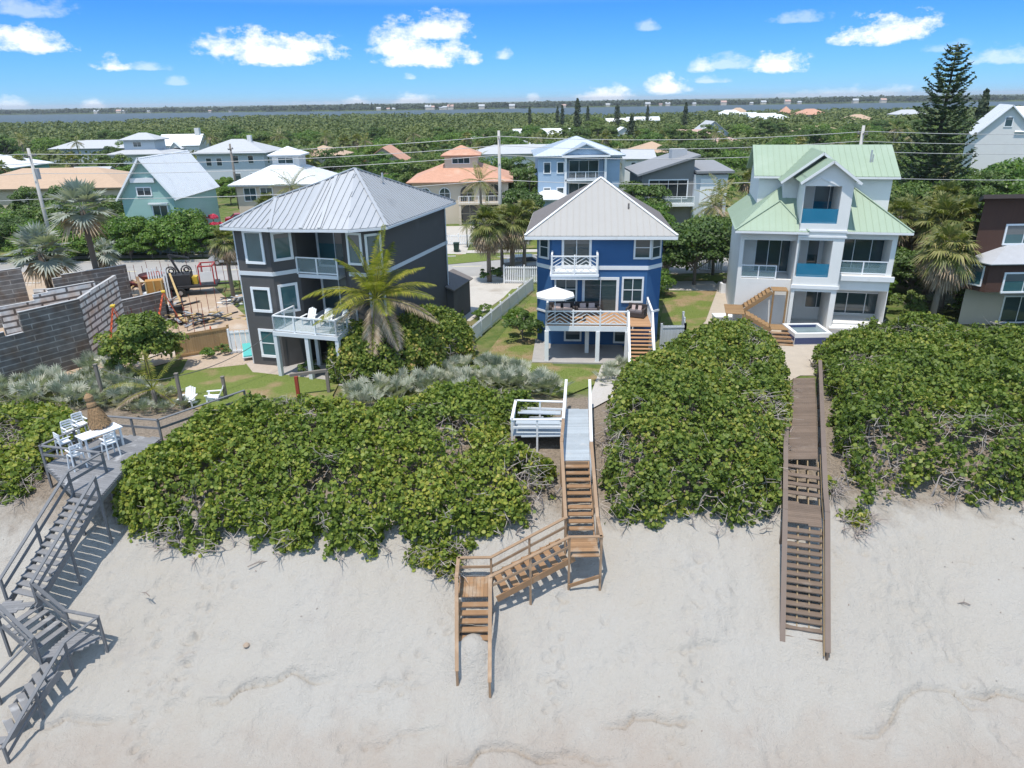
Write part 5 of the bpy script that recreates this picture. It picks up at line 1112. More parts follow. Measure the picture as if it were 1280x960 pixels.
# ---- Norfolk pine
def norfolk():
    g = np.random.default_rng(4); t = T('norfolk_pine', '', 'tree'); Ht = 21.5; MB().tube([(0, 0, -.3), (0, 0, Ht * .6), (.1, 0, Ht)], [.42, .22, .03], 8).build('trunk', BARKD, t, smooth=True)
    C, N, A = [], [], []; b = MB(); z = 4.0
    while z < Ht - .2:
        f = (z - 4) / (Ht - 4); L = (5.0 * (1 - f) ** .62 + .25) * (1 - .25 * (f < .1)); nb = 6 if f < .85 else 5; a0 = g.uniform(0, 6)
        for k in range(nb):
            a = a0 + k * 6.283 / nb + g.normal() * .12; l_ = L * g.uniform(.72, 1.1); 
            if g.random() < .07: continue
            prev = np.array([0, 0, z]); n = max(3, int(l_ / .22)); pts = [prev]
            for i in range(1, n + 1):
                u = i / n; zz = z - .05 * l_ + l_ * (.30 * u * u + .06 * u - .12 * math.sin(3.14 * u)); q = np.array([math.cos(a) * l_ * u, math.sin(a) * l_ * u, zz]); pts.append(q)
                wv = .55 * (1 - .45 * u) * (1 if u > .12 else .3)
                sd = np.array([-math.sin(a), math.cos(a), 0]); dr = np.array([math.cos(a), math.sin(a), .3])
                for sg in (1, -1):
                    for w_ in (.3, .8):
                        C.append(q + sd * sg * wv * w_ + np.array([0, 0, .10 * w_])); N.append([g.normal() * .5, g.normal() * .5, 1]); A.append(dr * .6 + sd * sg + np.array([0, 0, .35]))
            b.tube([tuple(p) for p in pts], [.05 * (1 - i / len(pts)) + .012 for i in range(len(pts))], 4, False)
        z += .66 - .12 * f
    vs = leaves(np.array(C), np.array(N), g.uniform(.45, .72, len(C)), RHOMB * [[.75, 1]], 0, np.array(A)); ob('needles', npmesh('needles', vs, 4, LF_NP), t); b.build('branches', BARKD, t); return t
place(norfolk(), (51.8, 90, 0), .4, 'tall Norfolk Island pine rising over the right horizon')
# ---- broadleaf trees, shrubs
TR = [broad_tree(41, 3.2, 5.6, .30, LF_TR, 40, 190), broad_tree(42, 2.6, 6.6, .30, LF_TR, 34, 190), broad_tree(43, 3.6, 5.0, .30, LF_BR, 50, 200, lo=.04), broad_tree(44, 2.4, 4.6, .27, LF_BR, 40, 190, lo=.04), broad_tree(45, 3.0, 7.4, .32, LF_TR, 38, 190)]
SHR = [broad_tree(51, 1.15, 1.7, .17, LF_TR, 16, 110, True, 'shrub'), broad_tree(52, 1.0, 1.3, .16, LF_BR, 14, 110, True, 'shrub')]
t = broad_tree(61, 2.1, 4.1, .24, LF_SG2, 64, 140, True, 'sea_grape_tree', None, .0); q = P(185, 468, 0); place(t, q, 1, 'rounded sea grape tree between the block walls and the wooden fence')
for (px_, py_, i, s, lb_) in ((655, 425, 0, 1.25, 'untidy shrub on the lawn by the blue house\'s left wall'), (648, 408, 1, 1.0, 'lower shrub behind the untidy one on the blue house lawn'), (612, 352, 0, .8, 'clipped shrub at the foot of the shaggy cabbage palm'), (633, 350, 0, .8, 'clipped shrub left of the white fence by the driveway'), (300, 362, 0, .5, 'small shrub at the charcoal house\'s far corner'), (262, 448, 1, .55, 'small green shrub left of the pair at the wooden fence'), (280, 444, 0, .45, 'small green shrub right of the pair at the wooden fence'), (606, 390, 1, .5, 'low shrub along the lawn strip'), (598, 398, 1, .5, 'lowest shrub at the lawn strip\'s near end'), (570, 398, 0, .55, 'yellowish shrub at the charcoal house\'s garage corner'), (388, 470, 0, .55, 'brown green shrub under the charcoal house deck')):
    q = P(px_, py_, 0); place(SHR[i], q, rnd(0, 6), lb_, 'garden shrubs', s)
# bougainvillea
LF_PK = leafmat('pink blossom', [(0, (.45, .03, .08)), (.6, (.62, .06, .12)), (1, (.70, .16, .22))], .5, .3)
t = broad_tree(66, .85, 2.0, .2, LF_PK, 10, 70, True, 'bougainvillea'); q = P(266, 301, 0); place(t, (q.x, q.y, 0), 0, 'bright pink bougainvillea by the drive left of the charcoal house', None, 1.9)
# ------------------------------------------------------------------ trees of the neighbourhood
FOOT = [(-46, 81, -35, 97), (-86, 107, -55, 130), (-39, 92, -22, 110), (-16, 96, 3, 116), (2, 94, 17, 112), (15, 91, 31, 110), (66, 114, 92, 138), (-68, 145, -46, 165), (-102, 185, -84, 215), (-12, 78, -3, 100), (-34, 78, -26, 98)]
SIGHT = [(-45, 66, -34, 82, 2.2), (-39, 80, -22, 93, 2.5), (-16, 82, 3, 97, 2.2), (2, 80, 17, 95, 4), (14, 80, 24, 92, 3.3), (23, 85, 31, 92, 2.5), (66, 95, 86, 115, 5), (-66, 100, -40, 146, 3.6), (-80, 84, -50, 108, 4.2)]
def blocked(x, y, r=1.5):
    return any(a - r < x < c + r and b - r < y < d + r for a, b, c, d in FOOT) or 66.5 < y < 81.9 + r * .5
random.seed(11)
NB = []
def try_tree(x, y, kinds, sc, mind, lab, grp, hmax=99):
    if blocked(x, y) or any(math.hypot(x - a, y - b) < mind * (1 if True else 1) for a, b in NB): return False
    for a, b, c, d, h in SIGHT:
        if a < x < c and b < y < d: hmax = min(hmax, h)
    p, hh = random.choice(kinds); s = rnd(*sc)
    if hh * s > hmax: s = hmax / hh
    if s < .3: return False
    NB.append((x, y)); place(p, (x, y, 0), rnd(0, 6.28), lab, grp, (s * rnd(.9, 1.15), s * rnd(.9, 1.15), s)); return True
KT = [(TR[0], 5.6), (TR[1], 6.6), (TR[2], 5.0), (TR[3], 4.6), (TR[4], 7.4)]; KD = [(TR[0], 5.6), (TR[1], 6.6), (TR[4], 7.4), (TR[2], 5.0), (TR[3], 4.6)]
PFAR = [fan_palm(71, 6.2, 2.0, 20, 9, LF_SB, 8, .05, 'cabbage_palm', .18, BARK, .4, .08), feather_palm(72, 6.8, 2.9, 14, 12, LF_SB, 3, tr=.15, ll=.8, w=.08, els=(75, -35))]
KP = [(PFAR[0], 8), (PFAR[1], 8.5)]
# the hedge-like trees left of the road, in front of the mint house and around
for (x, y, i, s, lb_) in ((-37.0, 80.9, 2, .95, 'spreading sea almond tree in front of the mint green house'), (-32.4, 80.6, 3, .8, 'smaller green tree right of the sea almond'), (-43.0, 80.6, 3, 1.0, 'bright green tree left of the sea almond'), (-48.0, 80.6, 2, .8, 'bright green bush by the leaning utility pole'), (-53, 80.8, 3, 1.0, 'dense green bush at the far left roadside'), (-40.2, 79.6, 3, .62, 'bright shrub under the sea almond tree'), (-46.0, 79.5, 3, .6, 'bright shrub beside the roadside bush'), (-34.8, 80.2, 3, .7, 'bright green tree between the sea almond and the smaller tree'), (-50.5, 79.6, 2, .5, 'low bright hedge tree left of the utility pole'), (-57.5, 79.8, 3, .8, 'bright green tree at the photo\'s left edge by the road'), (-30.2, 80.8, 0, .5, 'low dark bush by the pink bougainvillea'), (-41.6, 82.4, 2, .75, 'bright bush against the mint house\'s front wall'), (-45.2, 82.6, 3, 1.0, 'bright bush at the mint house\'s left corner'), (-36.0, 79.4, 3, .55, 'low bright bush under the sea almond\'s right side'), (-42.4, 79.2, 2, .5, 'low bright bush left of the sea almond\'s foot'), (-48.6, 79.2, 2, .55, 'low bright bush left of the roadside bush'), (-53.0, 79.0, 2, .6, 'low bright bush right of the far left tree'), (-55.5, 80, 0, .8, 'darker tree at the far left roadside')):
    NB.append((x, y)); place(TR[i], (x, y, 0), rnd(0, 6), lb_, 'roadside trees before the mint house', s)
for (x, y, i, s, lb_) in ((-53.5, 84, 0, 1.0, 'dark tree left of the mint green house'), (-58, 92, 1, .8, 'tree before the orange roof at far left'), (-48.3, 86, 4, .8, 'tall tree close to the mint green house\'s left corner'), (-62, 104, 0, 1.0, 'round tree before the orange roof\'s right half'), (-68, 103, 4, .75, 'tree before the middle of the orange roof'), (-74, 102, 1, .92, 'tree before the orange roof\'s left half'), (-80, 104, 0, 1.0, 'leftmost tree before the orange roof'), (-57, 103, 1, .75, 'tree between the orange roof and the mint house')):
    NB.append((x, y)); place(TR[i], (x, y, 0), rnd(0, 6), lb_, 'trees around the orange roof', s)
# between the blue and the white house
for (x, y, i, s, lb_) in ((14.0, 63.5, 1, .85, 'dark tree left of the pair behind the blue house'), (16.9, 64.0, 0, 1.0, 'dark round tree right of the pair behind the blue house'), (15.2, 67.5, 2, .9, 'broad green tree behind the dark pair'), (19.6, 67.5, 0, 1.0, 'green tree beside the white house\'s left wall'), (12.2, 60.2, 2, .45, 'low green bush right behind the blue house')):
    NB.append((x, y)); place(TR[i], (x, y, 0), rnd(0, 6), lb_, 'trees between the blue and the white house', s)
for (x, y, lb_) in ((20.0, 70.5, 'drooping green palm left of the white house'), (22.8, 78, 'tall drooping palm behind the white house\'s left corner'), (29.5, 84, 'green palm beside the grey modern house'), (31, 79, 'bushy palm between the grey and the white house')):
    NB.append((x, y)); place(PFAR[1], (x, y, 0), rnd(0, 6), lb_, 'green palms left of the white house', rnd(.8, 1.0))
for (x, y, i, s, lb_) in ((55.5, 77, 2, 1.15, 'large round tree in front of the white gabled house'), (48.5, 79, 2, .85, 'olive tree below the pine'), (43, 82, 4, .9, 'tree left of the pine\'s foot'), (39.5, 70, 3, .8, 'bush tree behind the shaggy palms'), (60.5, 74, 0, 1.2, 'dark round tree at the right edge'), (36.0, 77, 0, .9, 'tree behind the white house\'s right corner'), (40, 88, 1, 1.0, 'tree behind the utility pole at right'), (46, 95, 2, 1.1, 'broad tree behind the pine'), (31.8, 60.5, 2, .75, 'low green bush at the white house\'s right wall'), (35.5, 52.5, 3, .55, 'low bush in front of the brown house\'s left corner'), (33.4, 57.5, 0, .75, 'dark bush between the cabbage palms right of the white house'), (37.0, 66.5, 0, .8, 'dark bush farther back among the cabbage palms'), (43.8, 70.0, 2, .9, 'light bush behind the brown house'), (50.5, 72.0, 0, 1.0, 'dark tree behind the brown house roof'), (47.0, 86.5, 0, 1.1, 'dark tree at the pine\'s left foot'), (55.0, 86.5, 4, .9, 'tall tree at the pine\'s right foot'), (40.0, 76.0, 2, .8, 'light tree left of the pale cabbage palm'), (61, 95, 1, 1.15, 'tree before the white gabled house\'s left corner'), (66, 97, 2, 1.45, 'broad tree before the middle of the white gabled house'), (71.5, 99, 0, 1.35, 'tree at the right edge before the white gabled house'), (63.5, 88, 3, 1.3, 'light tree behind the large round tree at right'), (39.5, 60, 3, .7, 'bush left of the brown house'), (41.2, 65.5, 2, .6, 'bush behind the brown house\'s left corner'), (30.2, 57.0, 3, .5, 'low bush behind the nearest cabbage palm')):
    NB.append((x, y)); place(TR[i], (x, y, 0), rnd(0, 6), lb_, 'trees around the pine', s)
for (x, y, i, s, lb_) in ((-5.8, 118, 4, 1.0, 'tree behind the terracotta house'), (5, 84.2, 3, .62, 'green bush before the pale blue house'), (1.5, 92, 0, .95, 'tree right of the terracotta house'), (2.6, 103, 4, .95, 'dark tree between the terracotta and pale blue houses'), (17.5, 96, 0, 1.0, 'tree right of the pale blue house'), (16.5, 88, 2, .8, 'bright tree before the pale blue house\'s right corner'), (-20.5, 100, 2, 1.25, 'bright round tree left of the terracotta house'), (-19, 106, 3, 1.4, 'bright tree behind the round one left of the terracotta house'), (-24, 118, 4, 1.1, 'dark tree behind the beige house')):
    NB.append((x, y)); place(TR[i], (x, y, 0), rnd(0, 6), lb_, 'trees across the road', s)
g_ = random.Random(21)
for i in range(16):
    x = g_.uniform(28.6, 36.5); y = g_.uniform(52, 76); place(SHR[i % 2] if i % 3 else PMS[i % 2], (x * (1 + .012 * (y - 52)), y, -.05), rnd(0, 6), 'tangled undergrowth shrub between the white and the brown house', 'undergrowth between the white and brown houses', rnd(.9, 1.7))
# everything farther back
n = 0
for (y0, y1, cnt, mind, kinds, sc, lab, grp) in (
        (84, 130, 46, 4.2, KT, (.75, 1.15), 'green garden tree among the houses across the road', 'garden trees across the road'),
        (84, 150, 26, 4.0, KP, (.8, 1.05), 'palm among the houses across the road', 'palms across the road'),
        (130, 200, 75, 4.8, KD, (.85, 1.25), 'green tree in the middle distance behind the houses', 'trees in the middle distance'),
        (150, 230, 40, 4.8, KP, (.85, 1.1), 'palm in the middle distance behind the houses', 'palms in the middle distance'),
        (200, 300, 110, 6.0, KD, (.95, 1.35), 'dark green tree on the wooded flat before the lagoon', 'trees on the wooded flat')):
    k = got = 0
    while got < cnt and k < 3000:
        k += 1; y = rnd(y0, y1); x = rnd(-.80, .80) * y
        if try_tree(x, y, kinds, sc, mind, lab, grp): got += 1
# dark columns of casuarina on the skyline
def column(seed, h, r):
    g = np.random.default_rng(seed); t = T('casuarina', '', 'tree'); n = 900; u = g.random(n); a = g.uniform(0, 6.28, n); prof = np.interp(u, [0, .15, .6, .9, 1], [.5, 1, .85, .45, .08]) * r; rr = prof * np.sqrt(g.random(n)) * (1 + .3 * np.sin(a * 3 + u * 20))
    C = np.stack([rr * np.cos(a), rr * np.sin(a), 1.5 + u * (h - 1.5)], 1); ob('crown', npmesh('crown', leaves(C, np.stack([np.cos(a), np.sin(a), .3 + 0 * a], 1) + g.normal(size=(n, 3)) * .4, g.uniform(.5, .9, n), OVAL), 6, LF_CS), t); MB().tube([(0, 0, -.2), (0, 0, h * .7)], [.3, .1], 6).build('trunk', BARKD, t); return t
CAS = [column(1, 14, 1.5), column(2, 12, 2.2)]
for (px_, tp, y, i, lb_) in ((722, 123, 300, 0, 'tallest dark casuarina column on the skyline'), (703, 131, 420, 0, 'thin casuarina second left of the tallest column'), (697, 133, 430, 0, 'thin casuarina farthest left of the tallest column'), (790, 144, 260, 1, 'broad dark casuarina before the lagoon'), (858, 128, 330, 0, 'dark casuarina column right of the tallest one'), (735, 132, 420, 0, 'small casuarina just right of the tallest column'), (772, 131, 420, 1, 'greyish casuarina midway between the two columns'), (810, 131, 450, 0, 'faint casuarina left of the right hand column'), (662, 133, 430, 0, 'faint thin casuarina by the left shore'), (1234, 112, 150, 0, 'bare dark column tree beside the white gabled house')):
    q = D(px_, tp, y); h0 = (14, 12)[i]; s = q.z / h0; place(CAS[i], (q.x, q.y, 0), rnd(0, 6), lb_, 'casuarinas on the skyline', (max(s, .5) * .95, max(s, .5) * .95, s))
# wooded flat as one mass, thinning to the lagoon
g = np.random.default_rng(99)
def mass(name, n, y0, y1, per, rad, hgt, leaf, m, xr=.95, far=False, base=0.0, label='', cat='woods'):
    u = g.random(n); yy = y0 * (y1 / y0) ** u; xx = g.uniform(-xr, xr, n) * yy
    if not far:
        r_ = np.hypot(xx, yy); ok = r_ < shore_r(xx, yy) - 4; ok &= ~((np.abs(xx) < 1e9) & (yy < 215) & (g.random(n) < .5)); xx, yy = xx[ok], yy[ok]
    n = len(xx); sc = (yy / y0) ** .55; R_ = rad * sc * g.uniform(.5, 1.6, n); H_ = hgt * g.uniform(.85, 1.12, n) * (1 + .25 * fbm(xx, yy, 60, 2))
    d = unit(g.normal(size=(n, per, 3))); d[..., 2] = np.abs(d[..., 2]); C = np.stack([xx, yy, H_ * .45 + base], 1)[:, None, :] + d * np.stack([R_, R_, H_ * .55], 1)[:, None, :] * (1 - g.exponential(.1, (n, per, 1)))
    N = d + g.normal(size=d.shape) * .5 + np.array([0, 0, .3]); sz = (leaf * sc)[:, None] * g.uniform(.7, 1.3, (n, per))
    o = ob(name, npmesh(name, leaves(C.reshape(-1, 3), N.reshape(-1, 3), sz.reshape(-1), OVAL), 6, m)); o['kind'] = 'stuff'; o['label'] = label; o['category'] = cat; return o
mass('mangrove_woods', 8500, 190, 1450, 26, 2.7, 4.6, 1.0, LF_MG, label='dark green mangrove woods reaching back to the lagoon')
LF_FS = leafmat('far shore leaf', [(0, (.020, .036, .016)), (.5, (.035, .052, .022)), (1, (.06, .075, .035))], .7, .1, .6, .004, .2)
n = 6500; az = g.uniform(-.85, .85, n); rr_ = far_r(np.sin(az), np.cos(az)) + 8 + g.exponential(230, n); xx = rr_ * np.sin(az); yy = rr_ * np.cos(az); hh = (9.0 + 6 * fbm(xx, yy, 150, 1) + 4 * fbm(xx, yy, 35, 3)) * g.uniform(.8, 1.15, n); per = 7
d = unit(g.normal(size=(n, per, 3))); d[..., 2] = np.abs(d[..., 2]); C = np.stack([xx, yy, hh * .35], 1)[:, None, :] + d * np.stack([hh * 1.1, hh * .6, hh * .62], 1)[:, None, :]; N = d + g.normal(size=d.shape) * .5 + np.array([0, -.4, .3])
o = ob('far_treeline', npmesh('far_treeline', leaves(C.reshape(-1, 3), N.reshape(-1, 3), g.uniform(5, 9, n * per), OVAL), 6, LF_FS)); o['kind'] = 'stuff'; o['label'] = 'hazy dark treeline along the far shore of the lagoon'; o['category'] = 'woods'
# ------------------------------------------------------------------ houses across the road and beyond
RW = mat('white metal roof', (.72, .73, .74), .5, .1, var=.04, scale=.5, wear=((.62, .63, .64), .4, .6)); TERRA = mat('terracotta tiles', (.50, .27, .18), .8, var=.14, scale=2.5, bump=.6, bscale=9, wear=((.56, .35, .25), .5, .55)); TANR = mat('tan shingle', (.45, .32, .22), .85, var=.10, scale=1.5, bump=.4, bscale=12); GRR = mat('light grey shingle', (.42, .43, .44), .8, var=.08, scale=1.5, bump=.3, bscale=12); BGR = mat('pale blue metal roof', (.52, .57, .62), .5, .15, var=.04, scale=.7)
PINKR = mat('pink brown roof', (.46, .31, .26), .85, var=.08); 
MINT = wallmat('mint green siding', (.30, .46, .42), stretch=(.6, .6, 5)); LBLU = wallmat('pale blue siding', (.34, .45, .57), stretch=(.6, .6, 5)); OFFW = wallmat('off white stucco', (.66, .65, .625)); TANW = wallmat('tan stucco', (.58, .50, .40)); GRYW = wallmat('mid grey siding', (.21, .215, .215)); TQW = wallmat('turquoise stucco', (.16, .38, .37)); PWH = wallmat('pale grey blue siding', (.50, .54, .58))
def hip(par, x0, y0, x1, y1, ze, zr, m, ov=.5, rib=0, name='roof', inset=None):
    a, b_, c, d = x0 - ov, y0 - ov, x1 + ov, y1 + ov; w, l = c - a, d - b_; k = min(w, l) / 2 if inset is None else inset
    if w >= l: r0, r1 = (a + k, (b_ + d) / 2, zr), (c - k, (b_ + d) / 2, zr)
    else: r0, r1 = ((a + c) / 2, b_ + k, zr), ((a + c) / 2, d - k, zr)
    q = [(a, b_, ze), (c, b_, ze), (c, d, ze), (a, d, ze)]; B = MB(); kw = dict(th=.14, rib=rib)
    if w >= l: fs = ([q[0], q[1], r1, r0], [q[1], q[2], r1], [q[2], q[3], r0, r1], [q[3], q[0], r0])
    else: fs = ([q[0], q[1], r0], [q[1], q[2], r1, r0], [q[2], q[3], r1], [q[3], q[0], r0, r1])
    for f in fs:
        f = [p for i, p in enumerate(f) if (V(p) - V(f[i - 1])).length > .02]; roofplane(B, f, **kw)
    B.prism([(a + .06, b_ + .06), (c - .06, b_ + .06), (c - .06, d - .06), (a + .06, d - .06)], ze - .2, ze - .145)
    return B.build(name, m, par)
def gableroof(par, x0, y0, x1, y1, ze, zr, m, axis='y', ov=.4, rib=0, wall=None, name='roof'):
    B = MB()
    if axis == 'y':
        xm = (x0 + x1) / 2; s = (zr - ze) / (xm - x0); zl = ze - ov * s
        roofplane(B, [(x0 - ov, y1 + ov, zl), (x0 - ov, y0 - ov, zl), (xm, y0 - ov, zr), (xm, y1 + ov, zr)], .14, rib); roofplane(B, [(x1 + ov, y0 - ov, zl), (x1 + ov, y1 + ov, zl), (xm, y1 + ov, zr), (xm, y0 - ov, zr)], .14, rib)
        w = MB().add([(x0, y0, ze), (x1, y0, ze), (xm, y0, zr - .12), (x0, y1, ze), (x1, y1, ze), (xm, y1, zr - .12)], [(0, 1, 2), (5, 4, 3), (0, 2, 5, 3), (1, 4, 5, 2)])
    else:
        ym = (y0 + y1) / 2; s = (zr - ze) / (ym - y0); zl = ze - ov * s
        roofplane(B, [(x0 - ov, y0 - ov, zl), (x1 + ov, y0 - ov, zl), (x1 + ov, ym, zr), (x0 - ov, ym, zr)], .14, rib); roofplane(B, [(x1 + ov, y1 + ov, zl), (x0 - ov, y1 + ov, zl), (x0 - ov, ym, zr), (x1 + ov, ym, zr)], .14, rib)
        w = MB().add([(x0, y0, ze), (x0, y1, ze), (x0, ym, zr - .12), (x1, y0, ze), (x1, y1, ze), (x1, ym, zr - .12)], [(1, 0, 2), (3, 4, 5), (0, 3, 5, 2), (1, 2, 5, 4)])
    B.build(name, m, par)
    if wall: w.build('gable_wall', wall, par)
# mint green house
H = T('mint_green_house', 'mint green gabled house with a steep white metal roof', 'house', (-41.1, 83, 0)); ze, zr = 6.7, 10.7
MB().box(-2.95, 0, 0, 2.95, 12.3, ze).build('wall', MINT, H); gableroof(H, -2.95, 0, 2.95, 12.3, ze, zr, RW, 'y', .45, .5, MINT)
win(H, (0, 0, 0), *FRONT, -1.0, 6.6, 1.5, .8, 2, 1, .12, WHB, GLD); MB().box(-1.5, -.30, 8.0, 1.2, -.003, 8.5).build('gable_hood', RW, H); win(H, (0, 0, 0), *FRONT, .4, 4.2, 1.6, 1.2, 2, 1, .12, WHB, GL); MB().box(.1, -.45, 5.6, 2.3, -.09, 5.75).build('awning', RW, H)
b = MB()
for s in (-1, 1): b.bar((s * 3.4, -.5, 6.05), (0, -.5, 10.66), .05, .2)
b.build('bargeboard', WHB, H)
# orange brown hip roof at far left, turquoise house behind it
H = T('orange_roofed_house', 'low house with a broad tan orange hip roof at far left', 'house', (-70, 112, 0)); MB().box(-15, 0, 0, 11, 14, 4.6).build('wall', TANW, H); hip(H, -15, 0, 11, 14, 4.6, 7.0, TANR, .7)
win(H, (0, 0, 0), *FRONT, 3, 1.5, 2, 1.5, 2, 1, .1); win(H, (11, 0, 0), (0, 1, 0), (1, 0, 0), 4, 1.5, 2, 1.5, 2, 1, .1)
H = T('turquoise_house', 'turquoise house with a low white roof behind the orange roof', 'house', (-108, 148, 0)); MB().box(-14, 0, 0, 9, 12, 5.0).build('wall', TQW, H); hip(H, -14, 0, 9, 12, 5.0, 7.2, RW, .8); win(H, (0, 0, 0), *FRONT, 2, 2.2, 2, 1.5, 2, 1, .1)
# two-storey white house with grey hip roof
H = T('white_hip_roofed_house', 'pale two storey house with a light grey hip roof left of the wooden pole', 'house', (-56.5, 150, 0)); MB().box(-6.3, 0, 0, 7.2, 11, 7).build('wall', PWH, H); hip(H, -6.3, 0, 7.2, 11, 7, 9.4, GRR, .9)
for x_, z_ in ((-4.5, 4.6), (-2.4, 4.6), (1, 5), (4, 5), (1, 1.6), (4, 1.6)): win(H, (0, 0, 0), *FRONT, x_, z_, 1.0, 1.4, 1, 1, .1)
for y_ in (2, 6): win(H, (7.2, 0, 0), (0, 1, 0), (1, 0, 0), y_, 4.8, 1.2, 1.4, 1, 1, .1)
MB().box(2.6, 5.0, 8, 3.4, 5.8, 10.1).build('chimney', OFFW, H)
H = T('two_tiered_house', 'pale house with two stacked light grey hip roofs far off at left', 'house', (-95, 190, 0)); MB().box(-7, 0, 0, 7, 12, 4.6).build('wall', OFFW, H); hip(H, -7, 0, 7, 12, 4.6, 6.4, GRR, .9); MB().box(-4, 3, 5, 4, 9, 8).build('upper_wall', PWH, H); hip(H, -4, 3, 4, 9, 8, 9.6, GRR, .9, name='upper_roof'); win(H, (0, 3, 0), *FRONT, -1.5, 6.3, 2, 1.1, 2, 1, .1)
H = T('white_chimneyed_house', 'bright white house with a tall white chimney before the mangroves', 'house', (-97.0, 222, 0)); H.scale = (.66, .66, .82); MB().box(-10, 0, 0, 8, 12, 6.4).build('wall', OFFW, H); gableroof(H, -10, 0, 8, 12, 6.4, 9.8, RW, 'x', .6, 0, OFFW); MB().box(5, 5, 6, 7, 7, 11.8).build('chimney', OFFW, H); MB().box(-4, -3, 0, 1, 0, 5).build('porch', OFFW, H); gableroof(H, -4, -3, 1, .5, 5.4, 7.4, RW, 'y', .4, 0, OFFW, 'porch_roof')
# beige house with white hip roof
H = T('beige_house', 'beige house with a white metal hip roof and a white roof turret', 'house', (-30.5, 97, 0)); MB().box(-5.6, 0, 0, 5.2, 11, 6.2).build('wall', TANW, H); hip(H, -5.6, 0, 5.2, 11, 6.2, 9.0, RW, .8, .5); MB().box(-1.6, 4.0, 7.6, 2.0, 7.4, 9.6).build('turret_wall', OFFW, H); hip(H, -1.6, 4.0, 2.0, 7.4, 9.6, 10.6, RW, .5, name='turret_roof')
for x_ in (-4.6, -2.4): win(H, (0, 0, 0), *FRONT, x_, 4.1, 1.5, 1.6, 2, 2, .1, WHB, GL)
win(H, (0, 0, 0), *FRONT, 1.5, 4.1, 1.5, 1.6, 2, 2, .1, WHB, GL); win(H, (0, 4.0, 0), *FRONT, -.8, 8.5, 2, .7, 2, 1, .08, WHB)
# terracotta house with arched windows
H = T('terracotta_house', 'tan villa with terracotta hip roof, arched windows and a roof lantern', 'house', (-6.4, 101, 0))
MB().box(-7, 0, 0, 6.3, 12, 5.75).build('wall', TANW, H); hip(H, -7, 0, 6.3, 12, 5.75, 8.4, TERRA, .7); MB().box(-2.6, 3.2, 6.6, 2.0, 7.6, 9.0).build('lantern_wall', TANW, H); hip(H, -2.6, 3.2, 2.0, 7.6, 9.0, 10.2, TERRA, .5, name='lantern_roof'); win(H, (0, 3.2, 0), *FRONT, -1.5, 7.9, 2.4, .75, 3, 1, .08, WHB)
def arch(par, x, z, w, h, n=0, m=WHB, g=GL, name='arched_window'):
    f = MB(); r = w / 2; k = 10
    for i in range(k): a, c = math.pi * i / k, math.pi * (i + 1) / k; f.bar((x + r * math.cos(a), n - .04, z + h + r * math.sin(a)), (x + r * math.cos(c), n - .04, z + h + r * math.sin(c)), .10, .14, (0, 1, 0))
    f.bar((x - r, n - .04, z), (x - r, n - .04, z + h), .10, .14); f.bar((x + r, n - .04, z), (x + r, n - .04, z + h), .10, .14); f.bar((x - r, n - .04, z), (x + r, n - .04, z), .10, .14); f.bar((x, n - .03, z), (x, n - .03, z + h + r), .06, .06); f.bar((x - r, n - .03, z + h), (x + r, n - .03, z + h), .06, .06)
    o = f.build(name, m, par); p = [(x - r, n - .02, z), (x + r, n - .02, z)] + [(x + r * math.cos(math.pi * i / k), n - .02, z + h + r * math.sin(math.pi * i / k)) for i in range(k + 1)]; MB().add(p, [tuple(range(len(p)))]).build('pane', g, o)
arch(H, -5.2, 3.4, 1.5, .8); arch(H, -2.5, 3.4, 1.5, .8); arch(H, .6, 3.0, 2.0, 1.2, 0, TANW, GLD); arch(H, .9, .1, 2.6, 1.3, 0, TANW, GLD, 'arched_door'); arch(H, 4.3, .1, 2.6, 1.2, 0, TANW, GLD, 'arched_door'); arch(H, 4.3, 3.0, 2.4, 1.2, 0, TANW, GLD)
MB().box(-.6, -1.3, 2.75, 6.4, -.003, 2.95).build('balcony_floor', TANW, H); post_rail(H, [(-.5, -1.2), (6.3, -1.2)], 2.95, .95, WHT, 'railing', .25)
for x_ in (-.4, 2.6, 6.2): MB().box(x_ - .15, -1.25, 0, x_ + .15, -.95, 2.74).build('column', TANW, H)
# pale blue house
H = T('pale_blue_house', 'pale blue three storey house with white balcony and light metal roof', 'house', (9.45, 99, 0)); MB().box(-5.5, 0, 0, -1.9, 11, 9.1).build('wall', LBLU, H); MB().box(-1.897, 1.4, 0, 3.4, 11, 9.1).build('wall', LBLU, H); MB().box(3.403, 0.4, 0, 5.5, 11, 9.1).build('wall', LBLU, H)
hip(H, -5.5, 0, 5.5, 11, 9.1, 11.3, BGR, .6, .5)
b = MB(); gx0, gx1, gm = -2.4, 4.0, .8
roofplane(b, [(gx0, 4, 9.2), (gx0, -.9, 9.2), (gm, -.9, 10.6), (gm, 4, 10.6)], .1, .5); roofplane(b, [(gx1, -.9, 9.2), (gx1, 4, 9.2), (gm, 4, 10.6), (gm, -.9, 10.6)], .1, .5); b.build('gable_roof', BGR, H); MB().add([(gx0 + .3, -.4, 9.2), (gx1 - .3, -.4, 9.2), (gm, -.4, 10.5)], [(0, 1, 2)]).build('gable_wall', LBLU, H); MB().box(gx0, -.95, 8.9, gx1, -.2, 9.14).build('fascia', WHB, H)
for zf in (3.0, 6.0):
    MB().box(-1.9, -.4, zf - .2, 3.6, 1.39, zf).build('balcony_floor', WHB, H); post_rail(H, [(-1.85, -.3), (3.55, -.3)], zf, 1.0, WHB, 'railing', .16)
    win(H, (0, 1.4, 0), *FRONT, -1.2, zf + .1, 3.9, 2.2, 3, 1, .12, WHB, GL, 'sliding_door')
for x_ in (-1.85, 3.5): MB().box(x_ - .15, -.4, 0, x_ + .15, -.1, 8.9).build('column', WHB, H)
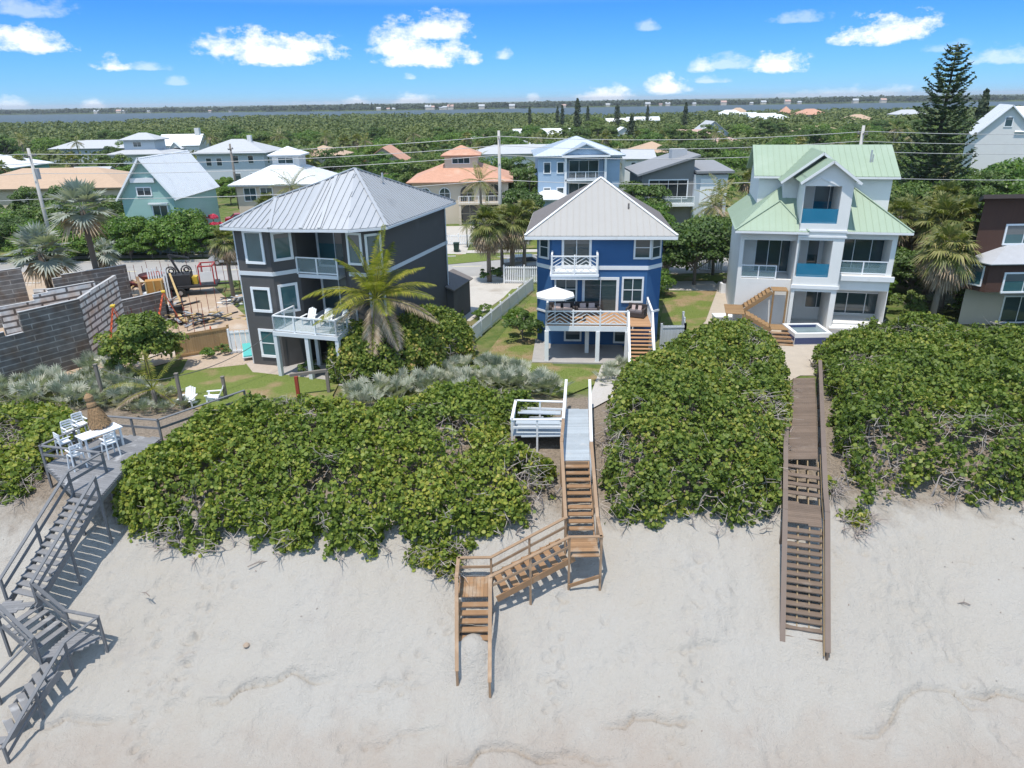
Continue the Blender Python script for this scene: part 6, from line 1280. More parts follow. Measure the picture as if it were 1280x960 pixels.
for x_, z_ in ((-4.7, 6.9), (-2.9, 6.9), (-2.9, 3.6), (-4.7, 3.6)): win(H, (0, 0, 0), *FRONT, x_, z_, .8, 1.3, 1, 1, .12, WHB)
MB().box(-6.2, -3.5, 0, -1.9, -.003, 3.9).build('porch', LBLU, H); hip(H, -6.2, -3.5, -1.9, -.6, 3.9, 4.9, RW, .5, name='porch_roof')
DGR = mat('dark grey shingle', (.24, .245, .255), .8, var=.1, scale=1.5, bump=.3, bscale=12)
# grey modern house
H = T('grey_modern_house', 'grey and white modern house with two opposed sloping roofs', 'house', (23.0, 97, 0)); MB().add([(-5.4, 0, 0), (1.4, 0, 0), (1.4, 0, 8.9), (-5.4, 0, 6.9), (-5.4, 10, 0), (1.4, 10, 0), (1.4, 10, 8.9), (-5.4, 10, 6.9)], [(0, 1, 2, 3), (5, 4, 7, 6), (1, 5, 6, 2), (4, 0, 3, 7), (3, 2, 6, 7)]).build('wall', GRYW, H)
MB().slab([(-6.2, -.8, 6.75), (1.9, -.8, 9.15), (1.9, 10.5, 9.15), (-6.2, 10.5, 6.75)], .25).build('roof', DGR, H); MB().box(1.403, -.6, 0, 5.8, 9, 6.6).build('wing_wall', PWH, H); MB().slab([(1.45, -1.2, 7.1), (6.4, -1.2, 7.1), (6.4, 9.4, 7.7), (1.45, 9.4, 7.7)], .3).build('wing_roof', DGR, H)
win(H, (0, 0, 0), *FRONT, -4.4, 3.6, 5.0, 2.3, 4, 1, .14, WHB, GLD); win(H, (0, -.6, 0), *FRONT, 3.4, 3.3, 1.3, 2.3, 1, 1, .1, WHB, GLT); win(H, (0, -.6, 0), *FRONT, 3.0, .3, 1.3, 2.0, 1, 1, .1, WHB, GLT)
MB().box(-5.4, -1.6, 2.7, 1.4, -.003, 3.0).build('balcony_floor', WHB, H); glass_rail(H, [(-5.3, -1.5), (1.3, -1.5)], 3.0, .95, WHB, RGL); MB().box(2.2, -.7, 2.9, 5.7, -.603, 6.1).build('white_panel', WHB, H)
MB().box(-1, 3, 8, 1, 5, 9.6).build('roof_box', GRR, H)
# white gabled house at right
H = T('white_gabled_house', 'white gabled house with a white metal roof at the right edge', 'house', (77.5, 116.5, 0), R(-26)); MB().box(-3.9, 0, 0, 3.9, 14, 10.3).build('wall', OFFW, H); gableroof(H, -3.9, 0, 3.9, 14, 10.3, 14.3, RW, 'y', .5, .5, OFFW); win(H, (0, 0, 0), *FRONT, -.5, 11.2, .9, 1.3, 1, 1, .12, WHB)
MB().box(3.903, .5, 0, 16, 12, 10.2).build('wing_wall', OFFW, H)
B_ = MB(); roofplane(B_, [(1.0, -.3, 10.4), (16.5, -.3, 10.4), (16.5, 6.5, 14.0), (1.0, 6.5, 14.0)], .14, .5); roofplane(B_, [(16.5, 12.6, 10.4), (1.0, 12.6, 10.4), (1.0, 6.5, 14.0), (16.5, 6.5, 14.0)], .14); B_.build('wing_roof', RW, H)
for i in range(5): win(H, (0, .5, 0), *FRONT, 6.0 + i * 1.2, 7.2, .95, 1.9, 1, 1, .1, WHB)
# roofs far off among the trees
def far_house(px_, py_, y, w, dpt, zw, rise, rm, wm, axis, label, kind='far_house'):
    q = D(px_, py_, y); zt_ = max(2.8, q.z - rise); H = T(kind, label, 'house', (q.x, y, 0)); MB().box(-w / 2, 0, 0, w / 2, dpt, zt_).build('wall', wm, H)
    if axis == 'h': hip(H, -w / 2, 0, w / 2, dpt, zt_, zt_ + rise, rm, .7)
    else: gableroof(H, -w / 2, 0, w / 2, dpt, zt_, zt_ + rise, rm, axis, .5, 0, wm)
    for x_ in (-.28, .12): win(H, (0, 0, 0), *FRONT, x_ * w, zt_ - 2.0, min(1.6, w * .15), 1.2, 1, 1, .12, WHB)
    return H
for a in ((397, 183, 150, 9, 9, 4, 1.8, TANR, TANW, 'h', 'low house with a pale brown roof left of the brick coloured one'), (478, 184, 175, 9, 12, 4, 3.0, TERRA, TANW, 'y', 'house with a brick coloured gable roof before the woods'), (820, 178, 170, 10, 10, 4, 2.2, TANR, TANW, 'h', 'house with a tan hip roof left of the grey gabled house'), (800, 188, 130, 5, 6, 4, 1.2, GRR, OFFW, 'x', 'small grey roofed house behind the grey modern one'),
          (893, 152, 275, 14, 12, 4, 5.2, GRR, PWH, 'y', 'grey gabled house with dormers in the distance'), (868, 163, 270, 12, 9, 4, 2.5, PINKR, TANW, 'x', 'pinkish roofed wing left of the distant grey gables'), (910, 174, 230, 11, 8, 3, 1.6, PINKR, TANW, 'h', 'low pink brown roof below the distant grey gables'), (655, 182, 160, 22, 9, 4, 1.6, GRR, OFFW, 'h', 'long low grey roofed house left of the pale blue house'), (680, 162, 300, 24, 10, 4, 2.5, RW, OFFW, 'x', 'long white roofed house before the lagoon inlet'),
          (780, 162, 290, 10, 9, 4, 3.0, RW, OFFW, 'y', 'white gabled house beside the broad casuarina'), (700, 178, 200, 9, 8, 4, 1.6, PINKR, TANW, 'h', 'pinkish flat roof just above the pale blue house'), (640, 175, 230, 14, 9, 4, 2.0, GRR, PWH, 'h', 'pale grey roof near the tall concrete pole'), (595, 172, 250, 12, 9, 4, 2.0, RW, OFFW, 'h', 'small white roof left of the tall concrete pole'), (607, 168, 270, 9, 9, 4, 2.0, TANR, TANW, 'h', 'small brown roof beyond the white one by the pole'),
          (1018, 136, 560, 22, 16, 4, 4.0, TERRA, TANW, 'h', 'distant house with an orange red roof on the skyline'), (1078, 143, 430, 16, 12, 4, 3.0, TANR, OFFW, 'h', 'distant tan roofed house right of the orange red roof'), (915, 139, 620, 20, 12, 4, 3.5, RW, OFFW, 'h', 'distant white house left of the waterfront village'), (925, 136, 700, 16, 12, 4, 4.0, TANR, OFFW, 'h', 'distant tan topped house beside the white one'), (955, 145, 500, 18, 10, 4, 3.0, RW, OFFW, 'x', 'white house in the waterfront village'),
          (975, 147, 470, 14, 10, 4, 2.8, RW, OFFW, 'h', 'second white house right in the waterfront village'), (1030, 157, 270, 15, 10, 4, 2.2, TANR, TANW, 'h', 'tan roofed house above the green roof'), (1140, 137, 520, 20, 12, 4, 3.0, GRR, OFFW, 'h', 'grey roofed house left of the tall pine'), (985, 134, 640, 9, 9, 4, 5.5, TERRA, TANW, 'h', 'tall reddish house in the waterfront village'), (110, 176, 230, 24, 11, 4, 2.2, GRR, PWH, 'h', 'low grey roofed house behind the wires at left'), (105, 210, 135, 6, 6, 3, 1.5, GRR, OFFW, 'x', 'small grey outbuilding beside the mint green house'), (935, 143, 560, 14, 9, 4, 2.5, RW, OFFW, 'x', 'low white building left of the village'), (805, 146, 480, 20, 9, 4, 2.0, RW, OFFW, 'x', 'faint white waterfront building right of the casuarinas'), (775, 148, 470, 16, 9, 4, 2.0, OFFW, OFFW, 'x', 'faint pale waterfront building between the casuarinas')):
    far_house(*a)
g = np.random.default_rng(5); k = 0
for px_ in (120, 148, 155, 186, 262, 288, 473, 485, 492, 535, 540, 551, 556, 563, 602, 640, 705, 760, 810, 826, 835, 868, 905, 940, 955, 985, 1000, 1070, 1105):
    hy = 126 - .0152 * (px_ - 640); d = ray(px_, hy + 7.0); y = float(far_r(d.x, d.y)) / math.hypot(d.x, d.y) * d.y + 4; x = d.x / d.y * y; s = g.uniform(.7, 1.5)
    H = T('shore_house', 'tiny pale house on the lagoon\'s far shore', 'house', (x, y, -.2), 0, 'houses on the far shore'); w = 9 * s; MB().box(-w / 2, 0, -1, w / 2, 9, 4 * s).build('wall', TANW, H); gableroof(H, -w / 2, 0, w / 2, 9, 4 * s, 6.5 * s, (GRR, PINKR, GRR)[k % 3], 'x', .5, 0, OFFW); k += 1
# ------------------------------------------------------------------ poles and wires
CON = mat('concrete pole', (.46, .44, .41), .8, var=.08, scale=1); WOODP = mat('weathered pole', (.20, .175, .15), .9, var=.15, scale=3, stretch=(1, 1, .2))
def pole(x, y, h, m, label, arms=1, box=False):
    t = T('utility_pole', label, 'pole', (x, y, 0)); MB().tube([(0, 0, -.5), (0, 0, h)], [.24, .15], 10).build('pole', m, t, smooth=True)
    for i in range(arms): MB().box(-.06, -1.1, h - .9 - i * 1.1, .06, 1.1, h - .76 - i * 1.1).build('crossarm', WOODP, t)
    for s in (-1.0, -.35, .35, 1.0): MB().tube([(0, s, h - .76), (0, s, h - .58)], .05, 6).build('insulator', GRYW, t)
    if box:
        MB().tube([(.35, 0, h - 3.2), (.35, 0, h - 2.1)], .24, 12).build('transformer', mat('grey steel', (.36, .37, .38), .5, .3), t)
    return t
pole(-51.3, 80, 12.0, CON, 'leaning grey utility pole at the left roadside', 1, True); pole(-1.05, 84, 12.9, CON, 'tall pale utility pole by the terracotta house', 1); pole(37.8, 80, 13.0, CON, 'grey utility pole behind the white house\'s green roof', 1); pole(-44.6, 120, 10.2, WOODP, 'thin dark wooden pole before the pale two storey house', 1)
pole(84, 80, 13.0, CON, 'far right utility pole'); pole(-104, 80, 12.5, CON, 'far left utility pole')
WIRE = mat('wire', (.40, .40, .40), .5, var=.02)
ps = [(-104, 80), (-51.3, 80), (-1.05, 84), (37.8, 80), (84, 80)]
for dy_, dz_, lb_ in ((-1.0, -.55, 'uppermost wire strung between the roadside poles'), (.35, -1.6, 'second wire from the top between the roadside poles'), (0, -2.6, 'third wire from the top between the roadside poles'), (0, -5.3, 'lowest wire strung between the roadside poles')):
    b = MB(); pts = []
    for (a, c), h0, h1 in zip(zip(ps[:-1], ps[1:]), (12.5, 12.0, 12.9, 13.0), (12.0, 12.9, 13.0, 13.0)):
        for i in range(12): u = i / 12; pts.append((a[0] + (c[0] - a[0]) * u, a[1] + (c[1] - a[1]) * u + dy_, h0 + (h1 - h0) * u + dz_ - 1.0 * 4 * u * (1 - u) * .6))
    b.tube(pts, .03, 4, False); tag(b.build('overhead_wire', WIRE), lb_, 'wire')
# ------------------------------------------------------------------ fences
def picket(label, pts, h, m, gap=.16, pw=.09, post=2.2, name='picket_fence'):
    o = pts[0]; t = T(name, label, 'fence', (o[0], o[1], 0)); pan = MB()
    for a, c in zip(pts[:-1], pts[1:]):
        a, c = Vector((a[0] - o[0], a[1] - o[1], 0)), Vector((c[0] - o[0], c[1] - o[1], 0)); L = (c - a).length; Z = Vector((0, 0, 1)); d = (c - a).normalized(); n = Vector((d.y, -d.x, 0)); k = int(L / gap)
        for i in range(k): p = a.lerp(c, (i + .5) / k); pan.bar(p + Z * .08 , p + Z * (h - .06), pw, .03, n)
        for z_ in (.25, h - .2): pan.bar(a + Z * z_ + n * .03, c + Z * z_ + n * .03, .03, .09)
        k = max(1, round(L / post))
        for i in range(k + 1): p = a.lerp(c, i / k); MB().box(p.x - .065, p.y - .065, -.2, p.x + .065, p.y + .065, h + .08).build('post', m, t)
    pan.build('panel', m, t); return t
picket('white picket fence slanting past the blue house lawn', [(-3.6, 45.3), (2.0, 62.6)], 1.35, WHB, .17, .10); picket('short white picket fence behind the clipped shrubs', [(-.6, 65.6), (3.2, 65.2)], 1.7, WHB, .17, .11); picket('white fence along the far side of the road before the terracotta house', [(-8.2, 85.2), (2.2, 84.6)], 1.3, WHB, .22, .07)
picket('white picket fence between the blue and white houses', [(18.6, 70.2), (21.0, 69.6)], 1.6, WHB, .2, .12); picket('pale fence behind the blue house on the right', [(11.2, 68.0), (13.4, 67.6)], 1.4, WHB, .2, .1); picket('pale wire fence left of the road bend', [(-40.5, 82.2), (-34.6, 82.2)], 1.5, mat('pale fence', (.55, .56, .56), .6), .3, .04)
WF = mat('cedar fence', (.42, .27, .13), .85, var=.12, scale=2, isl=.12, stretch=(4, 4, .5))
a, c = P(222, 449, 0), P(289, 437, 0); picket('tan cedar fence between the building site and the lawn', [(a.x, a.y), (c.x, c.y)], 1.75, WF, .15, .145, 2.4, 'wooden_fence')
a, c = P(290, 443, 0), P(317, 441, 0); picket('white vinyl privacy fence at the charcoal house\'s left corner', [(a.x, a.y), (c.x, c.y)], 1.75, WHB, .30, .298, 1.3, 'vinyl_fence')
GP = mat('pale grey board', (.52, .54, .56), .6, var=.05, isl=.04); picket('pale grey board enclosure beside the blue house', [(10.1, 45.6), (11.7, 45.6), (12.2, 48.4)], 1.9, GP, .2, .19, 1.6, 'board_fence')
# ------------------------------------------------------------------ vehicles
BLK = mat('black rubber', (.018, .018, .018), .8, var=.1); RIM = mat('alloy rim', (.45, .45, .46), .35, .7, var=.03); LAMP = mat('lamp glass', (.6, .6, .6), .2, var=.02); LAMPR = mat('tail lamp', (.35, .02, .02), .3, var=.02)
def paint(n, c): return mat(n, c, .22, .2, var=.02, scale=1, spec=.6)
def car(label, m, name='parked_car', van=False):
    t = T(name, label, 'car'); W_ = .88; prof = [(-2.2, .35), (-2.25, .75), (-2.05, .92), (-1.45, .98), (-.9, 1.42 if not van else 1.7), (.75, 1.46 if not van else 1.78), (1.6, 1.08 if not van else 1.75), (2.15, 1.0 if not van else 1.3), (2.28, .7), (2.22, .35)]
    n = len(prof); b = MB(); b.add([(x, -W_ * (1 if z < 1.05 else .84), z) for x, z in prof] + [(x, W_ * (1 if z < 1.05 else .84), z) for x, z in prof], [tuple(range(n))[::-1], tuple(range(n, 2 * n))] + [(i, (i + 1) % n, n + (i + 1) % n, n + i) for i in range(n)]); b.build('body', m, t)
    zt_ = 1.40 if not van else 1.66
    for s in (-1, 1): MB().add([(-1.25, s * (W_ * .985), 1.0), (1.35, s * (W_ * .985), 1.03), (.7, s * (W_ * .86), zt_), (-.82, s * (W_ * .86), zt_ - .03)], [(0, 1, 2, 3)]).build('side_window', GLD, t)
    MB().add([(-1.47, -.74, 1.0), (-1.47, .74, 1.0), (-.94, .66, zt_), (-.94, -.66, zt_)], [(0, 1, 2, 3)]).build('windscreen', GLD, t); MB().add([(1.63, -.74, 1.09), (1.63, .74, 1.09), (.84, .66, zt_ + .03), (.84, -.66, zt_ + .03)], [(3, 2, 1, 0)]).build('rear_window', GLD, t)
    for x in (-1.4, 1.4):
        for s in (-1, 1):
            w = MB().tube([(x, s * (W_ - .18), .32), (x, s * (W_ + .02), .32)], .32, 16).build('wheel', BLK, t); MB().tube([(x, s * (W_ + .01), .32), (x, s * (W_ + .035), .32)], .19, 12).build('rim', RIM, w)
    for s in (-.6, .6): MB().box(-2.27, s - .16, .62, -2.2, s + .16, .74).build('headlight', LAMP, t); MB().box(2.2, s - .14, .7, 2.29, s + .14, .86).build('tail_light', LAMPR, t)
    return t
c = car('silver car parked on the road beside the charcoal house', paint('silver paint', (.50, .51, .52))); c.location = (-29.9, 76.2, .04)
c = car('red car parked in front of the beige house', paint('red paint', (.42, .015, .02))); c.location = (-38.8, 104.5, 0); c.rotation_euler = (0, 0, R(20))
c = car('white van on the drive beyond the wire fence', paint('white car paint', (.70, .71, .72)), 'parked_van', True); c.location = (-36.0, 88.6, 0); c.rotation_euler = (0, 0, R(80))
c = car('grey car half hidden on the drive behind the cabbage palms', paint('grey paint', (.28, .29, .30))); c.location = (1.4, 71.2, .04)
BIN = mat('dark green plastic', (.015, .04, .03), .5, var=.05)
def bin_(label, x, y):
    t = T('wheelie_bin', label, 'bin', (x, y, 0)); MB().add([(-.26, -.3, .08), (.26, -.3, .08), (.26, .3, .08), (-.26, .3, .08), (-.32, -.36, 1.0), (.32, -.36, 1.0), (.32, .36, 1.0), (-.32, .36, 1.0)], [(0, 3, 2, 1), (4, 5, 6, 7), (0, 1, 5, 4), (1, 2, 6, 5), (2, 3, 7, 6), (3, 0, 4, 7)]).build('body', BIN, t); MB().box(-.34, -.4, 1.0, .34, .38, 1.07).build('lid', BIN, t)
    for s in (-1, 1): MB().tube([(s * .3, .32, .12), (s * .36, .32, .12)], .12, 10).build('wheel', BLK, t)
bin_('dark green wheelie bin by the road, beyond the charcoal house', -6.1, 81.0); bin_('dark bin at the white house\'s right wall', 28.1, 52.0); bin_('dark bin in the pale grey enclosure by the blue house', 10.7, 46.6)
# ------------------------------------------------------------------ garden and deck furniture
def adirondack(label, loc, rz, s=1.0, group=None):
    t = T('adirondack_chair', label, 'chair', loc, rz, group); t.scale = (s, s, s)
    b = MB()
    for i in range(5): x = (i - 2) * .115; b.bar((x, .25, .30), (x, .62, 1.02 - abs(i - 2) * .05), .10, .025)
    b.build('backrest', WHB, t); b = MB()
    for i in range(6): b.bar((-.29, -.30 + i * .11, .42 - i * .025), (.29, -.30 + i * .11, .42 - i * .025), .10, .025)
    b.build('seat', WHB, t)
    for sx in (-1, 1):
        MB().box(sx * .36 - .07, -.42, .57, sx * .36 + .07, .42, .60).build('armrest', WHB, t); MB().box(sx * .33 - .03, -.36, 0, sx * .33 + .03, -.27, .57).build('leg', WHB, t); MB().bar((sx * .31, -.3, .36), (sx * .31, .62, .03), .03, .12).build('leg', WHB, t)
    return t
q = P(236, 506, .2); adirondack('white lawn chair facing the sea beside the young palm', (q.x, q.y, tz(q.x, q.y)), 0); q = P(268, 500, .2); adirondack('white lawn chair turned sideways right of the other', (q.x, q.y, tz(q.x, q.y)), R(-80))
dk = Matrix.Translation((-17.0, 44.16, 0)) @ Matrix.Rotation(HA, 4, 'Z')
for x, y, lb_ in ((4.3, .4, 'left white chair on the charcoal house deck'), (5.5, .5, 'middle white chair on the charcoal house deck'), (6.7, .3, 'right white chair on the charcoal house deck')):
    q = dk @ Vector((x, y, 3.0)); adirondack(lb_, q, HA + R(rnd(-15, 15)), .95, 'chairs on the charcoal house deck')
WIC = mat('dark wicker', (.055, .045, .042), .7, var=.2, scale=8, bump=.5, bscale=40); CUS = mat('pale pink cushion', (.50, .38, .34), .9, var=.05); CUG = mat('grey cushion', (.14, .125, .13), .9, var=.06)
def sofa(label, x, y, w, rz=0):
    t = T('wicker_sofa', label, 'sofa', (x, y, 2.505), rz); MB().box(-w / 2, -.42, .06, w / 2, .42, .34).build('base', WIC, t); MB().box(-w / 2, .28, .34, w / 2, .42, .78).build('backrest', WIC, t)
    for s in (-1, 1): MB().box(s * (w / 2 - .14), -.42, .34, s * w / 2, .28, .60).build('armrest', WIC, t)
    k = max(1, round(w / .8))
    for i in range(k): a = -w / 2 + .16 + (w - .32) * i / k; MB().box(a + .01, -.40, .345, a + (w - .32) / k - .01, .2, .46).build('seat_cushion', CUG, t)
    for i in range(k): a = -w / 2 + .2 + (w - .4) * i / k; MB().bar((a + .1, .1, .58), (a + (w - .4) / k - .1, .1, .58), .14, .32, (0, .35, 1)).build('back_cushion', CUS, t)
    return t
sofa('dark wicker sofa with pinkish cushions under the deck umbrella', 3.45, 46.3, 1.7); sofa('second dark wicker sofa, nearer the sliding door', 5.15, 46.3, 1.6); sofa('wicker armchair angled at the right end of the blue house deck', 8.35, 45.6, 1.25, R(-25))
t = T('coffee_table', 'low dark wicker table before the deck sofas', 'table', (4.3, 44.9, 2.505)); MB().box(-.6, -.3, .34, .6, .3, .40).build('tabletop', WIC, t)
for sx in (-.5, .5):
    for sy in (-.22, .22): MB().box(sx - .05, sy - .05, 0, sx + .05, sy + .05, .34).build('leg', WIC, t)
t = T('deck_umbrella', 'open off white umbrella at the deck\'s left corner', 'umbrella', (2.85, 44.25, 2.5)); MB().tube([(0, 0, 0), (0, 0, 2.35)], .03).build('pole', WHB, t); MB().disc((0, 0, .0), .28, .08).build('base', GRYW, t)
b = MB(); n = 8; top = (0, 0, 2.45); ring1 = [(1.28 * math.cos(2 * math.pi * i / n + .39), 1.28 * math.sin(2 * math.pi * i / n + .39), 1.95) for i in range(n)]
b.add([top] + ring1, [(0, i + 1, (i + 1) % n + 1) for i in range(n)]); b.add(ring1 + [(x, y, z - .12) for x, y, z in ring1], [(i, n + i, n + (i + 1) % n, (i + 1) % n) for i in range(n)]); b.build('canopy', mat('canvas', (.68, .66, .64), .9, var=.03), t)
r_ = MB()
for p in ring1: r_.bar((0, 0, 2.4), (p[0] * .98, p[1] * .98, p[2] - .01), .02, .02)
r_.build('ribs', WHB, t); MB().lathe((0, 0, 2.42), [(.02, 0), (.05, .05), (.02, .12)], 8).build('finial', WHB, t)
# sun lounger by the charcoal house corner, white bench box, box by the white house
q = P(311, 447, 0); t = T('sun_lounger', 'white lounger with a turquoise cushion at the charcoal house corner', 'lounger', (q.x, q.y, 0), R(20)); MB().box(-.35, -.9, .28, .35, .9, .34).build('frame', WHB, t); TQ = mat('turquoise cushion', (.10, .45, .42), .8, var=.05); MB().box(-.31, -.86, .345, .31, .3, .43).build('cushion', TQ, t); MB().bar((0, .32, .40), (0, .85, .75), .62, .09).build('back_cushion', TQ, t)
for sx in (-.3, .3):
    for sy in (-.8, .8): MB().box(sx - .03, sy - .03, 0, sx + .03, sy + .03, .28).build('leg', WHB, t)
q = P(904, 404, 0); t = T('storage_box', 'flat white storage box beside the timber steps', 'box', (q.x, q.y, 0)); MB().box(-.75, -.4, 0, .75, .5, .55).build('body', WHB, t); MB().box(-.8, -.45, .55, .8, .55, .65).build('lid', WHB, t)
q = P(908, 366, 0); t = T('gas_grill', 'grill with a dark hood at the white house\'s left corner', 'grill', (q.x, q.y, 0)); MB().box(-.6, -.3, 0, .6, .3, .9).build('cabinet', WHB, t); k = MB(); k.tube([(-.4, 0, .95), (.4, 0, .95)], .26, 14); k.build('hood', BLK, t); MB().bar((-.35, -.3, 1.0), (.35, -.3, 1.0), .03, .03).build('handle', RIM, t)
# timber beam on posts on the lawn, string-light posts and their cable
a, c = P(362, 469, 1.5), P(408, 463, 1.5); t = T('timber_swing_frame', 'weathered beam on a red post at the lawn\'s edge', 'frame', (a.x, a.y, 0)); d_ = c - a; MB().bar((0, 0, 1.5), (d_.x, d_.y, 1.5), .16, .16).build('beam', WOODP, t); MB().box(.35 - .09, -.09, -.2, .35 + .09, .09, 1.42).build('post', mat('red paint wood', (.30, .05, .03), .7, var=.1), t); MB().box(d_.x - .09, d_.y - .09, -.2, d_.x + .09, d_.y + .09, 1.42).build('post', WOODP, t)
pts = []
for px_, tp, bp_, lb_ in ((131, 455, 505, 'wooden light post beside the lookout deck'), (229, 468, 512, 'wooden light post beside the left lawn chair'), (283, 470, 500, 'wooden light post at the lawn\'s seaward edge')):
    q = P(px_, bp_, .1); h_ = D(px_, tp, q.y).z; t = T('light_post', lb_, 'post', (q.x, q.y, tz(q.x, q.y))); MB().box(-.08, -.08, -.3, .08, .08, h_ - q.z).build('post', WOODP, t); MB().box(-.1, -.1, h_ - q.z, .1, .1, h_ - q.z + .05).build('cap', WOODP, t); pts.append(Vector((q.x, q.y, h_ - .1)))
end = dk @ Vector((2.4, 0, 2.9)); chain = [pts[0], pts[1], end]; b = MB(); cp = []
for a, c in zip(chain[:-1], chain[1:]):
    for i in range(10): u = i / 10; cp.append(a.lerp(c, u) - Vector((0, 0, .5 * 4 * u * (1 - u))))
cp.append(end); b.tube(cp, .022, 4, False); tag(b.build('light_cable', mat('dark cable', (.08, .08, .08), .6)), 'thin light cable sagging from the posts to the charcoal house', 'cable')
# ------------------------------------------------------------------ the building site
def blockmat(name, c1, c2, mortar, ms=.014, row=.2, bw=.4):
    m = bpy.data.materials.new(name); m.use_nodes = True; nt = m.node_tree; b = nt.nodes['Principled BSDF']; t = nd(nt, 'ShaderNodeTexCoord'); mp = nd(nt, 'ShaderNodeMapping'); mp.inputs['Rotation'].default_value = (R(90), 0, 0); nt.links.new(t.outputs['Object'], mp.inputs[0])
    br = nd(nt, 'ShaderNodeTexBrick'); br.inputs['Scale'].default_value = 1.0; br.inputs['Brick Width'].default_value = bw; br.inputs['Row Height'].default_value = row; br.inputs['Mortar Size'].default_value = ms; br.inputs['Bias'].default_value = -.1
    for k, v in (('Color1', c1), ('Color2', c2), ('Mortar', mortar)): br.inputs[k].default_value = (*v, 1)
    nt.links.new(mp.outputs[0], br.inputs['Vector']); n = nd(nt, 'ShaderNodeTexNoise'); n.inputs['Scale'].default_value = 2.2; n.inputs['Detail'].default_value = 7; nt.links.new(t.outputs['Object'], n.inputs['Vector'])
    vm = nd(nt, 'ShaderNodeVectorMath', operation='SCALE'); nt.links.new(br.outputs[0], vm.inputs[0]); nt.links.new(mth(nt, 'ADD', mth(nt, 'MULTIPLY', n.outputs[0], 1.1), .45), vm.inputs['Scale']); n4 = nd(nt, 'ShaderNodeTexNoise'); n4.inputs['Scale'].default_value = .8; n4.inputs['Detail'].default_value = 6; nt.links.new(t.outputs['Object'], n4.inputs['Vector']); dm = nd(nt, 'ShaderNodeMix', data_type='RGBA', blend_type='MULTIPLY'); nt.links.new(mth(nt, 'MULTIPLY', mth(nt, 'SUBTRACT', n4.outputs[0], .46), 5, True), dm.inputs[0]); nt.links.new(vm.outputs[0], dm.inputs[6]); dm.inputs[7].default_value = (.86, .68, .56, 1); nt.links.new(dm.outputs[2], b.inputs['Base Color']); b.inputs['Roughness'].default_value = .9
    bp = nd(nt, 'ShaderNodeBump'); bp.inputs['Strength'].default_value = .5; bp.inputs['Distance'].default_value = .02; bp.invert = True; nt.links.new(br.outputs['Fac'], bp.inputs['Height']); nt.links.new(bp.outputs[0], b.inputs['Normal']); return m
BK1 = blockmat('dark block', (.150, .138, .128), (.20, .182, .165), (.34, .32, .295), .034, .36, 2.2); BK2 = blockmat('pale striped block', (.80, .785, .755), (.74, .725, .70), (.17, .158, .15), .075, .42, 1.7)
CAP = mat('block top', (.42, .41, .40), .9, var=.1, scale=4)
def block_wall(label, p, q, tops, m, th=.2):
    p, q = V((*p, 0)), V((*q, 0)); d = q - p; t = T('block_wall', label, 'wall', p, math.atan2(d.y, d.x)); L = d.length; b = MB(); c = MB()
    for u0, u1, h in tops: b.box(L * u0, 0, -.3, L * u1, th, h); c.box(L * u0, -.006, h, L * u1, th + .006, h + .03)
    b.build('blockwork', m, t); c.build('top_course', CAP, t); return t
block_wall('nearest dark grey block wall with a stepped top at left', (-32.6, 37.6), (-27.95, 44.8), ((0, .30, 2.7), (.30, .46, 3.5), (.46, .58, 3.2), (.58, 1, 4.45)), BK1)
block_wall('pale striped block wall behind the orange ladder', (-27.95, 44.85), (-28.9, 51.4), ((0, .3, 4.45), (.3, 1, 4.5)), BK2)
block_wall('pale striped block wall rising behind the nearest dark wall', (-34.3, 46.2), (-30.2, 50.8), ((0, .35, 3.6), (.35, .5, 4.0), (.5, 1, 4.2)), BK2)
block_wall('dark block wall seen beyond the striped one', (-30.6, 51.0), (-27.6, 55.2), ((0, 1, 2.3),), BK1)
block_wall('dark block wall at the photo\'s far left edge', (-46, 47.5), (-38.2, 55.0), ((0, .75, 4.0), (.75, 1, 4.4)), BK1)
block_wall('dark block wall with a notch before the short silver palm', (-37.4, 57.2), (-33.4, 61.3), ((0, .12, 3.0), (.12, 1, 3.2)), BK1)
block_wall('pale striped block wall between the two dark ones at left', (-38.4, 56.0), (-34.2, 56.6), ((0, .8, 2.4), (.8, 1, 1.6)), BK2)
OR = mat('orange fibreglass', (.62, .13, .055), .5, var=.06); YL = mat('yellow plastic', (.60, .42, .04), .5, var=.05); REDM = mat('rusty red steel', (.25, .06, .04), .7, var=.25, scale=3); BLM = mat('black machine steel', (.03, .03, .032), .6, var=.25, scale=4); GLV = mat('galvanised steel', (.42, .43, .44), .5, .4, var=.1); AMB = mat('amber plywood', (.42, .21, .05), .75, var=.12)
def ladder(label, x, y, h, rz):
    t = T('step_ladder', label, 'ladder', (x, y, 0), rz)
    for s in (-1, 1):
        MB().bar((s * .42, -.9, 0), (s * .22, 0, h), .07, .05).build('rail', OR, t); MB().bar((s * .42, .9, 0), (s * .22, 0, h), .06, .05).build('rail', OR, t)
    b = MB(); k = int(h / .3)
    for i in range(1, k): u = i / k; w = .42 - .2 * u; b.box(-w, -.9 * (1 - u) - .05, h * u - .02, w, -.9 * (1 - u) + .05, h * u + .02)
    b.build('rungs', OR, t); MB().box(-.25, -.14, h, .25, .14, h + .1).build('cap', YL, t)
ladder('tall orange stepladder with a yellow top against the pale striped wall', -27.0, 46.8, 3.4, R(-70)); ladder('orange stepladder farther back beside the amber crate', -26.9, 53.8, 2.6, R(-60))
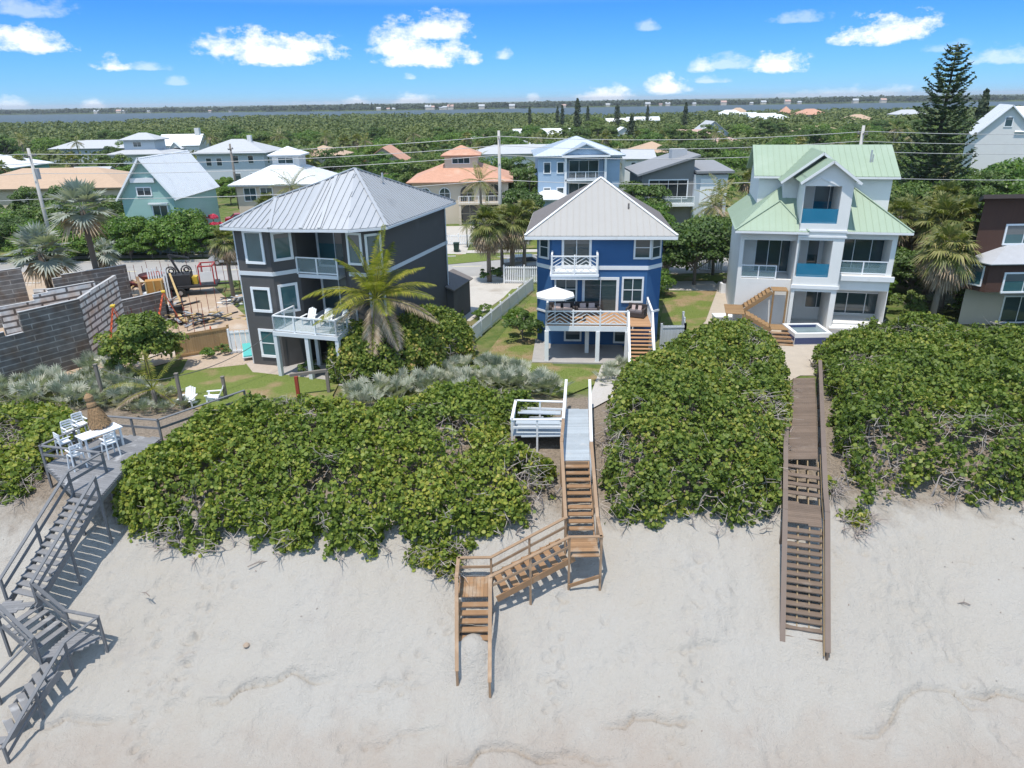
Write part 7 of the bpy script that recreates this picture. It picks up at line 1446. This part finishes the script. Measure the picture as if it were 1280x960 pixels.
def crate(label, x, y, w, d, h, rz, m=AMB):
    t = T('plywood_form', label, 'form', (x, y, 0), rz); b = MB(); b.box(-w / 2, -d / 2, 0, w / 2, d / 2, h).build('panel', m, t); r = MB()
    for s in (-1, 0, 1): r.box(s * (w / 2 - .06) - .05, -d / 2 - .04, 0, s * (w / 2 - .06) + .05, -d / 2 - .003, h)
    r.build('ribs', WY, t)
crate('amber plywood form standing behind the block walls', -29.6, 58.0, 1.3, .9, 2.6, R(20)); crate('pale plywood form at the far left behind the palmettos', -33.2, 40.2, .9, .7, 1.3, 0)
# steel uprights for the next walls
g = random.Random(8)
def rebar(x, y, h):
    o = MB().tube([(0, 0, 0), (g.uniform(-.08, .08), g.uniform(-.08, .08), h)], .022, 5).build('rebar', REDM, None, (x, y, 0)); tag(o, 'thin rusty steel bar standing upright on the building site', 'rebar', 'steel bars on the building site')
for i in range(26): rebar(-38 + i * .62, 66.6 + g.uniform(-.2, .2) - (i % 2) * 2.2, g.uniform(1.9, 2.7))
for i in range(22): rebar(-30.5 + (i % 11) * .75 + g.uniform(-.2, .2), 51.5 + (i // 11) * 4.3 + g.uniform(-.4, .4), g.uniform(1.6, 2.4))
for i in range(8):
    x, y = -31.3 + .22 * i, 60.6; tag(MB().box(-.06, -.02, 0, .06, .02, 2.9 + g.uniform(-.3, .2)).build('board', WHT, None, (x, y, 0), g.uniform(-.3, .3)), 'pale board standing upright beside the amber form', 'board', 'upright boards by the amber form')
t = T('plank', 'long pale plank leaning across the building site', 'plank', (-27.6, 58.0, 0)); MB().bar((0, 0, .1), (-2.6, 4.2, 2.2), .16, .05).build('board', WY, t)
t = T('plank', 'brown plank propped against the rear block wall', 'plank', (-29.2, 54.2, 0)); MB().bar((.4, 0, .1), (-.5, 1.6, 3.4), .2, .06).build('board', WN, t)
# the pump on its trailer
t = T('pump_trailer', 'black and red pumping machine with coiled hoses on a flat trailer', 'machine', (-29.6, 63.4, 0), R(14)); b = MB(); b.box(-3.6, -1.1, .75, 2.9, 1.1, .95); b.box(2.9, -.1, .7, 4.0, .1, .85); b.build('trailer_bed', BLM, t)
for x in (-1.4, -.2):
    for s in (-1, 1): w = MB().tube([(x, s * 1.12, .42), (x, s * 1.38, .42)], .42, 16).build('wheel', BLK, t); MB().tube([(x, s * 1.37, .42), (x, s * 1.40, .42)], .2, 10).build('rim', RIM, w)
MB().lathe((-2.6, 0, .95), [(.35, 0), (.5, .3), (1.05, 1.0), (1.1, 1.1), (1.0, 1.1)], 14).build('hopper', REDM, t); MB().box(-1.4, -.8, .95, .7, .8, 1.9).build('engine', BLM, t); MB().box(.75, -.4, .95, 1.2, .4, 1.6).build('fuel_tank', YL, t)
b = MB()
for x in (1.5, 2.7):
    for y in (-.9, .9): b.box(x - .05, y - .05, .95, x + .05, y + .05, 2.6)
for y in (-.9, .9): b.bar((1.5, y, 2.6), (2.7, y, 2.6), .1)
for x in (1.5, 2.7): b.bar((x, -.9, 2.6), (x, .9, 2.6), .1)
b.build('cab_frame', mat('machine red', (.40, .03, .03), .5, var=.1), t); MB().box(1.55, -.95, 1.2, 2.65, -.905, 2.1).build('side_panel', WHT, t)
for cx_, cz in ((-.9, 2.2), (.4, 2.25)):
    for k in (0, .22): MB().tube([(cx_ + (.42 - k) * math.cos(a * .45), -.3 + k + .05 * a * .1, cz + (.42 - k) * math.sin(a * .45)) for a in range(15)], .07, 6).build('hose', BLM, t)
MB().bar((-.3, .3, 1.9), (-1.0, .4, 3.6), .16).bar((-1.0, .4, 3.6), (.7, .3, 3.2), .12).build('boom', BLM, t); MB().tube([(-3.6, 0, 1.1), (-6.2, .4, 1.6), (-8.2, 1.5, 1.2)], .10, 8).build('delivery_pipe', REDM, t)
def heap(label, x, y, n, sx, sy, h, mats, name='scrap_heap', L=2.0):
    t = T(name, label, 'heap', (x, y, 0)); gs = [MB() for _ in mats]
    for i in range(n):
        a = g.uniform(0, 6.28); p = Vector((g.gauss(0, sx), g.gauss(0, sy), g.uniform(.03, h))); l = g.uniform(.3, 1) * L; d_ = Vector((math.cos(a), math.sin(a), g.uniform(-.15, .25))) * l / 2; gs[i % len(mats)].bar(p - d_, p + d_, g.uniform(.08, .3), g.uniform(.03, .1))
    for k, (q, m) in enumerate(zip(gs, mats)): q.build(('boards', 'bars', 'sheets')[k], m, t)
heap('tangled heap of boards and metal left of the charcoal house', -24.6, 54.2, 60, 1.7, .8, .7, (GLV, BLM, WY)); heap('low heap of brown timber behind the sea grape tree', -25.5, 50.0, 26, 1.5, .7, .3, (WN, WY, GLV)); heap('dark heap of gear below the pump trailer', -29.6, 57.8, 36, 1.0, .8, 1.0, (BLM, GLV, REDM)); heap('scrap by the charcoal house\'s palm', -24.0, 59.8, 26, .7, .5, .7, (GLV, BLM, WHT), L=1.1); heap('brown timber pile along the road behind the steel bars', -36, 66.5, 40, 2.4, .4, .5, (WN, REDM, WY), 'timber_pile', 2.6)
def drum(label, x, y, m, r=.3, h=.9):
    t = T('drum', label, 'drum', (x, y, 0)); MB().lathe((0, 0, 0), [(r, 0), (r, h * .33), (r * 1.05, h * .35), (r, h * .37), (r, h * .66), (r * 1.05, h * .68), (r, h * .7), (r, h)], 14).build('barrel', m, t); MB().disc((0, 0, h), r * .92, .03).build('lid', m, t)
drum('black drum beside the dark heap', -28.0, 55.4, BLK, .45, 1.1); drum('second black drum by the dark heap', -27.0, 55.9, BLK, .35, .9)
t = T('water_tank', 'white cube shaped tank below the pump trailer', 'tank', (-30.9, 59.6, 0)); MB().box(-.5, -.5, .15, .5, .5, 1.15).build('tank', WHB, t); b = MB()
for s in (-.53, 0, .53):
    for y in (-.53, .53): b.box(s - .02, y - .02, 0, s + .02, y + .02, 1.2); b.box(y - .02, s - .02, .02, y + .02, s + .02, 1.18)
for z_ in (.12, .65, 1.2): b.bar((-.53, -.53, z_), (.53, -.53, z_), .03); b.bar((.53, -.53, z_), (.53, .53, z_), .03)
b.build('cage', GLV, t)
t = T('warning_barrel', 'orange cone shaped marker on the bare dirt', 'marker', (-22.2, 50.3, 0)); MB().lathe((0, 0, 0), [(.32, 0), (.3, .05), (.14, .08), (.04, .85), (.02, .86)], 12).build('cone', OR, t); MB().lathe((0, 0, .38), [(.105, 0), (.08, .14)], 12).build('stripe', WHT, t)
for x, y, w, lb_ in ((-21.2, 53.0, .0, 'low mound of brown soil left of the charcoal house'), (-23.2, 61.5, 1, 'low mound of tan soil near the charcoal house\'s palm')):
    b = MB(); n = 18; m_ = 8; vs = [(0, 0, .55)]; gg = random.Random(int(x))
    for j in range(1, m_): vs += [(1.9 * j / m_ * math.cos(2 * math.pi * i / n) * gg.uniform(.9, 1.1), 1.2 * j / m_ * math.sin(2 * math.pi * i / n) * gg.uniform(.9, 1.1), .55 * (1 - (j / (m_ - 1)) ** 1.5) + (gg.uniform(-.04, .06) if j < m_ - 1 else -.05)) for i in range(n)]
    fs = [(0, 1 + i, 1 + (i + 1) % n) for i in range(n)]
    for j in range(m_ - 2): fs += [(1 + j * n + i, 1 + (j + 1) * n + i, 1 + (j + 1) * n + (i + 1) % n, 1 + j * n + (i + 1) % n) for i in range(n)]
    b.add(vs, fs); tag(b.build('soil_mound', M_DIRT, None, (x, y, 0), smooth=True), lb_, 'soil')
# bits of driftwood and wrack on the sand
DRF = mat('driftwood', (.25, .21, .18), .9, var=.2)
for px_, py_, L_, lb_ in ((182, 743, .55, 'grey stick on the sand below the largest thicket'), (205, 688, .8, 'bare twig lying at the largest thicket\'s left foot'), (262, 690, .7, 'bare twig at the foot of the largest thicket'), (322, 705, .9, 'dark twig on the sand right of the footprints'), (1205, 755, .5, 'dark twig on the upper right sand'), (958, 662, .6, 'dark twig beside the walkover')):
    q = Q(px_, py_, .02); b = MB(); a = rnd(0, 3.1); d_ = Vector((math.cos(a), math.sin(a) * .6, .05)) * L_ / 2; b.tube([-d_, (0, .04, .06), d_], [.02, .03, .008], 5); b.tube([(0, .04, .06), (.12, .2, .12)], [.016, .006], 4); b.tube([tuple(d_ * .4), (.1, -.18, .10)], [.016, .006], 4); tag(b.build('driftwood', DRF, None, q), lb_, 'driftwood')
q = Q(308, 807, .0); b = MB().lathe((0, 0, -.02), [(.11, 0), (.13, .05), (.08, .11), (.02, .13)], 9); tag(b.build('stone', mat('brown stone', (.35, .27, .20), .9, var=.2, scale=6), None, q), 'small brown stone alone on the sand', 'stone')
g2 = np.random.default_rng(12); n = 420; x = g2.uniform(-22, 26, n); y = g2.uniform(14, 27, n); ok = (g2.random(n) < np.clip((x - 6) / 18, .15, 1)) ; x, y = x[ok], y[ok]; z = np.array([float(near_z(np.array([a]), np.array([c]))[0]) for a, c in zip(x, y)]) + .015
C = np.stack([x, y, z], 1); o = ob('wrack', npmesh('wrack', leaves(C, g2.normal(size=C.shape) * .4 + [0, 0, 1], g2.uniform(.03, .11, len(x)), OVAL, .3), 6, DRF)); o['kind'] = 'stuff'; o['label'] = 'specks of leaf litter and wrack scattered over the sand'; o['category'] = 'litter'
# short grass standing in the lawns
def grass(poly, n, seed, name='grass'):
    g = np.random.default_rng(seed); xs_ = [p[0] for p in poly]; ys_ = [p[1] for p in poly]; x = g.uniform(min(xs_), max(xs_), n); y = g.uniform(min(ys_), max(ys_), n); ok = inpoly(x, y, poly) & (fbm(x, y, 1.6, 2) > -.35); x, y = x[ok], y[ok]; n = len(x)
    C = np.stack([x, y, base_z(x, y) + .05], 1); A = g.normal(size=(n, 3)) * .5 + [0, 0, 1]; return leaves(C, g.normal(size=(n, 3)) * [1, 1, .2], g.uniform(.08, .17, n), RHOMB * [[.35, 1]], 0, A)
LF_GR = leafmat('grass blade', [(0, (.09, .14, .022)), (.45, (.16, .21, .038)), (.8, (.25, .27, .075)), (1, (.40, .33, .16))], .7, .3, .45, .5, 0)
gv = np.concatenate([grass(rp((598, 456), (672, 362), (676, 430), (692, 458), (750, 462), (765, 470), (700, 500), (600, 470)), 9000, 1), grass(rp((195, 500), (230, 464), (305, 452), (322, 468), (360, 470), (425, 478), (410, 505), (300, 525)), 8000, 2), grass(rp((832, 366), (896, 364), (882, 402), (858, 425), (822, 420)), 3500, 3)])
o = ob('grass', npmesh('grass', gv, 4, LF_GR)); o['kind'] = 'stuff'; o['label'] = 'short green grass growing in the lawns'; o['category'] = 'grass'
# ------------------------------------------------------------------ the air
hz = bpy.data.materials.new('haze'); hz.use_nodes = True; nt = hz.node_tree; nt.nodes.clear(); pv = nd(nt, 'ShaderNodeVolumePrincipled'); pv.inputs['Color'].default_value = (.88, .90, .94, 1); pv.inputs['Density'].default_value = HAZE; pv.inputs['Anisotropy'].default_value = .2
mo = nd(nt, 'ShaderNodeOutputMaterial'); nt.links.new(pv.outputs[0], mo.inputs['Volume'])
if HAZE > 0:
    o = MB().box(-9500, -70, -12, 9500, 12500, 40).build('haze', hz); o['kind'] = 'stuff'; o['label'] = 'thin blue air between the camera and the far shore'; o['category'] = 'haze'
